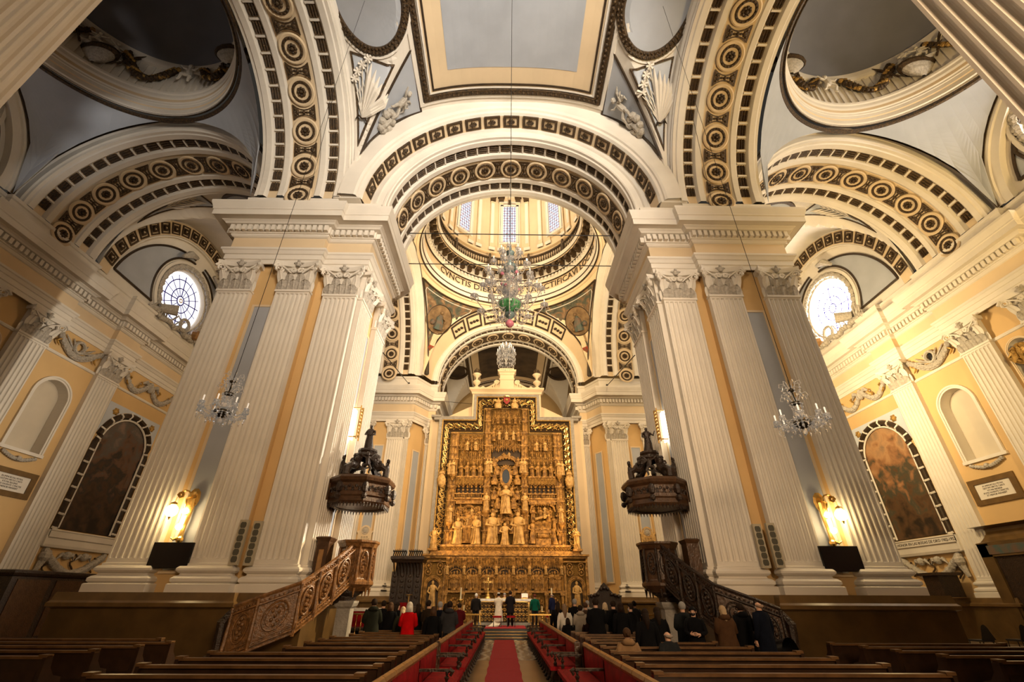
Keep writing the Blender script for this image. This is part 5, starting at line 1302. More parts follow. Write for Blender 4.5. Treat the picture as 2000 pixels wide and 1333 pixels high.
for i in range(7):
    xa, xb = pillx[i]+.14, pillx[i+1]-.14; cx = (xa+xb)/2
    b = MB().mat(GRD); b.box(xa, xb, PY+.2, PY+.27, 2.3, 3.95); b.mat(ALAB).tube([(cx+(xb-xa)/2*cos(pi*k/10), PY+.1, 3.25+.4*sin(pi*k/10)) for k in range(11)], .04, 5)
    b.box(xa, xb, PY+.05, PY+.25, 3.0 if i % 2 else 3.1, 3.18); b.build('relief_niche', ret)
    b = MB(); canopy(b, xa-.02, xb+.02, 3.72, 4.4, PY+.02, 5, .12); b.build('predella_canopy', ret)
    for q in range(4): inst(FIG[(i+q*2) % 6], 'relief_figure', ret, (xa+.14+(xb-xa-.28)*q/3, PY+.12-.05*(q % 2), 2.32+(0 if q % 2 else .1)), (0, 0, random.uniform(-.5, .5)), (1.15, .9, 1.02+.16*(q % 2)))
    b = MB().mat(ALAB)
    for k in range(10): a = 2*pi*k/10; b.ball((cx+.28*cos(a), PY+.2, 1.5+.32*sin(a)), .1, 6)
    b.ball((cx, PY+.15, 1.5), .2, 8, (1, .6, 1)); 
    for s_ in (-1, 1): b.tube([(cx+s_*.1, PY+.18, 1.0), (cx+s_*.38, PY+.15, 1.3), (cx+s_*.36, PY+.15, 1.9)], [.03, .06, .02], 5)
    b.build('base_relief', ret)
for s_ in (-1, 1):
    cx = s_*5.08
    b = MB().mat(GRD); pts = [(cx-.42, 1.0)]+[(cx-.42*cos(pi*k/12), 2.55+.42*sin(pi*k/12)) for k in range(13)]+[(cx+.42, 1.0)]; b.prism(pts, 'y', PY+.2, PY+.26)
    b.mat(ALAB)
    for r_, yy in ((.45, 0), (.53, -.05), (.62, -.02)):
        b.tube([(cx-r_, PY+yy+.1, 1.0)]+[(cx-r_*cos(pi*k/14), PY+yy+.1, 2.55+r_*sin(pi*k/14)) for k in range(15)]+[(cx+r_, PY+yy+.1, 1.0)], .045, 6)
    for sx in (-1, 1): b.box(cx+sx*.78-.08, cx+sx*.78+.08, PY+.02, PY+.3, .75, 3.9)
    for r0, z in ((.2, 3.85), (.2, 3.45)):
        for sx in (-1, 1): b.tube([(cx+sx*.42+r0*cos(2*pi*k/12), PY+.12, z+r0*sin(2*pi*k/12)) for k in range(13)], .04, 5); b.ball((cx+sx*.42, PY+.12, z), .1, 6)
    b.box(cx-.85, cx+.85, PY+.02, PY+.3, 4.1, 4.18); b.build('side_door_niche', ret)
    o = inst(FIGL[0 if s_ > 0 else 2], 'statue', ret, (cx, PY-.02, 1.15), None, (1.5, 1.3, 1.75))
# ============================================================ SANCTUARY PLATFORM, ALTAR
b = MB().mat(mat('dark_green_marble', (.015, .018, .015), .3, col2=(.04, .035, .03), vscale=2))
b2 = MB(); pl = empty('altar_platform', (0, 0, 0), 0, 'dark marble altar steps at the end of the red carpet', 'steps'); 
for k in range(4):
    y0 = 27.0+.42*k; b.box(-11.5 if k == 3 else -.95, 11.5 if k == 3 else 1.32, y0, 35.8, .105*k+.001, .105*(k+1)); 
b.build('steps', pl)
b = MB().mat(BRASS)
for k in range(3): b.box(-.96, 1.33, 26.995+.42*k, 27.02+.42*k, .105*(k+1)-.02, .105*(k+1)+.004)
b.build('step_edging', pl)
tag(MB().mat(CARPET).box(-.93, 1.30, 28.28, 31.4, .421, .435).build('platform_carpet'), 'red carpet on the altar platform under the bridal couple', 'carpet')
cp = MB().mat(CARPET); rows = []
for j in range(60):
    y = 6.5+20.45*j/59; rows.append([(x+.125+.012*sin(j*1.3), y, .012+.006*(random.random()+.0)+(.012 if abs(x) < .4 and j % 9 == 0 else 0)) for x in (-.48, -.46, -.2, 0, .2, .46, .48)])
cp.grid(rows); cp.grid([[ (p[0], p[1], .0) for p in (r[0], )]+[r[0]] for r in rows]); cp.grid([[r[-1]]+[(r[-1][0], r[-1][1], 0)] for r in rows])
tag(cp.build('aisle_carpet'), 'long red carpet runner down the centre aisle to the altar steps', 'carpet')
al = empty('high_altar', (RX, 32.2, .42), 0, 'altar table with gilded openwork front under a white cloth', 'altar')
b = MB().mat(GRD); b.box(-1.5, 1.5, -.35, .45, 0, 1.25); b.mat(STONEG).box(-1.6, 1.6, -.45, .5, 0, .14)
b.build('altar_body', al)
b = MB()
for i in range(13):
    for j in range(4):
        x = -1.38+2.76*i/12; z = .28+.25*j; sg = 1 if (i+j) % 2 else -1
        b.mat(GOLDB if (i*3+j) % 3 else GOLD).tube([(x+sg*(.13-.1*k/9)*cos(k*.75), -.40, z+(.12-.09*k/9)*sin(k*.75)) for k in range(10)], .022, 4); b.ball((x, -.39, z), .035, 5)
for s_ in (-1, 1): b.mat(GOLDB).box(s_*1.48-.05, s_*1.48+.05, -.42, -.35, .14, 1.28)
b.box(-1.5, 1.5, -.42, -.35, 1.2, 1.26); b.build('gilded_front', al)
b = MB().mat(LINEN); rows = []
for j in range(7):
    t = j/6; rows.append([(-1.68+3.36*i/40, -.5+.02*sin(i*1.7)*t if j > 2 else -.5+.0, 1.40-.0*t-(.16*max(0, (j-1)/5))) for i in range(41)])
b.box(-1.68, 1.68, -.5, .5, 1.34, 1.385); b.grid([[(-1.68+3.36*i/40, -.51-.015*sin(i*1.7)*j/3, 1.385-.13*j/3-.01*sin(i*.9)*j/3) for i in range(41)] for j in range(4)]); b.build('altar_cloth', al)
def stand(x, y, z, h, name, label, cat, mat_=BRASS):
    r = empty(name, (x, y, z), 0, label, cat); return r
# crucifix
c = empty('altar_crucifix', (-.92, 32.2, 1.81), 0, 'tall golden crucifix standing on the left end of the altar', 'crucifix')
b = MB().mat(BRASS); b.smooth = True; b.lathe([(.2, 0), (.18, .05), (.1, .12), (.13, .2), (.06, .28), (.08, .36), (.03, .42), (.03, .5)], n=14); b.smooth = False; b.build('foot', c)
b = MB().mat(GOLDB); b.box(-.025, .025, -.02, .02, .45, 1.2); b.box(-.24, .24, -.02, .02, .87, .92)
for x, z in ((-.25, .895), (.25, .895), (0, 1.22)):
    for dx, dz in ((-.04, 0), (.04, 0), (0, .05), (0, -.04)): b.ball((x+dx, 0, z+dz), .04, 6)
for k in range(12): a = 2*pi*k/12; b.tube([(.06*cos(a), 0, .9+.06*sin(a)), (.17*cos(a), 0, .9+.17*sin(a))], [.015, .004], 4)
b.build('cross', c)
b = MB().mat(GOLDB); b.tube([(-.17, -.03, .93), (0, -.05, .86), (.17, -.03, .93)], .02, 5); b.tube([(0, -.05, .88), (0.01, -.06, .72), (0, -.05, .56)], [.045, .04, .015], 6); b.ball((0, -.07, .95), .035, 6); b.build('corpus', c)
def candlestick(x, y, z, hs, hc, label, cs=.045):
    r = empty('candlestick', (x, y, z), 0, label, 'candlestick', 'altar candlesticks'); b = MB().mat(BRASS); b.smooth = True
    b.lathe([(.17, 0), (.16, .04), (.06, .1), (.05, .2), (.09, .26), (.05, .32), (.035, hs*.5), (.08, hs*.55), (.04, hs*.62), (.035, hs*.85), (.15, hs*.93), (.17, hs), (.05, hs)], n=12); b.build('holder', r)
    b = MB().mat(mat('candle_wax', (.80, .70, .45), .5) if 'candle_wax' not in MATS else MATS['candle_wax']); b.lathe([(cs, 0), (cs, hc), (0, hc)], (0, 0, hs), n=10); b.build('candle', r); return r
candlestick(-2.55, 31.5, .42, 1.35, .62, 'tall brass candlestick with thick candle left of the altar'); candlestick(3.0, 31.5, .42, 1.35, .62, 'tall brass candlestick with thick candle right of the altar')
candlestick(-2.25, 30.6, .42, .75, .3, 'short brass candlestick on the floor left of the altar', .03); candlestick(2.35, 30.9, .42, .75, .25, 'short brass candlestick with flame-shaped top right of the altar', .03)
r = empty('missal_stand', (1.38, 32.2, 1.81), 0, 'open white missal on its stand at the right end of the altar', 'book')
b = MB().mat(BRASS); b.box(-.2, .2, -.05, .12, 0, .04); b.tube([(0, .05, .02), (0, .05, .2)], .02, 6); b.build('stand', r)
b = MB().mat(LINEN); b.grid([[(-.2, -.1, .06), (-.02, -.1, .08), (0, -.1, .06), (.02, -.1, .08), (.2, -.1, .06)], [(-.2, .02, .28), (-.02, .02, .3), (0, .02, .28), (.02, .02, .3), (.2, .02, .28)]]); b.mat(MATS['red_shield']).grid([[(-.23, -.09, .04), (.22, -.09, .04)], [(-.23, .05, .28), (.22, .05, .28)]]); b.build('book', r)
# communion rails (brass balusters with marble top)
def rail(x0, x1, y, z, h, label, n, mat_top=None):
    r = empty('communion_rail', ((x0+x1)/2, y, z), 0, label, 'railing', 'altar rails'); hw = (x1-x0)/2
    b = MB().mat(mat_top or BRASS); b.box(-hw, hw, -.11, .11, h-.07, h); b.box(-hw, hw, -.09, .09, 0, .07); b.build('top_rail', r)
    bal = MB().mat(BRASS); bal.smooth = True; bal.lathe([(.035, .05), (.045, .1), (.02, .16), (.018, h*.45), (.04, h*.52), (.018, h*.6), (.02, h-.16), (.04, h-.1), (.03, h-.05)], n=8); me = mk_mesh(bal, 'baluster')
    for k in range(n): inst(me, 'baluster', r, (-hw+.06+(2*hw-.12)*k/(n-1), 0, 0))
    return r
rail(-2.6, -1.05, 27.4, .0, 1.12, 'brass altar rail left of the steps behind the red pews', 9, BRASS); rail(1.42, 3.1, 27.4, .0, 1.12, 'brass altar rail right of the steps behind the red pews', 9, BRASS)
rail(-10.2, -6.0, 27.6, .0, 1.12, 'brass rail in front of the red draped table at far left', 17); rail(3.4, 9.6, 27.6, .0, 1.12, 'ornate brass rail behind the standing guests at right', 25)
# red chairs behind the couple
def red_stool(x, y, label):
    r = empty('kneeling_stool', (x, y, .436), 0, label, 'stool', 'bridal stools'); b = MB().mat(VELVET); b.box(-.24, .24, -.18, .18, .44, .53); b.build('seat', r)
    lg_ = MB().mat(BLACKP); lg_.box(-.018, .018, -.018, .018, 0, .45); me = mk_mesh(lg_, 'leg')
    for sx in (-1, 1):
        for sy in (-1, 1): inst(me, 'leg', r, (sx*.21, sy*.15, 0))
red_stool(-.27, 29.6, 'red cushioned stool with black legs behind the bride'); red_stool(.5, 29.6, 'dark red cushioned stool behind the groom')
red_stool(2.75, 30.3, 'small red stool beside the man in the navy suit')
# canopied choir stall left, carved throne right, red table
st = empty('canopied_choir_stall', (-6.25, 33.0, .42), 0, 'dark carved canopied choir stall left of the altarpiece with pierced cresting', 'choir stall')
b = MB().mat(WOOD); b.prism([(-1.0, 0), (.95, 0), (.9, 3.6), (-.75, 3.6)], 'y', 0, .5); b.build('back', st)
b = MB().mat(WOOD); b.sweep([(0, 3.4), (.05, 3.5), (.12, 3.6), (.12, 3.75), (0, 3.8)], [(-1.0, .5), (-.95, -.5), (1.0, -.5), (1.05, .5)]); b.prism([(-.95, -.5), (1.0, -.5), (1.05, .5), (-1.0, .5)], 'z', 3.45, 3.78)
for k in range(9): b.tube([(-.85+.21*k, -.48, 3.45), (-.85+.21*k, -.2, 3.1), (-.8+.2*k, .0, 2.6)], [.05, .05, .02], 5)
b.build('canopy', st)
b = MB().mat(WOOD)
for k in range(4):
    x = -.78+.5*k; b.box(x-.2, x+.2, -.03, 0, 1.2, 2.9)
    for q in range(5): b.ball((x, -.05, 1.45+.3*q), .1, 6, (1.2, .5, 1))
    b.tube([(x+.25, -.05, .9), (x+.25, -.05, 3.1)], .035, 6)
b.build('carved_panels', st)
b = MB().mat(IRON)
for s0 in (-.95, .1):
    for k in range(7): b.tube([(s0+.13*k, -.4, 3.8), (s0+.13*k+.05, -.4, 4.05), (s0+.13*k-.03, -.4, 4.22-.02*abs(k-3))], [.04, .05, .015], 5); b.ball((s0+.13*k, -.4, 4.08), .06, 5)
b.build('cresting', st)
b = MB().mat(WOODM); b.box(-.9, -.3, -.5, 0, .0, .95); b.box(.3, .9, -.5, 0, 0, .95); b.mat(VELVET).box(-.25, .25, -.45, 0, .55, 1.15); b.build('seats', st)
th = empty('carved_throne', (6.6, 33.2, .42), 0, 'dark carved bench back with a stepped crest right of the altarpiece', 'bench')
b = MB().mat(WOOD); pts = [(-1.05, 0), (1.05, 0), (1.05, 1.45), (1.12, 1.6), (.8, 1.6), (.55, 1.72), (.32, 1.95), (.2, 2.15), (.0, 2.32), (-.2, 2.15), (-.32, 1.95), (-.55, 1.72), (-.8, 1.6), (-1.12, 1.6), (-1.05, 1.45)]
b.prism(pts, 'y', 0, .15)
for k in range(-4, 5): b.ball((.22*k, -.05, 1.75-.05*abs(k)+(.25 if abs(k) < 2 else 0)), .12, 6)
b.build('back', th); b = MB().mat(WOOD); b.box(-1.0, 1.0, -.6, 0, .35, .45); b.box(-1.05, -.95, -.6, 0, 0, .8); b.box(.95, 1.05, -.6, 0, 0, .8); b.build('seat', th)
rt_ = empty('red_draped_table', (-8.6, 30.3, .42), 0, 'long table with red frontal and white cloth at far left of the sanctuary', 'table')
b = MB().mat(VELVET); b.box(-1.5, 1.5, -.4, .4, 0, .85); b.build('frontal', rt_); b = MB().mat(LINEN); b.box(-1.53, 1.53, -.43, .43, .85, .89); b.grid([[(-1.53+3.06*i/30, -.435-.01*sin(i*1.5), .88-.14*j/2) for i in range(31)] for j in range(3)]); b.build('table_cloth', rt_)
mc = empty('table_microphone', (-8.3, 30.2, 1.31), 0, 'black gooseneck microphone on the red draped table', 'microphone')
b = MB().mat(BLACKP); b.lathe([(.07, 0), (.07, .02), (0, .03)], n=10); b.tube([(0, 0, .02), (.02, 0, .2), (-.1, -.05, .33)], .008, 5); b.tube([(-.1, -.05, .33), (-.16, -.08, .37)], .018, 6); b.build('stem', mc)
# stone lectern column pieces left of altar steps : tall gilded post
gp = empty('processional_candle_post', (-5.1, 28.2, .42), 0, 'tall golden candle post among the guests left of the aisle', 'candle post'); b = MB().mat(GOLD); b.tube([(0, 0, 0), (0, 0, 1.5)], .035, 8); b.ball((0, 0, 1.0), .07, 8); b.lathe([(.03, 0), (.2, .04), (.2, .06), (0, .06)], (0, 0, 1.5), n=12); b.build('post', gp)

shift_new(_b5, -.24)   # sanctuary axis against the nave axis

# ============================================================ PULPITS
def octo(r, a0=pi/8, c=(0, 0)): return [(c[0]+r*cos(a0+k*pi/4), c[1]+r*sin(a0+k*pi/4)) for k in range(8)]
def mk_tester(label, lit):
    t = empty('pulpit_canopy', (5.58, 17.6, 0), 0, label, 'pulpit canopy', 'pulpit canopies')
    o = octo(1.0); b = MB()
    pr = [(-.1, 4.72), (.05, 4.70), (.12, 4.8), (.10, 4.95), (.16, 5.0), (.16, 5.12), (.1, 5.15), (.1, 5.42), (.2, 5.5), (.24, 5.6), (.18, 5.7), (-.1, 5.74)]
    b.mat(WOODM).sweep(pr, o, True); b.mat(WOODM).poly([(x*.92, y*.92, 4.74) for x, y in o]); b.mat(WOOD).poly([(x, y, 5.72) for x, y in o]); b.build('sounding_board', t)
    c = MB().mat(WOOD)
    for k in range(8):
        (x0, y0), (x1, y1) = o[k], o[(k+1) % 8]
        for j in range(7):
            f = (j+.5)/7; x, y = (x0+(x1-x0)*f)*1.1, (y0+(y1-y0)*f)*1.1
            c.ball((x, y, 5.05+.1*(j % 2)), .07, 5); c.tube([(x, y, 4.75), (x, y, 4.6)], [.035, .008], 4); c.ball((x*1.02, y*1.02, 5.3-.05*(j % 2)), .06, 5)
        c.ball((x0*1.2, y0*1.2, 5.25), .13, 6, (1, 1, 1.6)); c.ball((x0*1.22, y0*1.22, 4.95), .11, 6)
    c.build('carved_festoons', t)
    c = MB().mat(WOOD)
    for k in range(8):
        x0, y0 = o[k]; u = [(1.0, 5.75, .12), (1.02, 5.98, .13), (.82, 6.12, .12), (.62, 6.1, .11), (.46, 6.25, .11), (.38, 6.5, .1), (.36, 6.62, .08)]
        if k % 2 == 0: c.tube([(x0*a, y0*a, z) for a, z, r in u], [r for a, z, r in u], 6)
        else:
            putto(c, lambda x, y, z, x0=x0, y0=y0: (x0*(.80+z*.3)-y0*x, y0*(.8+z*.3)+x0*x, 6.15+y), .62, 1)
        c.ball((x0*.75, y0*.75, 6.2), .11, 6); c.ball((x0*.5, y0*.5, 6.42), .12, 6)
    c.lathe([(.42, 6.5), (.5, 6.58), (.46, 6.68), (.3, 6.72), (.38, 6.8), (.36, 6.88), (.2, 6.92), (0, 6.93)], n=12)
    for k in range(10): c.ball((.45*cos(k*.63), .45*sin(k*.63), 6.6), .09, 6)
    c.build('openwork_crown', t)
    s = MB().mat(WOOD); s.smooth = True; robed(s, lambda x, y, z: (x, -z, 6.92+y), h=.98, arms=2 if not lit else 1, seed=5); s.build('statue', t)
    bk = MB().mat(WOODM).box(1.0, 1.25, -.55, .35, 4.9, 5.6).build('wall_bracket', t)
    return t
mk_tester('dark carved octagonal pulpit canopy with statue, on the right big pier', False)
t = mk_tester('dark carved octagonal pulpit canopy with statue, on the left big pier', True); t.location.x = -5.58; t.scale = (-1, 1, 1)
def mk_pulpit(label, WA, WB):
    p = empty('pulpit', (.15, 0, 0), 0, label, 'pulpit', 'carved pulpits with stairs'); c0 = (5.2, 17.6)
    o = octo(.58, pi/8, c0); b = MB().mat(WA)
    b.sweep([(-.5, 2.02), (-.1, 2.0), (.0, 2.1), (.10, 2.2), (.10, 2.28), (.02, 2.36), (.0, 2.4), (.0, 3.3), (.06, 3.35), (.1, 3.45), (.14, 3.5), (.14, 3.56), (-.08, 3.58), (-.08, 2.4)], o, True); b.build('basket', p)
    c = MB().mat(WB)
    for k in range(8):
        (x0, y0), (x1, y1) = o[k], o[(k+1) % 8]; cx, cy = (x0+x1)/2, (y0+y1)/2; d = Vector((cx-c0[0], cy-c0[1])).normalized(); u = Vector((-d.y, d.x))
        pts = [(cx+d.x*.02+u.x*.13*cos(a*pi/8), cy+d.y*.02+u.y*.13*cos(a*pi/8), 2.88+.34*sin(a*pi/8)) for a in range(17)]; c.tube(pts, .025, 5)
        for q in range(6): c.ball((cx+d.x*.03+u.x*.05*sin(q*2), cy+d.y*.03+u.y*.05*sin(q*2), 2.62+.1*q), .045, 5)
        c.tube([(x0*1+(x0-c0[0])*.05, y0+(y0-c0[1])*.05, 2.3), (x0+(x0-c0[0])*.08, y0+(y0-c0[1])*.08, 2.45), (x0+(x0-c0[0])*.05, y0+(y0-c0[1])*.05, 3.35)], [.06, .05, .04], 6)
        c.tube([(x0, y0, 2.1), (x0, y0, 1.82)], [.06, .01], 5)
    c.build('carved_panels', p)
    c = MB().mat(WOOD); c.lathe([(.5, 2.05), (.48, 1.95), (.3, 1.85), (.28, 1.72), (.0, 1.7)], (c0[0]+.1, c0[1], 0), n=12); c.tube([(c0[0]+.1, c0[1], 1.85), (c0[0]+.5, c0[1]-.3, 1.8), (6.3, 17.0, 2.2)], [.25, .22, .2], 8); c.build('corbel', p)
    c = MB().mat(STONEG); c.box(5.08, 5.52, 17.35, 17.8, 0, 1.6); c.sweep([(0, 1.5), (.06, 1.56), (.1, 1.66), (.1, 1.72), (-.2, 1.73)], [(5.08, 17.35), (5.52, 17.35), (5.52, 17.8), (5.08, 17.8)], True); c.sweep([(.12, 0), (.12, .12), (0, .2)], [(5.08, 17.35), (5.52, 17.35), (5.52, 17.8), (5.08, 17.8)], True); c.build('stone_column', p)
    # stair balustrade: outer line (x, y, rail z)
    L = [(7.55, 14.72, 1.55), (6.95, 14.8, 1.78), (6.0, 15.2, 2.16), (5.72, 15.75, 2.52), (5.45, 16.35, 2.92), (5.15, 17.02, 3.42)]
    b = MB().mat(WA); hgt = 1.28
    for i in range(len(L)-1):
        (x0, y0, z0), (x1, y1, z1) = L[i], L[i+1]; d = Vector((x1-x0, y1-y0)).normalized(); n = Vector((d.y, -d.x))*1
        if n.dot(Vector((-1, -.3))) < 0: n = -n
        ix, iy = -n.x*.07, -n.y*.07; lo0, lo1 = max(.0, z0-hgt), max(.0, z1-hgt)
        P8 = [(x0, y0, lo0), (x1, y1, lo1), (x1+ix, y1+iy, lo1), (x0+ix, y0+iy, lo0), (x0, y0, z0), (x1, y1, z1), (x1+ix, y1+iy, z1), (x0+ix, y0+iy, z0)]
        b.add(P8, [(0, 3, 2, 1), (4, 5, 6, 7), (0, 1, 5, 4), (1, 2, 6, 5), (2, 3, 7, 6), (3, 0, 4, 7)])
        c = MB().mat(WB); s0 = (z1-z0)
        def Q(f, h, off=.02): return (x0+(x1-x0)*f+n.x*off, y0+(y1-y0)*f+n.y*off, max(.02, z0+s0*f-hgt+h))
        for off, hh, r_ in ((.05, hgt-.16, .035), (.04, .14, .03), (.05, .05, .04), (.03, .24, .02)): c.tube([Q(0, hh, off), Q(1, hh, off)], r_, 5)
        for rr_ in (.30, .22): c.tube([Q(.5+rr_*cos(a*pi/9), .68+rr_*1.15*sin(a*pi/9), .03) for a in range(19)], .028 if rr_ > .25 else .018, 5)
        for q in range(7): c.ball(Q(.5+.09*sin(q*2.1), .45+.075*q, .04), .05, 5)
        for q in range(9): c.ball(Q(.06+.11*q, .16, .04), .03, 4); c.ball(Q(.06+.11*q, hgt-.1, .03), .03, 4)
        for f in (.0,): c.tube([Q(f, -.02, .04), Q(f, .3, .07), Q(f, .9, .03), Q(f, hgt, .05)], [.05, .06, .045, .05], 6)
        c.build('carved_panels', p)
    c = MB().mat(WB); c.tube([(x, y, z+.03) for x, y, z in L], .055, 6); c.build('handrail', p)
    b.build('stair_side', p)
    c = MB().mat(WOOD); c.tube([(7.55, 14.72, 1.5), (7.75, 14.7, 1.2), (7.7, 14.7, .6), (7.9, 14.7, .1)], [.08, .14, .12, .16], 8); volute(c, (7.85, 14.68, .25), .2, (1, 0), .06); c.build('scroll_newel', p)
    st_ = MB().mat(WOOD)
    for k in range(11):
        f = k/10*(len(L)-1.001); i = int(f); g = f-i; x = L[i][0]+(L[i+1][0]-L[i][0])*g; y = L[i][1]+(L[i+1][1]-L[i][1])*g; z = L[i][2]+(L[i+1][2]-L[i][2])*g-1.0
        if z > .15: st_.box(x+.02, x+.5 if y > 15.3 else x+.4, y-.12 if y > 15.3 else y+.05, y+.2 if y > 15.3 else 15.3, z-.06, z)
    st_.build('stair_treads', p)
    return p
mk_pulpit('dark carved wooden pulpit with curved stair around the right big pier', WOODM, WOOD)
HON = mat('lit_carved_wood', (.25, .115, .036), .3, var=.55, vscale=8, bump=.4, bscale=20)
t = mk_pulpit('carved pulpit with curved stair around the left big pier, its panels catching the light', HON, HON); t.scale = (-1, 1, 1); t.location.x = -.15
# brown prie-dieu cabinets on the pier's inner side above the dado
for s_, lb in ((1, 'dark upright wooden locker behind the right pulpit stair'), (-1, 'brown upright wooden locker behind the left pulpit stair')):
    r = empty('wooden_locker', (s_*6.26, 16.85, 1.96), 0, lb, 'cabinet', 'lockers beside the pulpits')
    b = MB().mat(WOODM); b.box(-.2, .2, -.26, .26, 0, 1.55); b.sweep([(0, 1.5), (.03, 1.55), (.06, 1.62), (0, 1.66)], [(-.2, -.26), (.2, -.26), (.2, .26), (-.2, .26)], True); b.poly([(-.2, -.26, 1.63), (.2, -.26, 1.63), (.2, .26, 1.63), (-.2, .26, 1.63)]); b.build('body', r)
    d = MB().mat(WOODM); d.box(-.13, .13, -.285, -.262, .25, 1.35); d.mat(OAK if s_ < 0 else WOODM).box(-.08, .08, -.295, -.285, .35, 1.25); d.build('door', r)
# ============================================================ PIER FITTINGS
LAMPG = mat('lamp_globe', (1, .9, .7), .4, emit=(1.0, .72, .34), es=42)
STRIP = mat('strip_lamp_diffuser', (1, .9, .7), .4, emit=(1.0, .86, .60), es=14)
def sconce(s_, label):
    r = empty('wall_lamp', (s_*10.72, 16.12, 4.1), 0, label, 'wall lamp', 'gilded wall lamps'); r.scale = (s_, 1, 1)
    b = MB().mat(BRASS); b.lathe([(0, 0), (.16, .02), (.2, .06), (.13, .1), (0, .12)], (0, -.0, .0), n=10); b.v = [(x*1.1, -.06-z*.8, y*1.7+.62) for x, y, z in b.v]
    b.tube([(-.02, -.1, .6), (-.06, -.12, .2), (-.03, -.12, -.3), (0.02, -.1, -.62)], [.1, .06, .05, .09], 7); b.tube([(.05, -.1, -.6), (.15, -.2, -.68), (.24, -.22, -.62)], [.07, .04, .02], 6); b.ball((0, -.1, -.66), .12, 8)
    pts = [(0, -.12, .1)]+[(.1+.0*k, -.15-.05*k, .1+.16*k) for k in range(4)]+[(.12+.2*cos(pi-a*pi/6), -.42, .62+.2*sin(pi-a*pi/6)) for a in range(7)]; b.tube(pts, .028, 6)
    volute(b, (.24, -.42, .66), .12, (1, 0), .03); b.tube([(.32, -.45, .6), (.33, -.47, .42)], .015, 5); b.lathe([(.02, .1), (.09, .06), (.12, .0), (.1, -.02)], (.33, -.48, .35), n=10); b.build('bracket', r)
    g = MB().mat(LAMPG); g.smooth = True; g.ball((.33, -.48, .16), .185, 14); g.build('globe', r)
    for (x, z) in ((-.0, .18), (.03, -.3)):
        c = MB().mat(LAMPG); c.smooth = True; c.ball((x, -.3, z), .10, 10); c.build('small_globe', r)
    b = MB().mat(BRASS); b.tube([(.33, -.48, -.02), (.33, -.48, -.12)], [.05, .01], 6); b.build('finial', r)
    tv = empty('flat_screen', (s_*10.72, 15.86, 2.58), 0, ('left' if s_ < 0 else 'right')+' black wall-mounted flat screen under the gilded lamp', 'screen', 'screens on the piers')
    b = MB().mat(BLACKP); b.box(-.63, .63, -.04, .04, 0, .75); b.build('housing', tv); b = MB().mat(mat('screen_glass', (.012, .01, .012), .08)); b.box(-.60, .60, -.046, -.04, .03, .72); b.build('display', tv)
    b = MB().mat(IRON).box(-.12, .12, .04, .26, .3, .5); b.build('mount', tv)
    for k, (dx, lb) in enumerate(((0, 'inner'), (.30, 'outer'))):
        sp = empty('column_speaker', (s_*(8.28+dx*1.05), 15.72 if dx else 15.98, 2.68), -.12*s_, '%s of the two beige perforated column speakers on the %s pier' % (lb, 'left' if s_ < 0 else 'right'), 'speaker', 'column speakers')
        b = MB().mat(GREYP); b.box(-.13, .13, -.08, .08, 0, 1.32); b.build('cabinet', sp)
        for q in range(6):
            z = .12+.2*q; pts = [(-.09, z), (-.06, z-.05), (.06, z-.05), (.09, z), (.09, z+.08), (.06, z+.13), (-.06, z+.13), (-.09, z+.08)]
            MB().mat(mat('speaker_grille', (.10, .09, .06), .8, bump=.6, bscale=90) if 'speaker_grille' not in MATS else MATS['speaker_grille']).prism(pts, 'y', -.088, -.08).build('grille', sp)
    # gilded strip lamp on the nave side
    st_ = empty('gilded_strip_lamp', (s_*6.48, 18.35, 7.6), 0, ('left' if s_ < 0 else 'right')+' gilded openwork strip lamp glowing on the inner side of the pier', 'lamp', 'strip lamps'); st_.scale = (s_, 1, 1)
    b = MB().mat(STRIP).box(.16, .22, -.16, .28, -.0, 1.3); b.build('diffuser', st_)
    b = MB().mat(GOLD)
    for x0 in (-.2, .12): b.box(-.16, -.12, x0-.03, x0+.03, -.08, 1.38)
    for k in range(9): b.tube([(-.14, -.17, .05+.15*k), (-.16, -.03, .12+.15*k), (-.14, .1, .05+.15*k)], .03, 4); b.ball((-.15, -.04, .06+.15*k), .05, 5)
    b.box(-.12, .2, -.2, -.14, 0, .04); b.box(-.12, .2, -.2, -.14, 1.26, 1.3); b.build('openwork_shield', st_)
sconce(1, 'gilded wall lamp with glowing globes above the right screen'); sconce(-1, 'gilded wall lamp with glowing globes above the left screen')
# memorial tablets on the far piers
for s_, lb in ((1, 'pale stone memorial tablet with a crest on the right far pier'), (-1, 'pale stone memorial tablet on the left far pier')):
    r = empty('memorial_tablet', (s_*10.65, 36.58, 4.6), 0, lb, 'plaque', 'memorial tablets')
    b = MB().mat(ALABL if s_ > 0 else CREAM); b.prism([(-.52, 0), (.52, 0), (.52, 1.45), (.62, 1.5), (.62, 1.6), (.4, 1.62)]+[(.38*cos(pi*k/8), 1.62+.38*sin(pi*k/8)) for k in range(9)]+[(-.4, 1.62), (-.62, 1.6), (-.62, 1.5), (-.52, 1.45)], 'y', -.1, .02)
    b.build('slab', r); b = MB().mat(WREATH); b.ball((0, -.1, 1.62), .2, 10, (1, .3, 1)); b.tube([(.25*cos(a*pi/8), -.11, 1.62+.25*sin(a*pi/8)) for a in range(17)], .03, 5); b.build('crest', r)
    me = text_mesh('D O M\nHIC IACET\nEXCMVS DD\nPETRVS\nOBIIT ANNO\nR I P', .17, DARKBR, .003); o = inst(me, 'inscription', r, (0, -.115, .72), (pi/2, 0, 0))
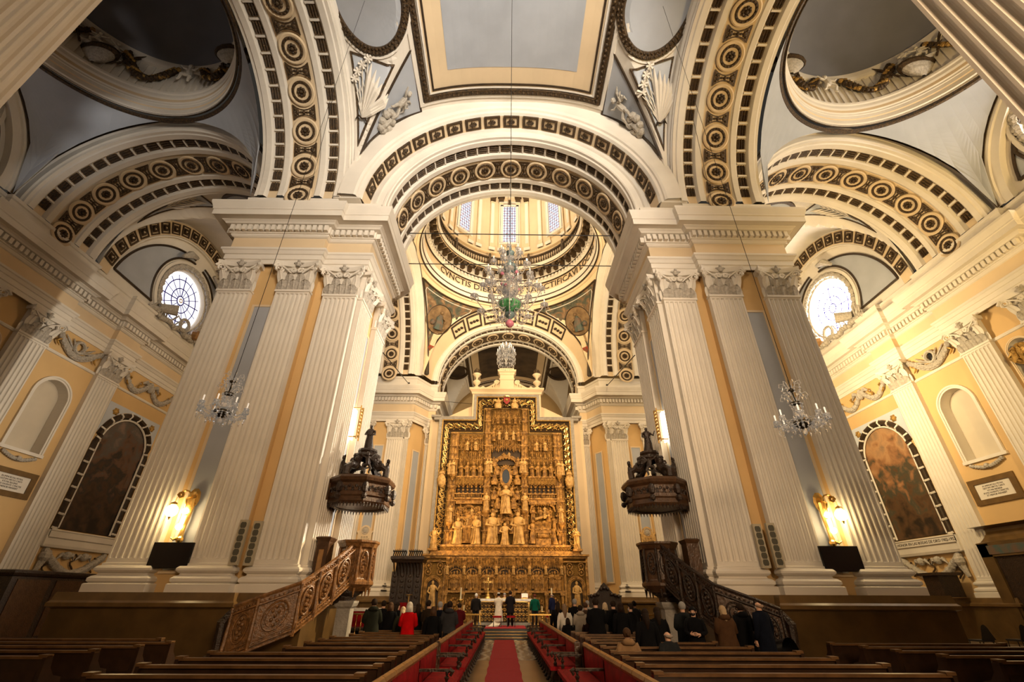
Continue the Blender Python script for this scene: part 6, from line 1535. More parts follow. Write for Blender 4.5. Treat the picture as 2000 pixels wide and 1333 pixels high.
# ============================================================ CHANDELIERS
CRY = mat('cut_crystal', (.90, .86, .80), .05, .0, trans=.75, emit=(1, .95, .85), es=.03); 
GRNG = mat('green_glass', (.10, .38, .16), .12, coat=.6); PINK = mat('pink_glass', (.62, .22, .32), .2); BLUG = mat('blue_grey_glass', (.16, .24, .26), .12)
WAX = mat('white_candle', (.95, .92, .85), .5, emit=(1, .95, .85), es=.35); DKM = mat('tarnished_metal', (.05, .04, .025), .35, .7)
def cable(r, z0, z1, rad=.018, name='cable'):
    b = MB().mat(IRON); b.tube([(0, 0, z0), (0, 0, z1)], rad, 5); b.build(name, r)
def arm_ring(r, z, n, rad, drop, m, cup, candle=True, ph=0, cz=.26):
    """curved glass arms, each a part with cup and candle"""
    b = MB().mat(m); b.smooth = True; pts = [(.08*rad+.92*rad*t, 0, -drop*sin(pi*t)*1.0+drop*.55*t**3) for t in [i/10 for i in range(11)]]; b.tube(pts, [.026]*10+[.03], 5); b.tube([(rad*.3, 0, -drop*.2), (rad*.42, 0, .15*rad), (rad*.55, 0, .05)], .013, 4)
    ex = pts[-1]; b.lathe([(.03, -.03), (.15*cup, .04), (.17*cup, .09), (.12*cup, .05), (.03, .02)], ex, n=10)
    for k in range(6): a = k*pi/3; b.tube([(ex[0]+.15*cup*cos(a), .15*cup*sin(a), ex[2]+.03), (ex[0]+.16*cup*cos(a), .16*cup*sin(a), ex[2]-.12)], [.012, .028], 4)
    b.ball((rad*.65, 0, -drop*1.05-.08), .05, 6); am = mk_mesh(b, 'arm'); cm = None
    if candle:
        c = MB().mat(WAX); c.tube([(ex[0], 0, ex[2]+.04), (ex[0], 0, ex[2]+.04+cz)], .026, 6); c.ball((ex[0], 0, ex[2]+.08+cz), .032, 6, (1, 1, 1.8)); cm = mk_mesh(c, 'candle')
    for k in range(n):
        a = ph+2*pi*k/n; o = inst(am, 'arm', r, (0, 0, z), (0, 0, a))
        if cm: inst(cm, 'candle', o)
def droplets(r, z, rad, n, hang, name='crystal_drops', m=None):
    b = MB().mat(m or CRY)
    b.tube([(rad*cos(2*pi*k/n), rad*sin(2*pi*k/n), z) for k in range(n+1)], .008, 4, False)
    for k in range(n):
        a = 2*pi*k/n; x, y = rad*cos(a), rad*sin(a); b.tube([(x, y, z), (x*.8, y*.8, z-hang*.6), (x, y, z-hang)], .007, 3, False)
        for q in range(3): b.ball((x*(1-.12*q), y*(1-.12*q), z-hang*q/3), .035, 5)
        b.lathe([(.004, 0), (.035, -.05), (.004, -.14)], (x, y, z-hang), n=5)
    b.build(name, r)
def chand_big(x, y, z, s, ztop):
    r = empty('crystal_chandelier', (x, y, z), 0, 'large tiered glass chandelier with a green bowl hanging below the crossing dome', 'chandelier'); r.scale = (s, s, s)
    b = MB(); b.smooth = True
    b.mat(PINK).lathe([(0, -.25), (.12, -.2), (.2, -.1), (.2, .02), (.1, .14), (.05, .2)], n=16); b.mat(BLUG).lathe([(.05, .2), (.2, .34), (.26, .5), (.14, .6), (.06, .64)], n=16)
    b.mat(GRNG).lathe([(.1, .64), (.35, .74), (.52, .92), (.55, 1.08)], n=20); b.mat(CRY).lathe([(.55, 1.08), (.6, 1.14), (.5, 1.16), (.2, 1.12), (.08, 1.2), (.07, 1.5), (.12, 1.6), (.4, 1.75), (.46, 2.0), (.4, 2.25), (.15, 2.4), (.08, 2.5), (.2, 2.62), (.28, 2.8), (.14, 2.95), (.08, 3.05)], n=16)
    b.mat(BLUG).lathe([(.08, 3.05), (.22, 3.12), (.34, 3.3), (.33, 3.45), (.1, 3.55), (.07, 3.8)], n=16); b.mat(CRY).lathe([(.07, 3.8), (.2, 3.9), (.22, 4.0), (.08, 4.1)], n=12); b.mat(BLUG).lathe([(.08, 4.1), (.2, 4.2), (.24, 4.34), (.1, 4.46), (.03, 4.55), (.05, 4.8)], n=12); b.build('stem', r)
    arm_ring(r, .95, 8, 1.75, .55, CRY, 1.2, True, .2); arm_ring(r, 1.2, 6, 1.1, 1.1, CRY, 1.0, True, .5); arm_ring(r, 1.95, 8, 1.35, .4, CRY, 1.1, True, 0); arm_ring(r, 2.75, 6, 1.15, .3, CRY, 1.1, True, .3)
    arm_ring(r, 3.5, 6, .85, .3, CRY, 1.0, True, .1); arm_ring(r, 4.2, 6, .5, .2, CRY, .8, True, .4)
    droplets(r, 2.35, .6, 14, .5); droplets(r, 3.4, .42, 10, .35); droplets(r, .9, .75, 12, .6); droplets(r, 1.5, .95, 14, .5)
    f = MB()
    for k in range(9): a = k*.7; f.mat(PINK).ball((.42*cos(a), .42*sin(a), 1.75+.5*(k % 3)*.9+.2), .1, 6)
    f.build('glass_flowers', r); cable(r, 4.75, (ztop-z)/s, .02)
    return r
chand_big(-.06, 9.9, 8.05, .55, 26.7)
def chand_small(x, y, z, s, ztop, label, tilt=0.):
    r = empty('crystal_chandelier', (x, y, z), 0, label, 'chandelier', 'small crystal chandeliers'); r.scale = (s, s, s)
    b = MB(); b.smooth = True; b.mat(CRY).lathe([(0, -.42), (.05, -.38), (.09, -.3), (.03, -.2)], n=8); b.mat(DKM).lathe([(.03, -.2), (.2, -.1), (.3, .0), (.3, .08), (.1, .12), (.04, .16)], n=14); b.mat(CRY).lathe([(.04, .16), (.12, .25), (.16, .4), (.08, .55), (.05, .68)], n=10)
    b.mat(DKM).lathe([(.05, .68), (.16, .74), (.18, .8), (.05, .84), (.03, 1.2)], n=12); b.lathe([(.03, 1.2), (.11, 1.24), (.12, 1.3), (.03, 1.34), (.02, 1.7)], n=10); b.build('stem', r)
    arm_ring(r, .05, 8, .78, .16, CRY, .62, True, .2, .2)
    for z_, n, R_ in ((.8, 8, .42), (1.28, 7, .34)):
        b = MB().mat(CRY)
        for k in range(n): a = 2*pi*k/n; b.tube([(.08*cos(a), .08*sin(a), z_), (R_*.6*cos(a), R_*.6*sin(a), z_+.28), (R_*cos(a), R_*sin(a), z_+.3), (R_*1.08*cos(a), R_*1.08*sin(a), z_+.16), (R_*.9*cos(a), R_*.9*sin(a), z_+.14)], .017, 4)
        b.build('glass_fronds', r)
    droplets(r, .72, .2, 9, .4); droplets(r, .0, .78, 16, .16); droplets(r, -.02, .35, 12, .22); droplets(r, 1.3, .3, 7, .25); cable(r, 1.7, (ztop-z)/s, .012)
    return r
chand_small(-6.69, 9.9, 5.50, .62, 25.1, 'small crystal chandelier hanging before the left big pier')
chand_small(6.78, 9.9, 5.36, .66, 25.1, 'small crystal chandelier hanging before the right big pier')
r = empty('crystal_chandelier', (-.18, 28.75, 16.35), 0, 'compact bag-shaped crystal chandelier hanging just above the altarpiece crown', 'chandelier')
b = MB(); b.smooth = True; b.mat(CRY).lathe([(0, -.1), (.08, .3), (.15, .7), (.08, 1.2), (.12, 1.6), (.2, 1.7), (.04, 1.9)], n=12); b.build('stem', r)
for q in range(4): droplets(r, .25+.28*q, .55+.12*sin(q), 22, .3)
arm_ring(r, .9, 10, .62, .12, CRY, .6, True); arm_ring(r, 1.3, 8, .38, .1, CRY, .5, True); droplets(r, 1.75, .28, 8, .3); cable(r, 1.8, 30.9, .015)
# iron tie rods
for nm, a, c, lb in (('tie_rod', (-6.95, 20.3, 20.95), (6.95, 20.3, 20.95), 'upper thin iron tie rod across the near nave arch'), ('tie_rod', (-7.4, 22.6, 20.5), (7.4, 22.6, 20.5), 'lower thin iron tie rod behind the near nave arch')):
    b = MB().mat(IRON); b.tube([a, c], .03, 6); tag(b.build(nm), lb, 'tie rod', 'iron tie rods')
for s_ in (-1, 1):
    b = MB().mat(IRON); b.tube([(s_*6.7, 21.0, 13.1), (s_*8.6, 35.55, 17.9)], .03, 5); b.ball((s_*8.6, 35.55, 17.95), .1, 6); tag(b.build('tie_rod'), 'slanting dark iron rod fixed on the %s far cornice' % ('left' if s_ < 0 else 'right'), 'tie rod', 'slanting rods')
    b = MB().mat(IRON); b.tube([(s_*8.9, 13.2, 25.0), (s_*9.5, 14.95, 17.9)], .012, 4); tag(b.build('thin_cable'), 'thin slanting cable down to the cornice of the %s big pier' % ('left' if s_ < 0 else 'right'), 'cable', 'thin cables')
b = MB().mat(IRON); b.tube([(-3.2, 37.3, 16.8), (-6.45, 37.6, 17.2)], .02, 4); tag(b.build('tie_rod'), 'short dark rod left of the altarpiece top', 'tie rod')
# ============================================================ SIDE WALL DECORATION
def painting_mat(name, cols, sc):
    m = bpy.data.materials.new(name); m.use_nodes = True; nt = m.node_tree; bs = nt.nodes['Principled BSDF']; bs.inputs['Roughness'].default_value = .5
    tc = nt.nodes.new('ShaderNodeTexCoord'); n1 = nt.nodes.new('ShaderNodeTexNoise'); n1.inputs['Scale'].default_value = sc; n1.inputs['Detail'].default_value = 7; n1.inputs['Distortion'].default_value = .35
    sp = nt.nodes.new('ShaderNodeSeparateXYZ'); mt = nt.nodes.new('ShaderNodeMath'); mt.operation = 'MULTIPLY_ADD'; mt.inputs[1].default_value = .085; mt.inputs[2].default_value = -.78
    ad = nt.nodes.new('ShaderNodeMath'); ad.operation = 'ADD'; rr = nt.nodes.new('ShaderNodeValToRGB'); cr = rr.color_ramp
    nt.links.new(tc.outputs['Object'], n1.inputs[0]); nt.links.new(tc.outputs['Object'], sp.inputs[0]); nt.links.new(sp.outputs[2], mt.inputs[0]); nt.links.new(mt.outputs[0], ad.inputs[0]); nt.links.new(n1.outputs[0], ad.inputs[1]); nt.links.new(ad.outputs[0], rr.inputs[0])
    cr.elements[0].position = cols[0][0]; cr.elements[0].color = (*cols[0][1], 1); cr.elements[1].position = cols[-1][0]; cr.elements[1].color = (*cols[-1][1], 1)
    for p, c in cols[1:-1]: e = cr.elements.new(p); e.color = (*c, 1)
    nt.links.new(rr.outputs[0], bs.inputs['Base Color']); return m
PR = painting_mat('altar_canvas_warm', [(.12, (.02, .012, .006)), (.30, (.10, .05, .02)), (.40, (.05, .05, .03)), (.52, (.26, .12, .05)), (.66, (.40, .22, .10)), (.85, (.22, .14, .08))], 1.3)
PL = painting_mat('altar_canvas_dark', [(.12, (.012, .008, .005)), (.32, (.06, .03, .015)), (.42, (.02, .02, .018)), (.52, (.12, .06, .035)), (.68, (.09, .08, .07)), (.85, (.20, .13, .10))], 1.4)
def wall_deco(s):
    X = 24.8; sd = 'right' if s > 0 else 'left'
    def root_(name, label, cat, grp=None, kind=None): r = empty(name, (0, 0, 0), 0, label, cat, grp, kind); r.scale = (s, 1, 1); return r
    # big arched canvas with ribbon frame
    r = root_('arched_painting', 'tall dark arched canvas in a ribbon-carved frame on the %s aisle wall' % sd, 'painting', 'arched altar paintings')
    pts = [(26.75, 5.1), (30.65, 5.1), (30.65, 9.9)]+[(28.7+1.95*cos(pi*k/20), 9.95+1.95*sin(pi*k/20)) for k in range(21)]
    MB().mat(PR if s > 0 else PL).prism(pts, 'x', X+.02, X+.06).build('canvas', r)
    f = MB().mat(DARKBR); path = [(26.6, 5.05), (26.6, 9.9), (26.75, 10.3)]+[(28.7-2.15*cos(pi*(k+1.2)/18), 9.95+2.15*sin(pi*(k+1.2)/18)) for k in range(16)]+[(30.65, 10.3), (30.8, 9.9), (30.8, 5.05)]
    f.tube([(X-.05, y, z) for y, z in path], .17, 6); f.mat(WHITE)
    Lp = 0
    for i in range(len(path)-1):
        a, c = Vector(path[i]), Vector(path[i+1]); L = (c-a).length; q = (-Lp) % .72
        while q < L: p = a+(c-a)*q/L; d = (c-a).normalized(); nn = Vector((-d.y, d.x)); f.tube([(X-.1, *(p-nn*.2-d*.05)), (X-.23, *(p)), (X-.1, *(p+nn*.2+d*.05))], .06, 4); q += .72
        Lp += L
    f.tube([(X-.06, 26.85, 5.1), (X-.06, 26.85, 9.9)]+[(X-.06, 28.7-1.88*cos(pi*k/16), 9.95+1.88*sin(pi*k/16)) for k in range(17)]+[(X-.06, 30.55, 5.1)], .06, 5); f.build('ribbon_frame', r)
    w_ = root_('trim_1' if s > 0 else 'trim_2', None, None, None, 'structure')
    b = MB().mat(BLUEL); b.prism([(26.4, 10.45), (26.4, 12.42), (31.0, 12.42), (31.0, 10.45)]+[(28.7+2.3*cos(pi*k/16), 10.0+2.3*sin(pi*k/16)) for k in range(17) if 10.0+2.3*sin(pi*k/16) > 10.45], 'x', X-.03, X+.0)
    b.v = [(x, y, z) for x, y, z in b.v]; b.build('spandrel_panel', w_)
    for y in (27.05, 30.35): b = MB().mat(GOLD); b.ball((X-.06, y, 11.95), .2, 8, (.5, 1, 1)); [b.ball((X-.06, y+.17*cos(a), 11.95+.17*sin(a)), .07, 5) for a in (0, 1.05, 2.1, 3.15, 4.2, 5.25)]; b.build('spandrel_boss', w_)
    # sill shelf with inscription, relief below
    b = MB().mat(WHITE); b.sweep([(0, 4.1), (.25, 4.12), (.3, 4.25), (.3, 4.55), (.38, 4.6), (.38, 4.88), (.42, 4.92), (.42, 4.98), (0, 5.0)], [(X, 31.3), (X, 26.15)]); b.box(X-.38, X, 26.1, 26.2, 4.15, 4.95)
    b.build('sill', w_)
    if s > 0:
        me = text_mesh('ALTAR DE HONOR EN LAS BODAS DE ORO 1902-1952', .215, DARKBR, .004)
        o = bpy.data.objects.new('inscription', me); COL.objects.link(o); adopt(o, w_); o.rotation_euler = (pi/2, 0, -pi/2); o.location = (X-.39, 28.75, 4.74)
    r = root_('snake_garland_relief', 'white plaster garland with cherub heads and twisting ribbons under the %s painting' % sd, 'relief', 'garland reliefs under the paintings')
    b = MB().mat(WREATH)
    for k in range(46):
        t = k/45; y = 26.7+4.0*t; z = 3.95-1.0*sin(pi*t); b.ball((X-.12, y, z), .17+.05*random.random(), 6); b.ball((X-.1, y+.08, z-.14), .12, 5)
    for y in (28.1, 29.3): b.ball((X-.15, y, 3.8), .22, 8); [b.tube([(X-.12, y, 3.75), (X-.15, y+q*.35, 3.95-.1*abs(q)), (X-.12, y+q*.55, 3.6)], [.06, .12, .03], 5) for q in (-1, 1)]
    b.ball((X-.15, 26.75, 3.7), .3, 8); b.tube([(X-.12, 26.75, 3.5), (X-.12, 26.6, 2.9)], [.2, .1], 6); b.build('garland', r)
    for y0, z0 in ((27.1, 3.3), (28.7, 3.6), (30.1, 3.5)): b = MB().mat(BRONZE); b.tube([(X-.1, y0+.16*sin(q*1.1), z0+.32-.11*q) for q in range(8)], .045, 5); b.build('ribbon', r)
    # swag garlands between the capitals
    for y0, y1, kind in ((21.25, 24.45, 'wreath'), (26.2, 31.2, 'bird')):
        r = root_('capital_garland', 'plaster swag between capitals over the %s on the %s wall' % ('round-headed niche' if kind == 'wreath' else 'arched painting', sd), 'garland', 'wall garlands'); b = MB().mat(WREATH); n = 34 if kind == 'wreath' else 46
        for k in range(n+1):
            t = k/n; y = y0+.15+(y1-y0-.3)*t; z = 14.5-.85*abs(sin(pi*t*(1 if kind == 'wreath' else 2)))
            b.ball((X-.12, y, z), .13+.05*(k % 3)/2, 6); b.ball((X-.1, y+.05, z-.12), .09, 5)
        yc = (y0+y1)/2
        if kind == 'wreath':
            b.tube([(X-.14, yc+.3*cos(a*pi/8), 14.2+.32*sin(a*pi/8)) for a in range(17)], .09, 6)
            for q in range(-3, 4):
                if q: b.tube([(X-.08, yc+.3*q/3, 13.95), (X-.12, yc+.36*q, 14.3), (X-.08, yc+.5*q-.0, 14.55)], [.03, .07, .02], 5)
            if s > 0: b.mat(BLACKP).ball((X-.05, yc, 14.2), .26, 8, (.3, .8, 1.1))
        else:
            b.ball((X-.2, yc, 14.2), .2, 8, (1, 1, 1.5)); [b.tube([(X-.15, yc, 14.2), (X-.2, yc+q*.5, 14.5), (X-.12, yc+q*.9, 14.2)], [.08, .15, .03], 5) for q in (-1, 1)]
        b.build('swag', r)
        for yy in ((y0+.35, y1-.35) if kind == 'wreath' else (y0+.6, yc-.9, yc+.9, y1-.6)): b = MB().mat(GOLD); b.tube([(X-.16, yy+.13*sin(q*1.2), 14.35-.1*q) for q in range(7)], [.04, .07, .05, .07, .05, .06, .02], 5); b.build('gilt_ribbon', r)
    # inscription tablet in brown marble frame
    r = root_('inscription_tablet', 'white inscribed tablet in a brown marble frame under the niche on the %s wall' % sd, 'plaque', 'wall tablets')
    b = MB().mat(MARBLE2)
    for (a0, a1, z0, z1) in ((21.9, 24.4, 7.1, 7.35), (21.9, 24.4, 6.1, 6.35), (21.9, 22.2, 6.35, 7.1), (24.1, 24.4, 6.35, 7.1)): b.box(X-.08, X, a0, a1, z0, z1)
    b.build('frame', r); MB().mat(WHITE).box(X-.03, X, 22.2, 24.1, 6.35, 7.1).build('slab', r)
    me = text_mesh('IN IMMORTALI PETRA\nGESTVM VIRTVS CARTI\nVTI PIA REGINA\nPOTIS FAVENTE CVNCTIS\nET MEMOR MANEBIT', .115, DARKBR, .003)
    o = bpy.data.objects.new('inscription', me); COL.objects.link(o); adopt(o, r); o.rotation_euler = (pi/2, 0, -pi/2); o.location = (X-.035, 23.15, 6.73)
    if s < 0: o.scale = (-1, 1, 1)
    # shelf ornament below niche
    b = MB().mat(WREATH)
    for k in range(15): t = k/14; b.ball((X-.08, 22.0+1.7*t, 8.02-.22*sin(pi*t)), .1, 6)
    b.ball((X-.12, 22.85, 7.85), .14, 6); b.build('niche_ornament', w_)
wall_deco(1); wall_deco(-1)
b = MB().mat(GOLD)
for k in range(14): a = k*.9; b.tube([(24.95, 18.65, 11.6+.05*k), (24.6, 18.65+.35*cos(a), 12.0+.25*sin(a)+.04*k), (24.5, 18.65+.5*cos(a), 12.1+.4*sin(a))], [.12, .14, .03], 5)
b.tube([(24.9, 18.65, 10.6), (24.8, 18.6, 11.4), (24.85, 18.65, 12.0)], [.25, .2, .1], 7); tag(b.build('bronze_bust'), 'dark bronze leafy bust in the small niche at the right edge', 'sculpture')
# door portal on the right wall, confessional on the left
r = empty('door_1', (24.5, 22.0, 0), 0, 'dark doorway with marble surround at the lower right edge', 'door', None, 'structure')
b = MB().mat(MARBLE); b.box(-.35, .2, -2.9, -2.3, 0, 4.3); b.box(-.35, .2, 2.3, 2.9, 0, 4.3); b.box(-.35, .2, -2.9, 2.9, 3.7, 4.35); b.mat(MARBLE2).sweep([(0, 4.3), (.2, 4.4), (.35, 4.6), (.45, 4.85), (.45, 5.0), (0, 5.1)], [(.1, 3.0), (-.35, 3.0), (-.35, -3.0), (.1, -3.0)][::-1]); b.mat(MATS['green_paint']).box(-.38, -.3, -2.4, 2.4, 3.8, 4.2)
b.build('surround', r); MB().mat(WOOD).box(-.25, .1, -2.3, 2.3, 0, 3.7).build('leaf', r)
r = empty('confessional', (-23.1, 26.2, 0), 0, 'large dark wooden confessional against the left aisle wall with a small white note', 'confessional')
b = MB().mat(WOOD); b.box(-.9, .9, -3.2, 3.2, 0, 2.75); b.sweep([(0, 2.6), (.08, 2.65), (.14, 2.75), (.14, 2.85), (-.3, 2.9)], [(-.9, -3.2), (.9, -3.2), (.9, 3.2), (-.9, 3.2)], True); b.poly([(-.9, -3.2, 2.86), (.9, -3.2, 2.86), (.9, 3.2, 2.86), (-.9, 3.2, 2.86)]); b.build('cabinet', r)
for k in range(3): b = MB().mat(WOODM); b.box(.9, .94, -2.9+2.05*k, -1.2+2.05*k, .2, 2.5); b.build('door', r)
MB().mat(LINEN).box(.94, .95, 1.6, 1.95, 1.55, 2.0).build('paper_note', r)
b = MB().mat(WOOD); b.box(23.2, 24.3, 26.9, 27.9, 1.96, 3.0); b.box(23.0, 24.4, 26.7, 28.1, 2.98, 3.12); tag(b.build('wooden_box'), 'dark wooden box on the marble dado under the right painting', 'box')

_b7 = set(o.name for o in COL.objects)
# ============================================================ PEWS
def mk_pew(x0, x1, y, label, grp, light=False):
    L = x1-x0; cx = (x0+x1)/2; r = empty('pew', (cx, y, 0), 0, label, 'pew', grp); h = L/2
    b = MB().mat(PEW); b.grid([[(-h+.04, -.01, .38), (h-.04, -.01, .38)], [(-h+.04, -.07, .86), (h-.04, -.07, .86)]]); b.grid([[(h-.04, .02, .38), (-h+.04, .02, .38)], [(h-.04, -.04, .86), (-h+.04, -.04, .86)]])
    n = max(2, int(L/.9))
    for k in range(n): b.box(-h+.1+(L-.2)*k/n+.03, -h+.1+(L-.2)*(k+1)/n-.03, -.05, -.02, .45, .78)
    b.build('backrest', r)
    b = MB().mat(PEWT); b.box(-h, h, -.115, .0, .86, .90); b.box(-h, -h+.14, -.13, .02, .885, .925); b.box(h-.14, h, -.13, .02, .885, .925); b.build('top_rail', r)
    b = MB().mat(PEWT); b.box(-h+.03, h-.03, .0, .36, .42, .455); b.build('seat', r)
    e = MB().mat(PEW); e.prism([(-.12, 0), (.38, 0), (.38, .1), (.33, .2), (.35, .42), (.39, .48), (.36, .56), (.18, .60), (.06, .72), (.02, .88), (-.12, .88), (-.1, .5)], 'x', -.03, .03); me = mk_mesh(e, 'end_panel')
    inst(me, 'end_panel', r, (-h+.03, 0, 0)); inst(me, 'end_panel', r, (h-.03, 0, 0))
    b = MB().mat(PEWT); b.box(-h+.06, h-.06, -.27, -.15, .17, .2); b.box(-h+.1, -h+.16, -.25, -.08, 0, .18); b.box(h-.16, h-.1, -.25, -.08, 0, .18); b.build('kneeler', r)
    return r
ordn = ['first', 'second', 'third', 'fourth', 'fifth', 'sixth', 'seventh', 'eighth', 'ninth', 'tenth', 'eleventh']
for k, y in enumerate((7.6, 8.6, 9.55, 10.5, 11.6, 12.75, 13.65, 14.5, 15.4, 16.4, 17.4)):
    mk_pew(-5.5 if k < 4 else (-4.55 if k < 8 else -4.3), -1.75, y, '%s dark wooden pew from the viewer, left of the red stalls' % ordn[k], 'pews left of the aisle')
for k, y in enumerate((7.85, 8.82, 9.8, 10.8, 11.9, 13.1, 14.0, 14.95, 15.9, 16.9)):
    mk_pew(2.22, (6.5, 6.3, 6.1, 6.05, 5.6, 5.3, 4.4, 4.4, 4.4, 4.4)[k], y, '%s dark wooden pew from the viewer, right of the red stalls' % ordn[k], 'pews right of the aisle')
for k, (y, xr) in enumerate(((9.75, -7.85), (10.75, -7.8), (11.7, -7.6), (12.65, -7.55), (13.6, -8.4))):
    mk_pew(-16.5, xr, y, '%s dark pew from the viewer in the far left block before the left pier' % ordn[k], 'pews in the left outer block')
for k, (y, xl) in enumerate(((8.6, 8.75), (9.4, 8.6), (10.25, 8.35), (11.15, 8.15), (12.05, 8.1), (12.9, 7.9))):
    mk_pew(xl, 13.4 if k < 5 else 12.2, y, '%s dark pew from the viewer in the far right block before the right pier' % ordn[k], 'pews in the right outer block')
# red velvet stalls facing the aisle
def stall(s, y0, y1, x, label):
    r = empty('velvet_stall', (x, y0, 0), 0, label, 'bench', 'red velvet stalls along the aisle'); L = y1-y0; n = max(2, int(round(L/2.3)))
    # local: seat faces +s direction ... toward the aisle (d = sign)
    d = -s
    b = MB().mat(WOODM); b.box(min(0, -d*.05), max(0, -d*.05), 0, L, .12, .84); b.build('back_board', r)
    for k in range(n):
        ya, yb = L*k/n+.04, L*(k+1)/n-.04
        b = MB().mat(VELVET); b.smooth = True; b.grid([[((d*(.02+.05*sin(pi*i/8)*sin(pi*j/6)**.5+.03*(1-j/6)*0)), ya+(yb-ya)*i/8, .46+.37*j/6) for i in range(9)] for j in range(7)]); b.build('back_cushion', r)
        b = MB().mat(VELVET); b.smooth = True; b.grid([[(d*(.03+.60*j/6), ya+(yb-ya)*i/8, .43+.045*sin(pi*i/8)**.4*sin(pi*min(1, (j+.6)/6.6))**.4-(.07 if j == 6 else 0)) for i in range(9)] for j in range(7)]); b.build('seat_cushion', r)
        # outside face velvet
        b = MB().mat(VELVET); b.box(min(-d*.055, -d*.07), max(-d*.055, -d*.07), ya, yb, .2, .82); b.build('outer_panel', r)
    b = MB().mat(OAK); m = int(L/.62)
    for k in range(m): b.tube([(-d*.02, L*k/m+.012, .875), (-d*.02, L*(k+1)/m-.012, .875)], .062, 8)
    b.mat(WOOD); 
    for k in range(m+1): b.tube([(-d*.02, L*k/m-.012, .875), (-d*.02, L*k/m+.012, .875)], .055, 8)
    b.build('top_rail', r)
    b = MB().mat(VELVET); b.box(min(d*.0, d*.64), max(d*.0, d*.64), 0, L, .34, .42); b.build('seat_frame', r)
    a = MB().mat(WOOD); a.smooth = False; a.box(min(d*.02, d*.55), max(d*.02, d*.55), -.045, .045, .66, .70); a.tube([(d*.56, 0, .68), (d*.62, 0, .66), (d*.58, 0, .60)], [.05, .045, .03], 6); a.lathe([(.03, .42), (.045, .48), (.02, .52), (.045, .57), (.02, .6), (.03, .66)], (d*.52, 0, 0), n=8); am = mk_mesh(a, 'armrest')
    g = MB().mat(WOOD); g.tube([(0, 0, .36), (d*.04, 0, .22), (d*.01, 0, .1), (d*.07, 0, .0)], [.05, .04, .03, .04], 6); gm = mk_mesh(g, 'leg')
    for k in range(n+1): inst(am, 'armrest', r, (0, min(L-.05, max(.05, L*k/n)), 0))
    q = int(L/.62)
    for k in range(q+1): inst(gm, 'leg', r, (d*.56, .06+(L-.12)*k/q, 0))
    for k in range(n+1): inst(gm, 'leg', r, (d*.08, .06+(L-.12)*k/n, 0))
    for y in (0, L):
        e = MB().mat(WOODM); e.box(min(-d*.08, d*.05), max(-d*.08, d*.05), y-.05, y+.05, 0, .9); e.build('end_post', r)
    return r
stall(-1, 5.2, 12.35, -1.42, 'nearest red velvet stall row left of the carpet'); stall(-1, 12.75, 25.6, -1.42, 'farther red velvet stall row left of the carpet')
stall(1, 5.2, 12.55, 1.98, 'nearest red velvet stall row right of the carpet'); stall(1, 12.95, 25.6, 1.86, 'farther red velvet stall row right of the carpet')
shift_new(_b7, -.24)
# ============================================================ PEOPLE
def skin_body(pose):
    V = []; E = []; RR = []
    def add(p, r, par=None):
        V.append(p); RR.append(r); i = len(V)-1
        if par is not None: E.append((par, i))
        return i
    sit = pose == 'sit'
    hip = add((0, 0, .95), .13); ab = add((0, .0, 1.12), .11, hip); ch = add((0, -.0, 1.30), .115, ab); nk = add((0, .0, 1.47), .055, ch); hd = add((0, -.01, 1.56), .075, nk); top = add((0, -.01, 1.66), .085, hd)
    nose = add((0, .085, 1.585), .018, hd)
    for s in (-1, 1):
        th = add((s*.10, 0, .90), .09, hip); kn = add((s*.11, .40 if sit else .02, .86 if sit else .50), .06, th); an = add((s*.11, .38 if sit else 0, .45 if sit else .09), .042, kn); ft = add((s*.12, (.5 if sit else .13), .38 if sit else .04), .04, an)
        sh = add((s*.155, 0, 1.37), .045, ch)
        if pose == 'fold': el = add((s*.24, .0, 1.14), .036, sh); wr = add((s*.12, .2, 1.08), .03, el); dr = Vector((-s*.8, .45, .1))
        elif pose == 'pray': el = add((s*.22, .05, 1.15), .036, sh); wr = add((s*.06, .24, 1.25), .03, el); dr = Vector((-s*.2, .5, .6))
        else: el = add((s*.25, -.02, 1.12), .036, sh); wr = add((s*.26, .06, .87), .03, el); dr = Vector((0, .15, -1))
        dr = dr.normalized(); pm = add(tuple(Vector(V[wr])+dr*.06), .028, wr)
        side = Vector((0, 1, 0)).cross(dr); side = side.normalized() if side.length > .1 else Vector((1, 0, 0)); side = Vector((0, 1, 0)) if abs(dr.z) > .8 else side
        for q, ln in enumerate((.075, .085, .08, .065)):
            f1 = add(tuple(Vector(V[pm])+dr*ln*.5+side*(.024*(q-1.5))), .0095, pm); add(tuple(Vector(V[f1])+dr*ln*.5+Vector((-s*.012, 0, 0))), .008, f1)
        t1 = add(tuple(Vector(V[wr])+dr*.03+side*.045), .011, wr); add(tuple(Vector(V[t1])+dr*.04+side*.02), .009, t1)
    me = bpy.data.meshes.new('body'); me.from_pydata(V, E, []); o = bpy.data.objects.new('body', me); COL.objects.link(o)
    m = o.modifiers.new('s', 'SKIN'); m.use_smooth_shade = True; sv = me.skin_vertices[0].data
    for i, r_ in enumerate(RR): sv[i].radius = (r_, r_)
    sv[0].use_root = True; o.modifiers.new('d', 'SUBSURF').levels = 1
    dg = bpy.context.evaluated_depsgraph_get(); me2 = bpy.data.meshes.new_from_object(o.evaluated_get(dg)); bpy.data.objects.remove(o)
    me2.materials.clear(); me2.materials.append(SKIN); me2.name = 'body'; return me2
BODY = {p: skin_body(p) for p in ('down', 'fold', 'pray', 'sit')}
def smat(key, col, rough=.8, **k): return MATS.get(key) or mat(key, col, rough, **k)
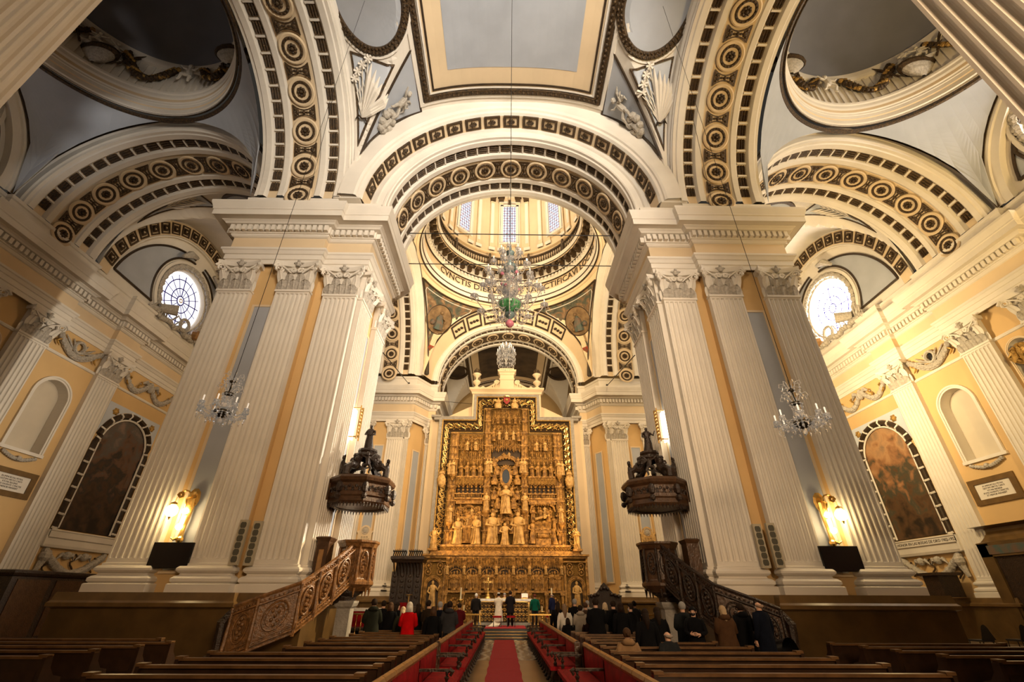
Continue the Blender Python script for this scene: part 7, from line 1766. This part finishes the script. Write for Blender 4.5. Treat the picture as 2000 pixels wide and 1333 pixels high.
def coat_mesh(hem, pose, wide=1., flare=1., hood=False):
    b = MB().mat(WHITE); b.smooth = True; n = 16; rows = []
    zs = [(1.475, .06, .055), (1.46, .085, .075), (1.43, .15, .095), (1.38, .195, .115), (1.28, .205, .125), (1.12, .185, .125), (.98, .19, .13), (.85, .205, .14), (.65, .21*flare, .15*flare), (.45, .22*flare, .16*flare), (.25, .24*flare, .18*flare)]
    if pose == 'sit': zs = zs[:6]+[(.98, .2, .16), (.86, .21, .2), (.78, .21, .2)]
    for z, rx, ry in zs:
        if z < hem and pose != 'sit': break
        rows.append([(rx*wide*cos(2*pi*k/n)*(1+.03*sin(3*k+z*9)*(z < 1.2)), ry*wide*sin(2*pi*k/n)*(1+.04*sin(5*k)*(z < 1.0)), z) for k in range(n)])
    b.grid(rows, True, True)
    for s in (-1, 1):
        if pose == 'fold': p = [(s*.15, 0, 1.41), (s*.205, -.01, 1.28), (s*.245, .0, 1.13), (s*.18, .12, 1.09), (s*.12, .2, 1.08)]
        elif pose == 'pray': p = [(s*.15, 0, 1.41), (s*.2, .0, 1.28), (s*.225, .05, 1.14), (s*.14, .15, 1.2), (s*.07, .23, 1.24)]
        else: p = [(s*.15, 0, 1.41), (s*.215, -.01, 1.28), (s*.25, -.02, 1.12), (s*.262, .02, .98), (s*.262, .055, .88)]
        b.tube(p, [.075*wide, .07*wide, .06*wide, .052*wide, .05*wide], 8)
        if pose == 'sit': b.tube([(s*.1, .02, .92), (s*.12, .4, .88), (s*.12, .41, .62)], [.12, .09, .07], 8)
    if hood: b.tube([(-.13, -.03, 1.42), (-.06, -.13, 1.46), (.06, -.13, 1.46), (.13, -.03, 1.42)], [.05, .075, .075, .05], 7)
    return mk_mesh(b, 'coat')
def legs_mesh(pose, skirt=False):
    b = MB().mat(WHITE); b.smooth = True
    for s in (-1, 1):
        if pose == 'sit': b.tube([(s*.11, .38, .84), (s*.11, .39, .6), (s*.11, .39, .48)], [.075, .065, .06], 8)
        else: b.tube([(s*.095, 0, .92), (s*.105, .02, .5), (s*.11, 0, .06)], [.105, .078, .065], 8)
        y = .39 if pose == 'sit' else 0; z = .40 if pose == 'sit' else 0
        b.tube([(s*.11, y-.05, z+.045), (s*.115, y+.1, z+.045), (s*.12, y+.19, z+.03)], [.045, .05, .035], 7)
    return mk_mesh(b, 'trousers')
def hair_mesh(kind):
    b = MB().mat(WHITE); b.smooth = True
    if kind == 'bald':
        b.tube([(-.083, .02, 1.59), (-.06, -.07, 1.57), (0, -.1, 1.56), (.06, -.07, 1.57), (.083, .02, 1.59)], [.018, .03, .034, .03, .018], 6)
    else:
        n = 12; rows = []
        for i in range(7):
            t = i/6*2.35; rows.append([(.097*sin(t)*cos(2*pi*k/n), (.108*sin(t)*sin(2*pi*k/n)-.012)-(.0 if sin(2*pi*k/n) < .3 else .012*i/3*sin(t)), max(1.625+.112*cos(t), 1.64 if sin(2*pi*k/n) > .1 else 1.5)) for k in range(n)])
        b.grid(rows, True, True)
        if kind == 'long':
            b.grid([[((.085+.02*j/5)*sin(a), -.035-(.075-.01*j/6)*cos(a), 1.64-.075*j) for a in [(-1.5+3*i/8) for i in range(9)]] for j in range(6)]); b.tube([(0, -.05, 1.62), (0, -.09, 1.45), (0, -.1, 1.27)], [.085, .075, .04], 8)
        if kind == 'bob': b.grid([[((.1+.015*j/3)*sin(a), -.02-(.09)*cos(a), 1.64-.06*j) for a in [(-1.9+3.8*i/10) for i in range(11)]] for j in range(4)]); b.tube([(0, -.05, 1.62), (0, -.07, 1.47)], [.09, .07], 8)
        if kind == 'bun': b.ball((0, -.1, 1.63), .05, 8); b.ball((0, -.12, 1.6), .04, 6)
    return mk_mesh(b, 'hair')
def face_mesh():
    b = MB().mat(BLACKP)
    for s in (-1, 1): b.ball((s*.032, .073, 1.605), .011, 6)
    b.mat(smat('lips', (.45, .15, .12))).ball((0, .08, 1.545), .018, 6, (1.2, .5, .4)); b.mat(SKIN)
    for s in (-1, 1): b.ball((s*.086, -.005, 1.59), .022, 6, (.4, .8, 1.2))
    return mk_mesh(b, 'face_features')
FACE = face_mesh(); _pc = {}
def person(x, y, h, label, coat, hair, hk='short', pose='down', hem=.6, wide=1., rz=0., z=0., trousers=(.012, .012, .014), hood=False, flare=1., extra=None, mask=False):
    """faces +Y (towards the altar) by default"""
    s = h/1.74; r = empty('person', (x, y, z), rz, label, 'person', 'wedding guests'); r.scale = (s, s, s)
    if pose == 'sit': r.location.z = z-.345*s
    inst(BODY[pose], 'body', r); inst(FACE, 'face_features', r)
    def child(key, fn, m, nm):
        if key not in _pc: _pc[key] = fn()
        o = inst(_pc[key], nm, r); o.material_slots[0].link = 'OBJECT'; o.material_slots[0].material = m; return o
    child(('coat', hem, pose, wide, hood, flare), lambda: coat_mesh(hem, pose, wide, flare, hood), smat('cloth_%d_%d_%d' % tuple(int(c*999) for c in coat), coat, .9, var=.25, vscale=6, spec=.08), 'coat' if hem > .3 else 'dress')
    child(('legs', pose), lambda: legs_mesh(pose), smat('cloth_%d_%d_%d' % tuple(int(c*999) for c in trousers), trousers, .9, spec=.08), 'trousers')
    child(('hair', hk), lambda: hair_mesh(hk), smat('hair_%d_%d_%d' % tuple(int(c*999) for c in hair), hair, .7, spec=.12), 'hair')
    if mask: b = MB().mat(BLACKP if mask == 2 else smat('pale_mask', (.5, .6, .7))); b.smooth = True; b.ball((0, .045, 1.545), .058, 8, (1.1, .8, .9)); b.build('face_mask', r)
    return r
BK, NV, GR = (.006, .006, .007), (.006, .008, .016), (.035, .035, .038); DH, BH, GH, LH = (.018, .01, .006), (.06, .03, .015), (.28, .27, .26), (.50, .38, .24)
def PX(px, Y):   # camera ray -> X at depth Y (used only to place guests on the floor where they stand)
    d = (px-1000)/874.5*rt-(1180-666.5)/874.5*up*1.0+fw; return d.x/d.y*Y-AX
LP_ = (7.6, 8.6, 9.55, 10.5, 11.6, 12.75, 13.65, 14.5, 15.4, 16.4, 17.4); RP_ = (7.85, 8.82, 9.8, 10.8, 11.9, 13.1, 14.0, 14.95, 15.9, 16.9)
def G(px, Y, h, label, coat, hair, *a, **k):
    X = PX(px, Y); R_ = LP_ if -5.2 < X < -1.9 else (RP_ if 1.8 < X < 5.7 else ())
    if R_ and Y < R_[-1]+1.0 and k.get('pose') != 'sit': Y = min(R_, key=lambda q: abs(q+.54-Y))+.54
    return person(PX(px, Y), Y, h, label, coat, hair, *a, **k)
G(801, 15.9, 1.72, 'woman in a long bright red coat with grey-blonde hair, seen from behind', (.55, .004, .006), (.52, .48, .42), 'bob', 'fold', .62, flare=1.25, wide=1.02, trousers=(.55, .004, .006))
G(731, 17.2, 1.80, 'man in a dark green parka with fur hood, leftmost standing guest', (.018, .02, .014), DH, 'short', 'fold', .7, wide=1.15, hood=True, rz=.3)
G(750, 19.4, 1.74, 'guest in black coat with dark hair beside the parka man', BK, DH, 'short', 'fold', .6, wide=1.15); G(764, 17.6, 1.70, 'dark-coated guest with bushy brown hair left of the red coat', BK, BH, 'bob', 'down', .55, wide=1.1)
G(778, 19.6, 1.68, 'woman turned sideways between the dark guests left of the red coat', BK, DH, 'long', 'down', .6, rz=-.9); G(789, 17.0, 1.58, 'woman in an olive coat with fair wavy hair just left of the red coat', (.03, .03, .018), LH, 'long', 'down', .5)
G(818, 19.2, 1.66, 'guest in black just right of the red coat', BK, DH, 'long', 'down', .6); G(838, 18.4, 1.76, 'bearded man in a dark brown jacket looking right in the left group', (.03, .02, .012), DH, 'short', 'fold', .65, wide=1.1, rz=-.5)
G(848, 15.6, 1.60, 'brown-haired woman in a black coat standing at the row right of the red coat', BK, BH, 'bob', 'down', .5, wide=1.12); G(860, 18.4, 1.72, 'man in a dark suit with grey cropped hair in the left group', NV, GH, 'short', 'down', .72)
G(872, 18.6, 1.66, 'dark-haired woman in black beside the grey-haired man', BK, DH, 'bob', 'down', .6, rz=-.4); G(879, 17.4, 1.74, 'man in a grey padded jacket at the right end of the left group', GR, DH, 'short', 'fold', .72, wide=1.15, hood=True)
G(898, 22.5, 1.64, 'person in a maroon robe standing left of the altar rail', (.10, .008, .012), DH, 'short', 'fold', .3, wide=1.1)
# sanctuary
PZ = .42
person(-1.74, 29.6, 1.66, 'man in a dark suit with white hair standing left of the altar', (.015, .013, .013), (.7, .68, .64), 'short', 'down', .75, z=PZ, wide=1.12)
b_ = person(-0.46, 30.2, 1.70, 'bride in a white gown with a train, hair in a flowered bun', (.75, .68, .56), DH, 'bun', 'pray', .2, z=.436, flare=1.15, trousers=(.75, .68, .56))
t = MB().mat(smat('cloth_749_680_560', (.75, .68, .56))); t.smooth = True; t.grid([[((-.05-.42*j/8)*1.0+(-.3+.6*i/8)*(.7+.5*j/8), -.1-.35*j/8, max(.012, .30-.29*(j/5)**.6+.01*sin(i*2)) if j < 5 else .012+.008*sin(i*2+j)) for i in range(9)] for j in range(9)]); t.build('gown_train', b_)
t = MB().mat(LINEN); [t.ball((.1*cos(a)*.6, -.06-.05*abs(sin(a)), 1.69+.02*sin(3*a)), .022, 5) for a in [k*.6 for k in range(10)]]; t.build('hair_flowers', b_)
person(0.22, 30.2, 1.78, 'groom in a dark tailcoat standing beside the bride', (.012, .010, .013), DH, 'short', 'fold', .6, z=.436)
p_ = person(-0.12, 33.05, 1.72, 'priest in pale golden vestments facing the couple behind the altar', (.70, .52, .26), GH, 'short', 'pray', .3, z=PZ, rz=pi, wide=1.2)
person(1.62, 29.7, 1.64, 'woman in a green jacket right of the altar', (.004, .085, .055), (.12, .03, .015), 'short', 'down', .75, z=PZ)
person(2.62, 29.9, 1.72, 'bald man in a navy suit turned towards the couple', (.01, .013, .045), GH, 'bald', 'down', .75, z=PZ, rz=.9, mask=2)
# right group
G(1089, 21.2, 1.72, 'dark-coated guest at the left edge of the right group', BK, DH, 'long', 'down', .6); G(1102, 19.0, 1.66, 'woman in a fitted white top with long light brown hair', (.70, .66, .58), (.20, .13, .08), 'long', 'down', .85)
G(1122, 21.5, 1.82, 'tall man in black with grey hair behind the beige jacket', BK, GH, 'short', 'fold', .65, wide=1.1); G(1132, 18.8, 1.62, 'person in a beige hooded jacket with bowed head', (.36, .31, .25), DH, 'short', 'fold', .8, wide=1.15, hood=True)
G(1143, 20.2, 1.70, 'guest in a brown jacket behind the beige hooded jacket', (.05, .03, .02), BH, 'short', 'down', .6); G(1163, 16.3, 1.84, 'broad man in a long black coat, largest of the right group', BK, DH, 'short', 'fold', .55, wide=1.25)
G(1147, 24.2, 1.76, 'grey-haired guest behind the broad black coat', (.3, .28, .25), GH, 'short', 'down', .7); G(1181, 20.5, 1.70, 'blonde woman behind the dark guests at right', (.05, .04, .03), LH, 'bob', 'down', .6)
G(1197, 17.8, 1.78, 'man in black suit with dark hair in the middle of the right group', BK, DH, 'short', 'fold', .7, wide=1.1); G(1211, 16.6, 1.72, 'dark-haired guest with white collar in the right group', BK, DH, 'bob', 'down', .7, wide=1.1)
G(1230, 17.5, 1.70, 'man in black with pale face mask turned left', BK, DH, 'short', 'fold', .7, rz=.8, mask=1); G(1238, 21.0, 1.76, 'guest in grey suit beyond the masked man', GR, DH, 'short', 'down', .7)
G(1257, 12.6, 1.62, 'woman in black with long wavy dark hair and a pink scarf', BK, DH, 'long', 'down', .5, wide=1.1); G(1280, 13.1, 1.64, 'woman in a black jacket with straight dark hair', BK, DH, 'long', 'fold', .6, wide=1.15)
G(1107, 18.0, 1.25, 'seated dark-haired guest before the white top', BK, DH, 'bob', 'down', .6); G(1146, 17.2, 1.30, 'child with brown hair before the beige jacket', (.04, .02, .02), BH, 'long', 'down', .6)
G(1218, 11.02, 1.60, 'seated woman in a camel coat with pale scarf and hair bun', (.30, .18, .09), BH, 'bun', 'sit', .5, wide=1.12, hood=True); G(1295, 11.02, 1.60, 'seated bald man in a dark quilted jacket', (.02, .022, .024), (.3, .24, .2), 'bald', 'sit', .5, wide=1.12, rz=.35)
G(1331, 14.2, 1.76, 'man in a long dark coat at the foot of the right pulpit stair', (.015, .017, .018), GH, 'short', 'fold', .45, wide=1.2); G(1350, 13.9, 1.66, 'hooded woman with a black mask looking towards the viewer', BK, BK, 'long', 'fold', .55, wide=1.05, rz=2.7, mask=2)
FUR = (.085, .042, .02); G(1408, 13.3, 1.68, 'blonde woman in a brown fur coat before the pulpit stair', FUR, (.40, .28, .16), 'long', 'fold', .35, wide=1.3, flare=1.1, hood=True)
G(1443, 14.15, 1.74, 'dark-haired man in a black hooded coat next to the bald man', BK, DH, 'short', 'fold', .45, wide=1.2, hood=True); G(1480, 13.5, 1.84, 'tall bald man in a navy coat with a face mask at the right end', NV, (.3, .2, .14), 'bald', 'down', .5, wide=1.12, rz=.45, mask=1)
# stroller
r = empty('stroller', (7.15, 14.1, 0), .3, 'black baby stroller beside the tall bald man', 'stroller')
b = MB().mat(BLACKP); b.smooth = True; b.grid([[(.28*cos(a)*(1-.2*t), -.3+.62*t*cos(.3)-.0, .62+.34*sin(a)*(1-.35*t)) for a in [pi*i/10 for i in range(11)]] for t in (0, .35, .7, 1)]); b.smooth = False; b.box(-.25, .25, -.35, .4, .42, .62); b.build('bassinet', r)
b = MB().mat(IRON); [b.tube([(s*.27, .45, .95), (s*.27, -.1, .5), (s*.27, -.45, .15)], .015, 5) for s in (-1, 1)]; [b.tube([(s*.27, -.45, .45), (s*.27, .1, .4), (s*.27, .45, .15)], .015, 5) for s in (-1, 1)]; b.tube([(-.27, .45, .95), (.27, .45, .95)], .02, 6); b.build('frame', r)
for sx in (-1, 1):
    for sy in (-.45, .45): b = MB().mat(BLACKP); b.tube([(sx*.29, sy+.13*cos(a*pi/6), .14+.13*sin(a*pi/6)) for a in range(13)], .022, 5); b.build('wheel', r)
# right aisle clutter: planters, red box, notice
for k, (x, y) in enumerate(((18.3, 20.5), (20.0, 20.7))):
    r = empty('round_backed_chair', (x, y, 0), .2, '%s dark round-backed chair standing empty in the right aisle' % ('left' if k == 0 else 'right'), 'chair', 'empty aisle chairs'); DKC = smat('dark_chair_paint', (.02, .02, .02), .6)
    b = MB().mat(DKC); b.box(-.28, .28, -.28, .28, .44, .5); b.build('seat', r); b = MB().mat(DKC); b.smooth = True; b.grid([[(.36*(1-.1*j)*cos(a_), -.3+.06*j*0, .5+.5*j/4*(.4+.6*sin(a_))) for a_ in [pi*i/12 for i in range(13)]] for j in range(5)]); b.build('backrest', r)
    for sx in (-1, 1):
        for sy in (-1, 1): b = MB().mat(DKC); b.tube([(sx*.24, sy*.24, .44), (sx*.28, sy*.28, 0)], .02, 5); b.build('leg', r)
r = empty('red_kiosk', (21.4, 19.6, 0), 0, 'dark red box with a notice at the right edge', 'box'); MB().mat(smat('dark_red_lacquer', (.06, .006, .006), .4)).box(-.9, .9, -.4, .4, 0, .95).build('cabinet', r)
MB().mat(LINEN).box(-.5, -.2, -.1, -.08, 1.15, 1.6).build('notice', r); b = MB().mat(BLACKP); b.lathe([(.14, .95), (.12, 1.4), (.05, 1.5)], (-.75, 0, 0), n=10); b.mat(smat('green_cap', (.05, .2, .02))).ball((-.78, 0, 1.55), .12, 8); b.build('bottle', r)
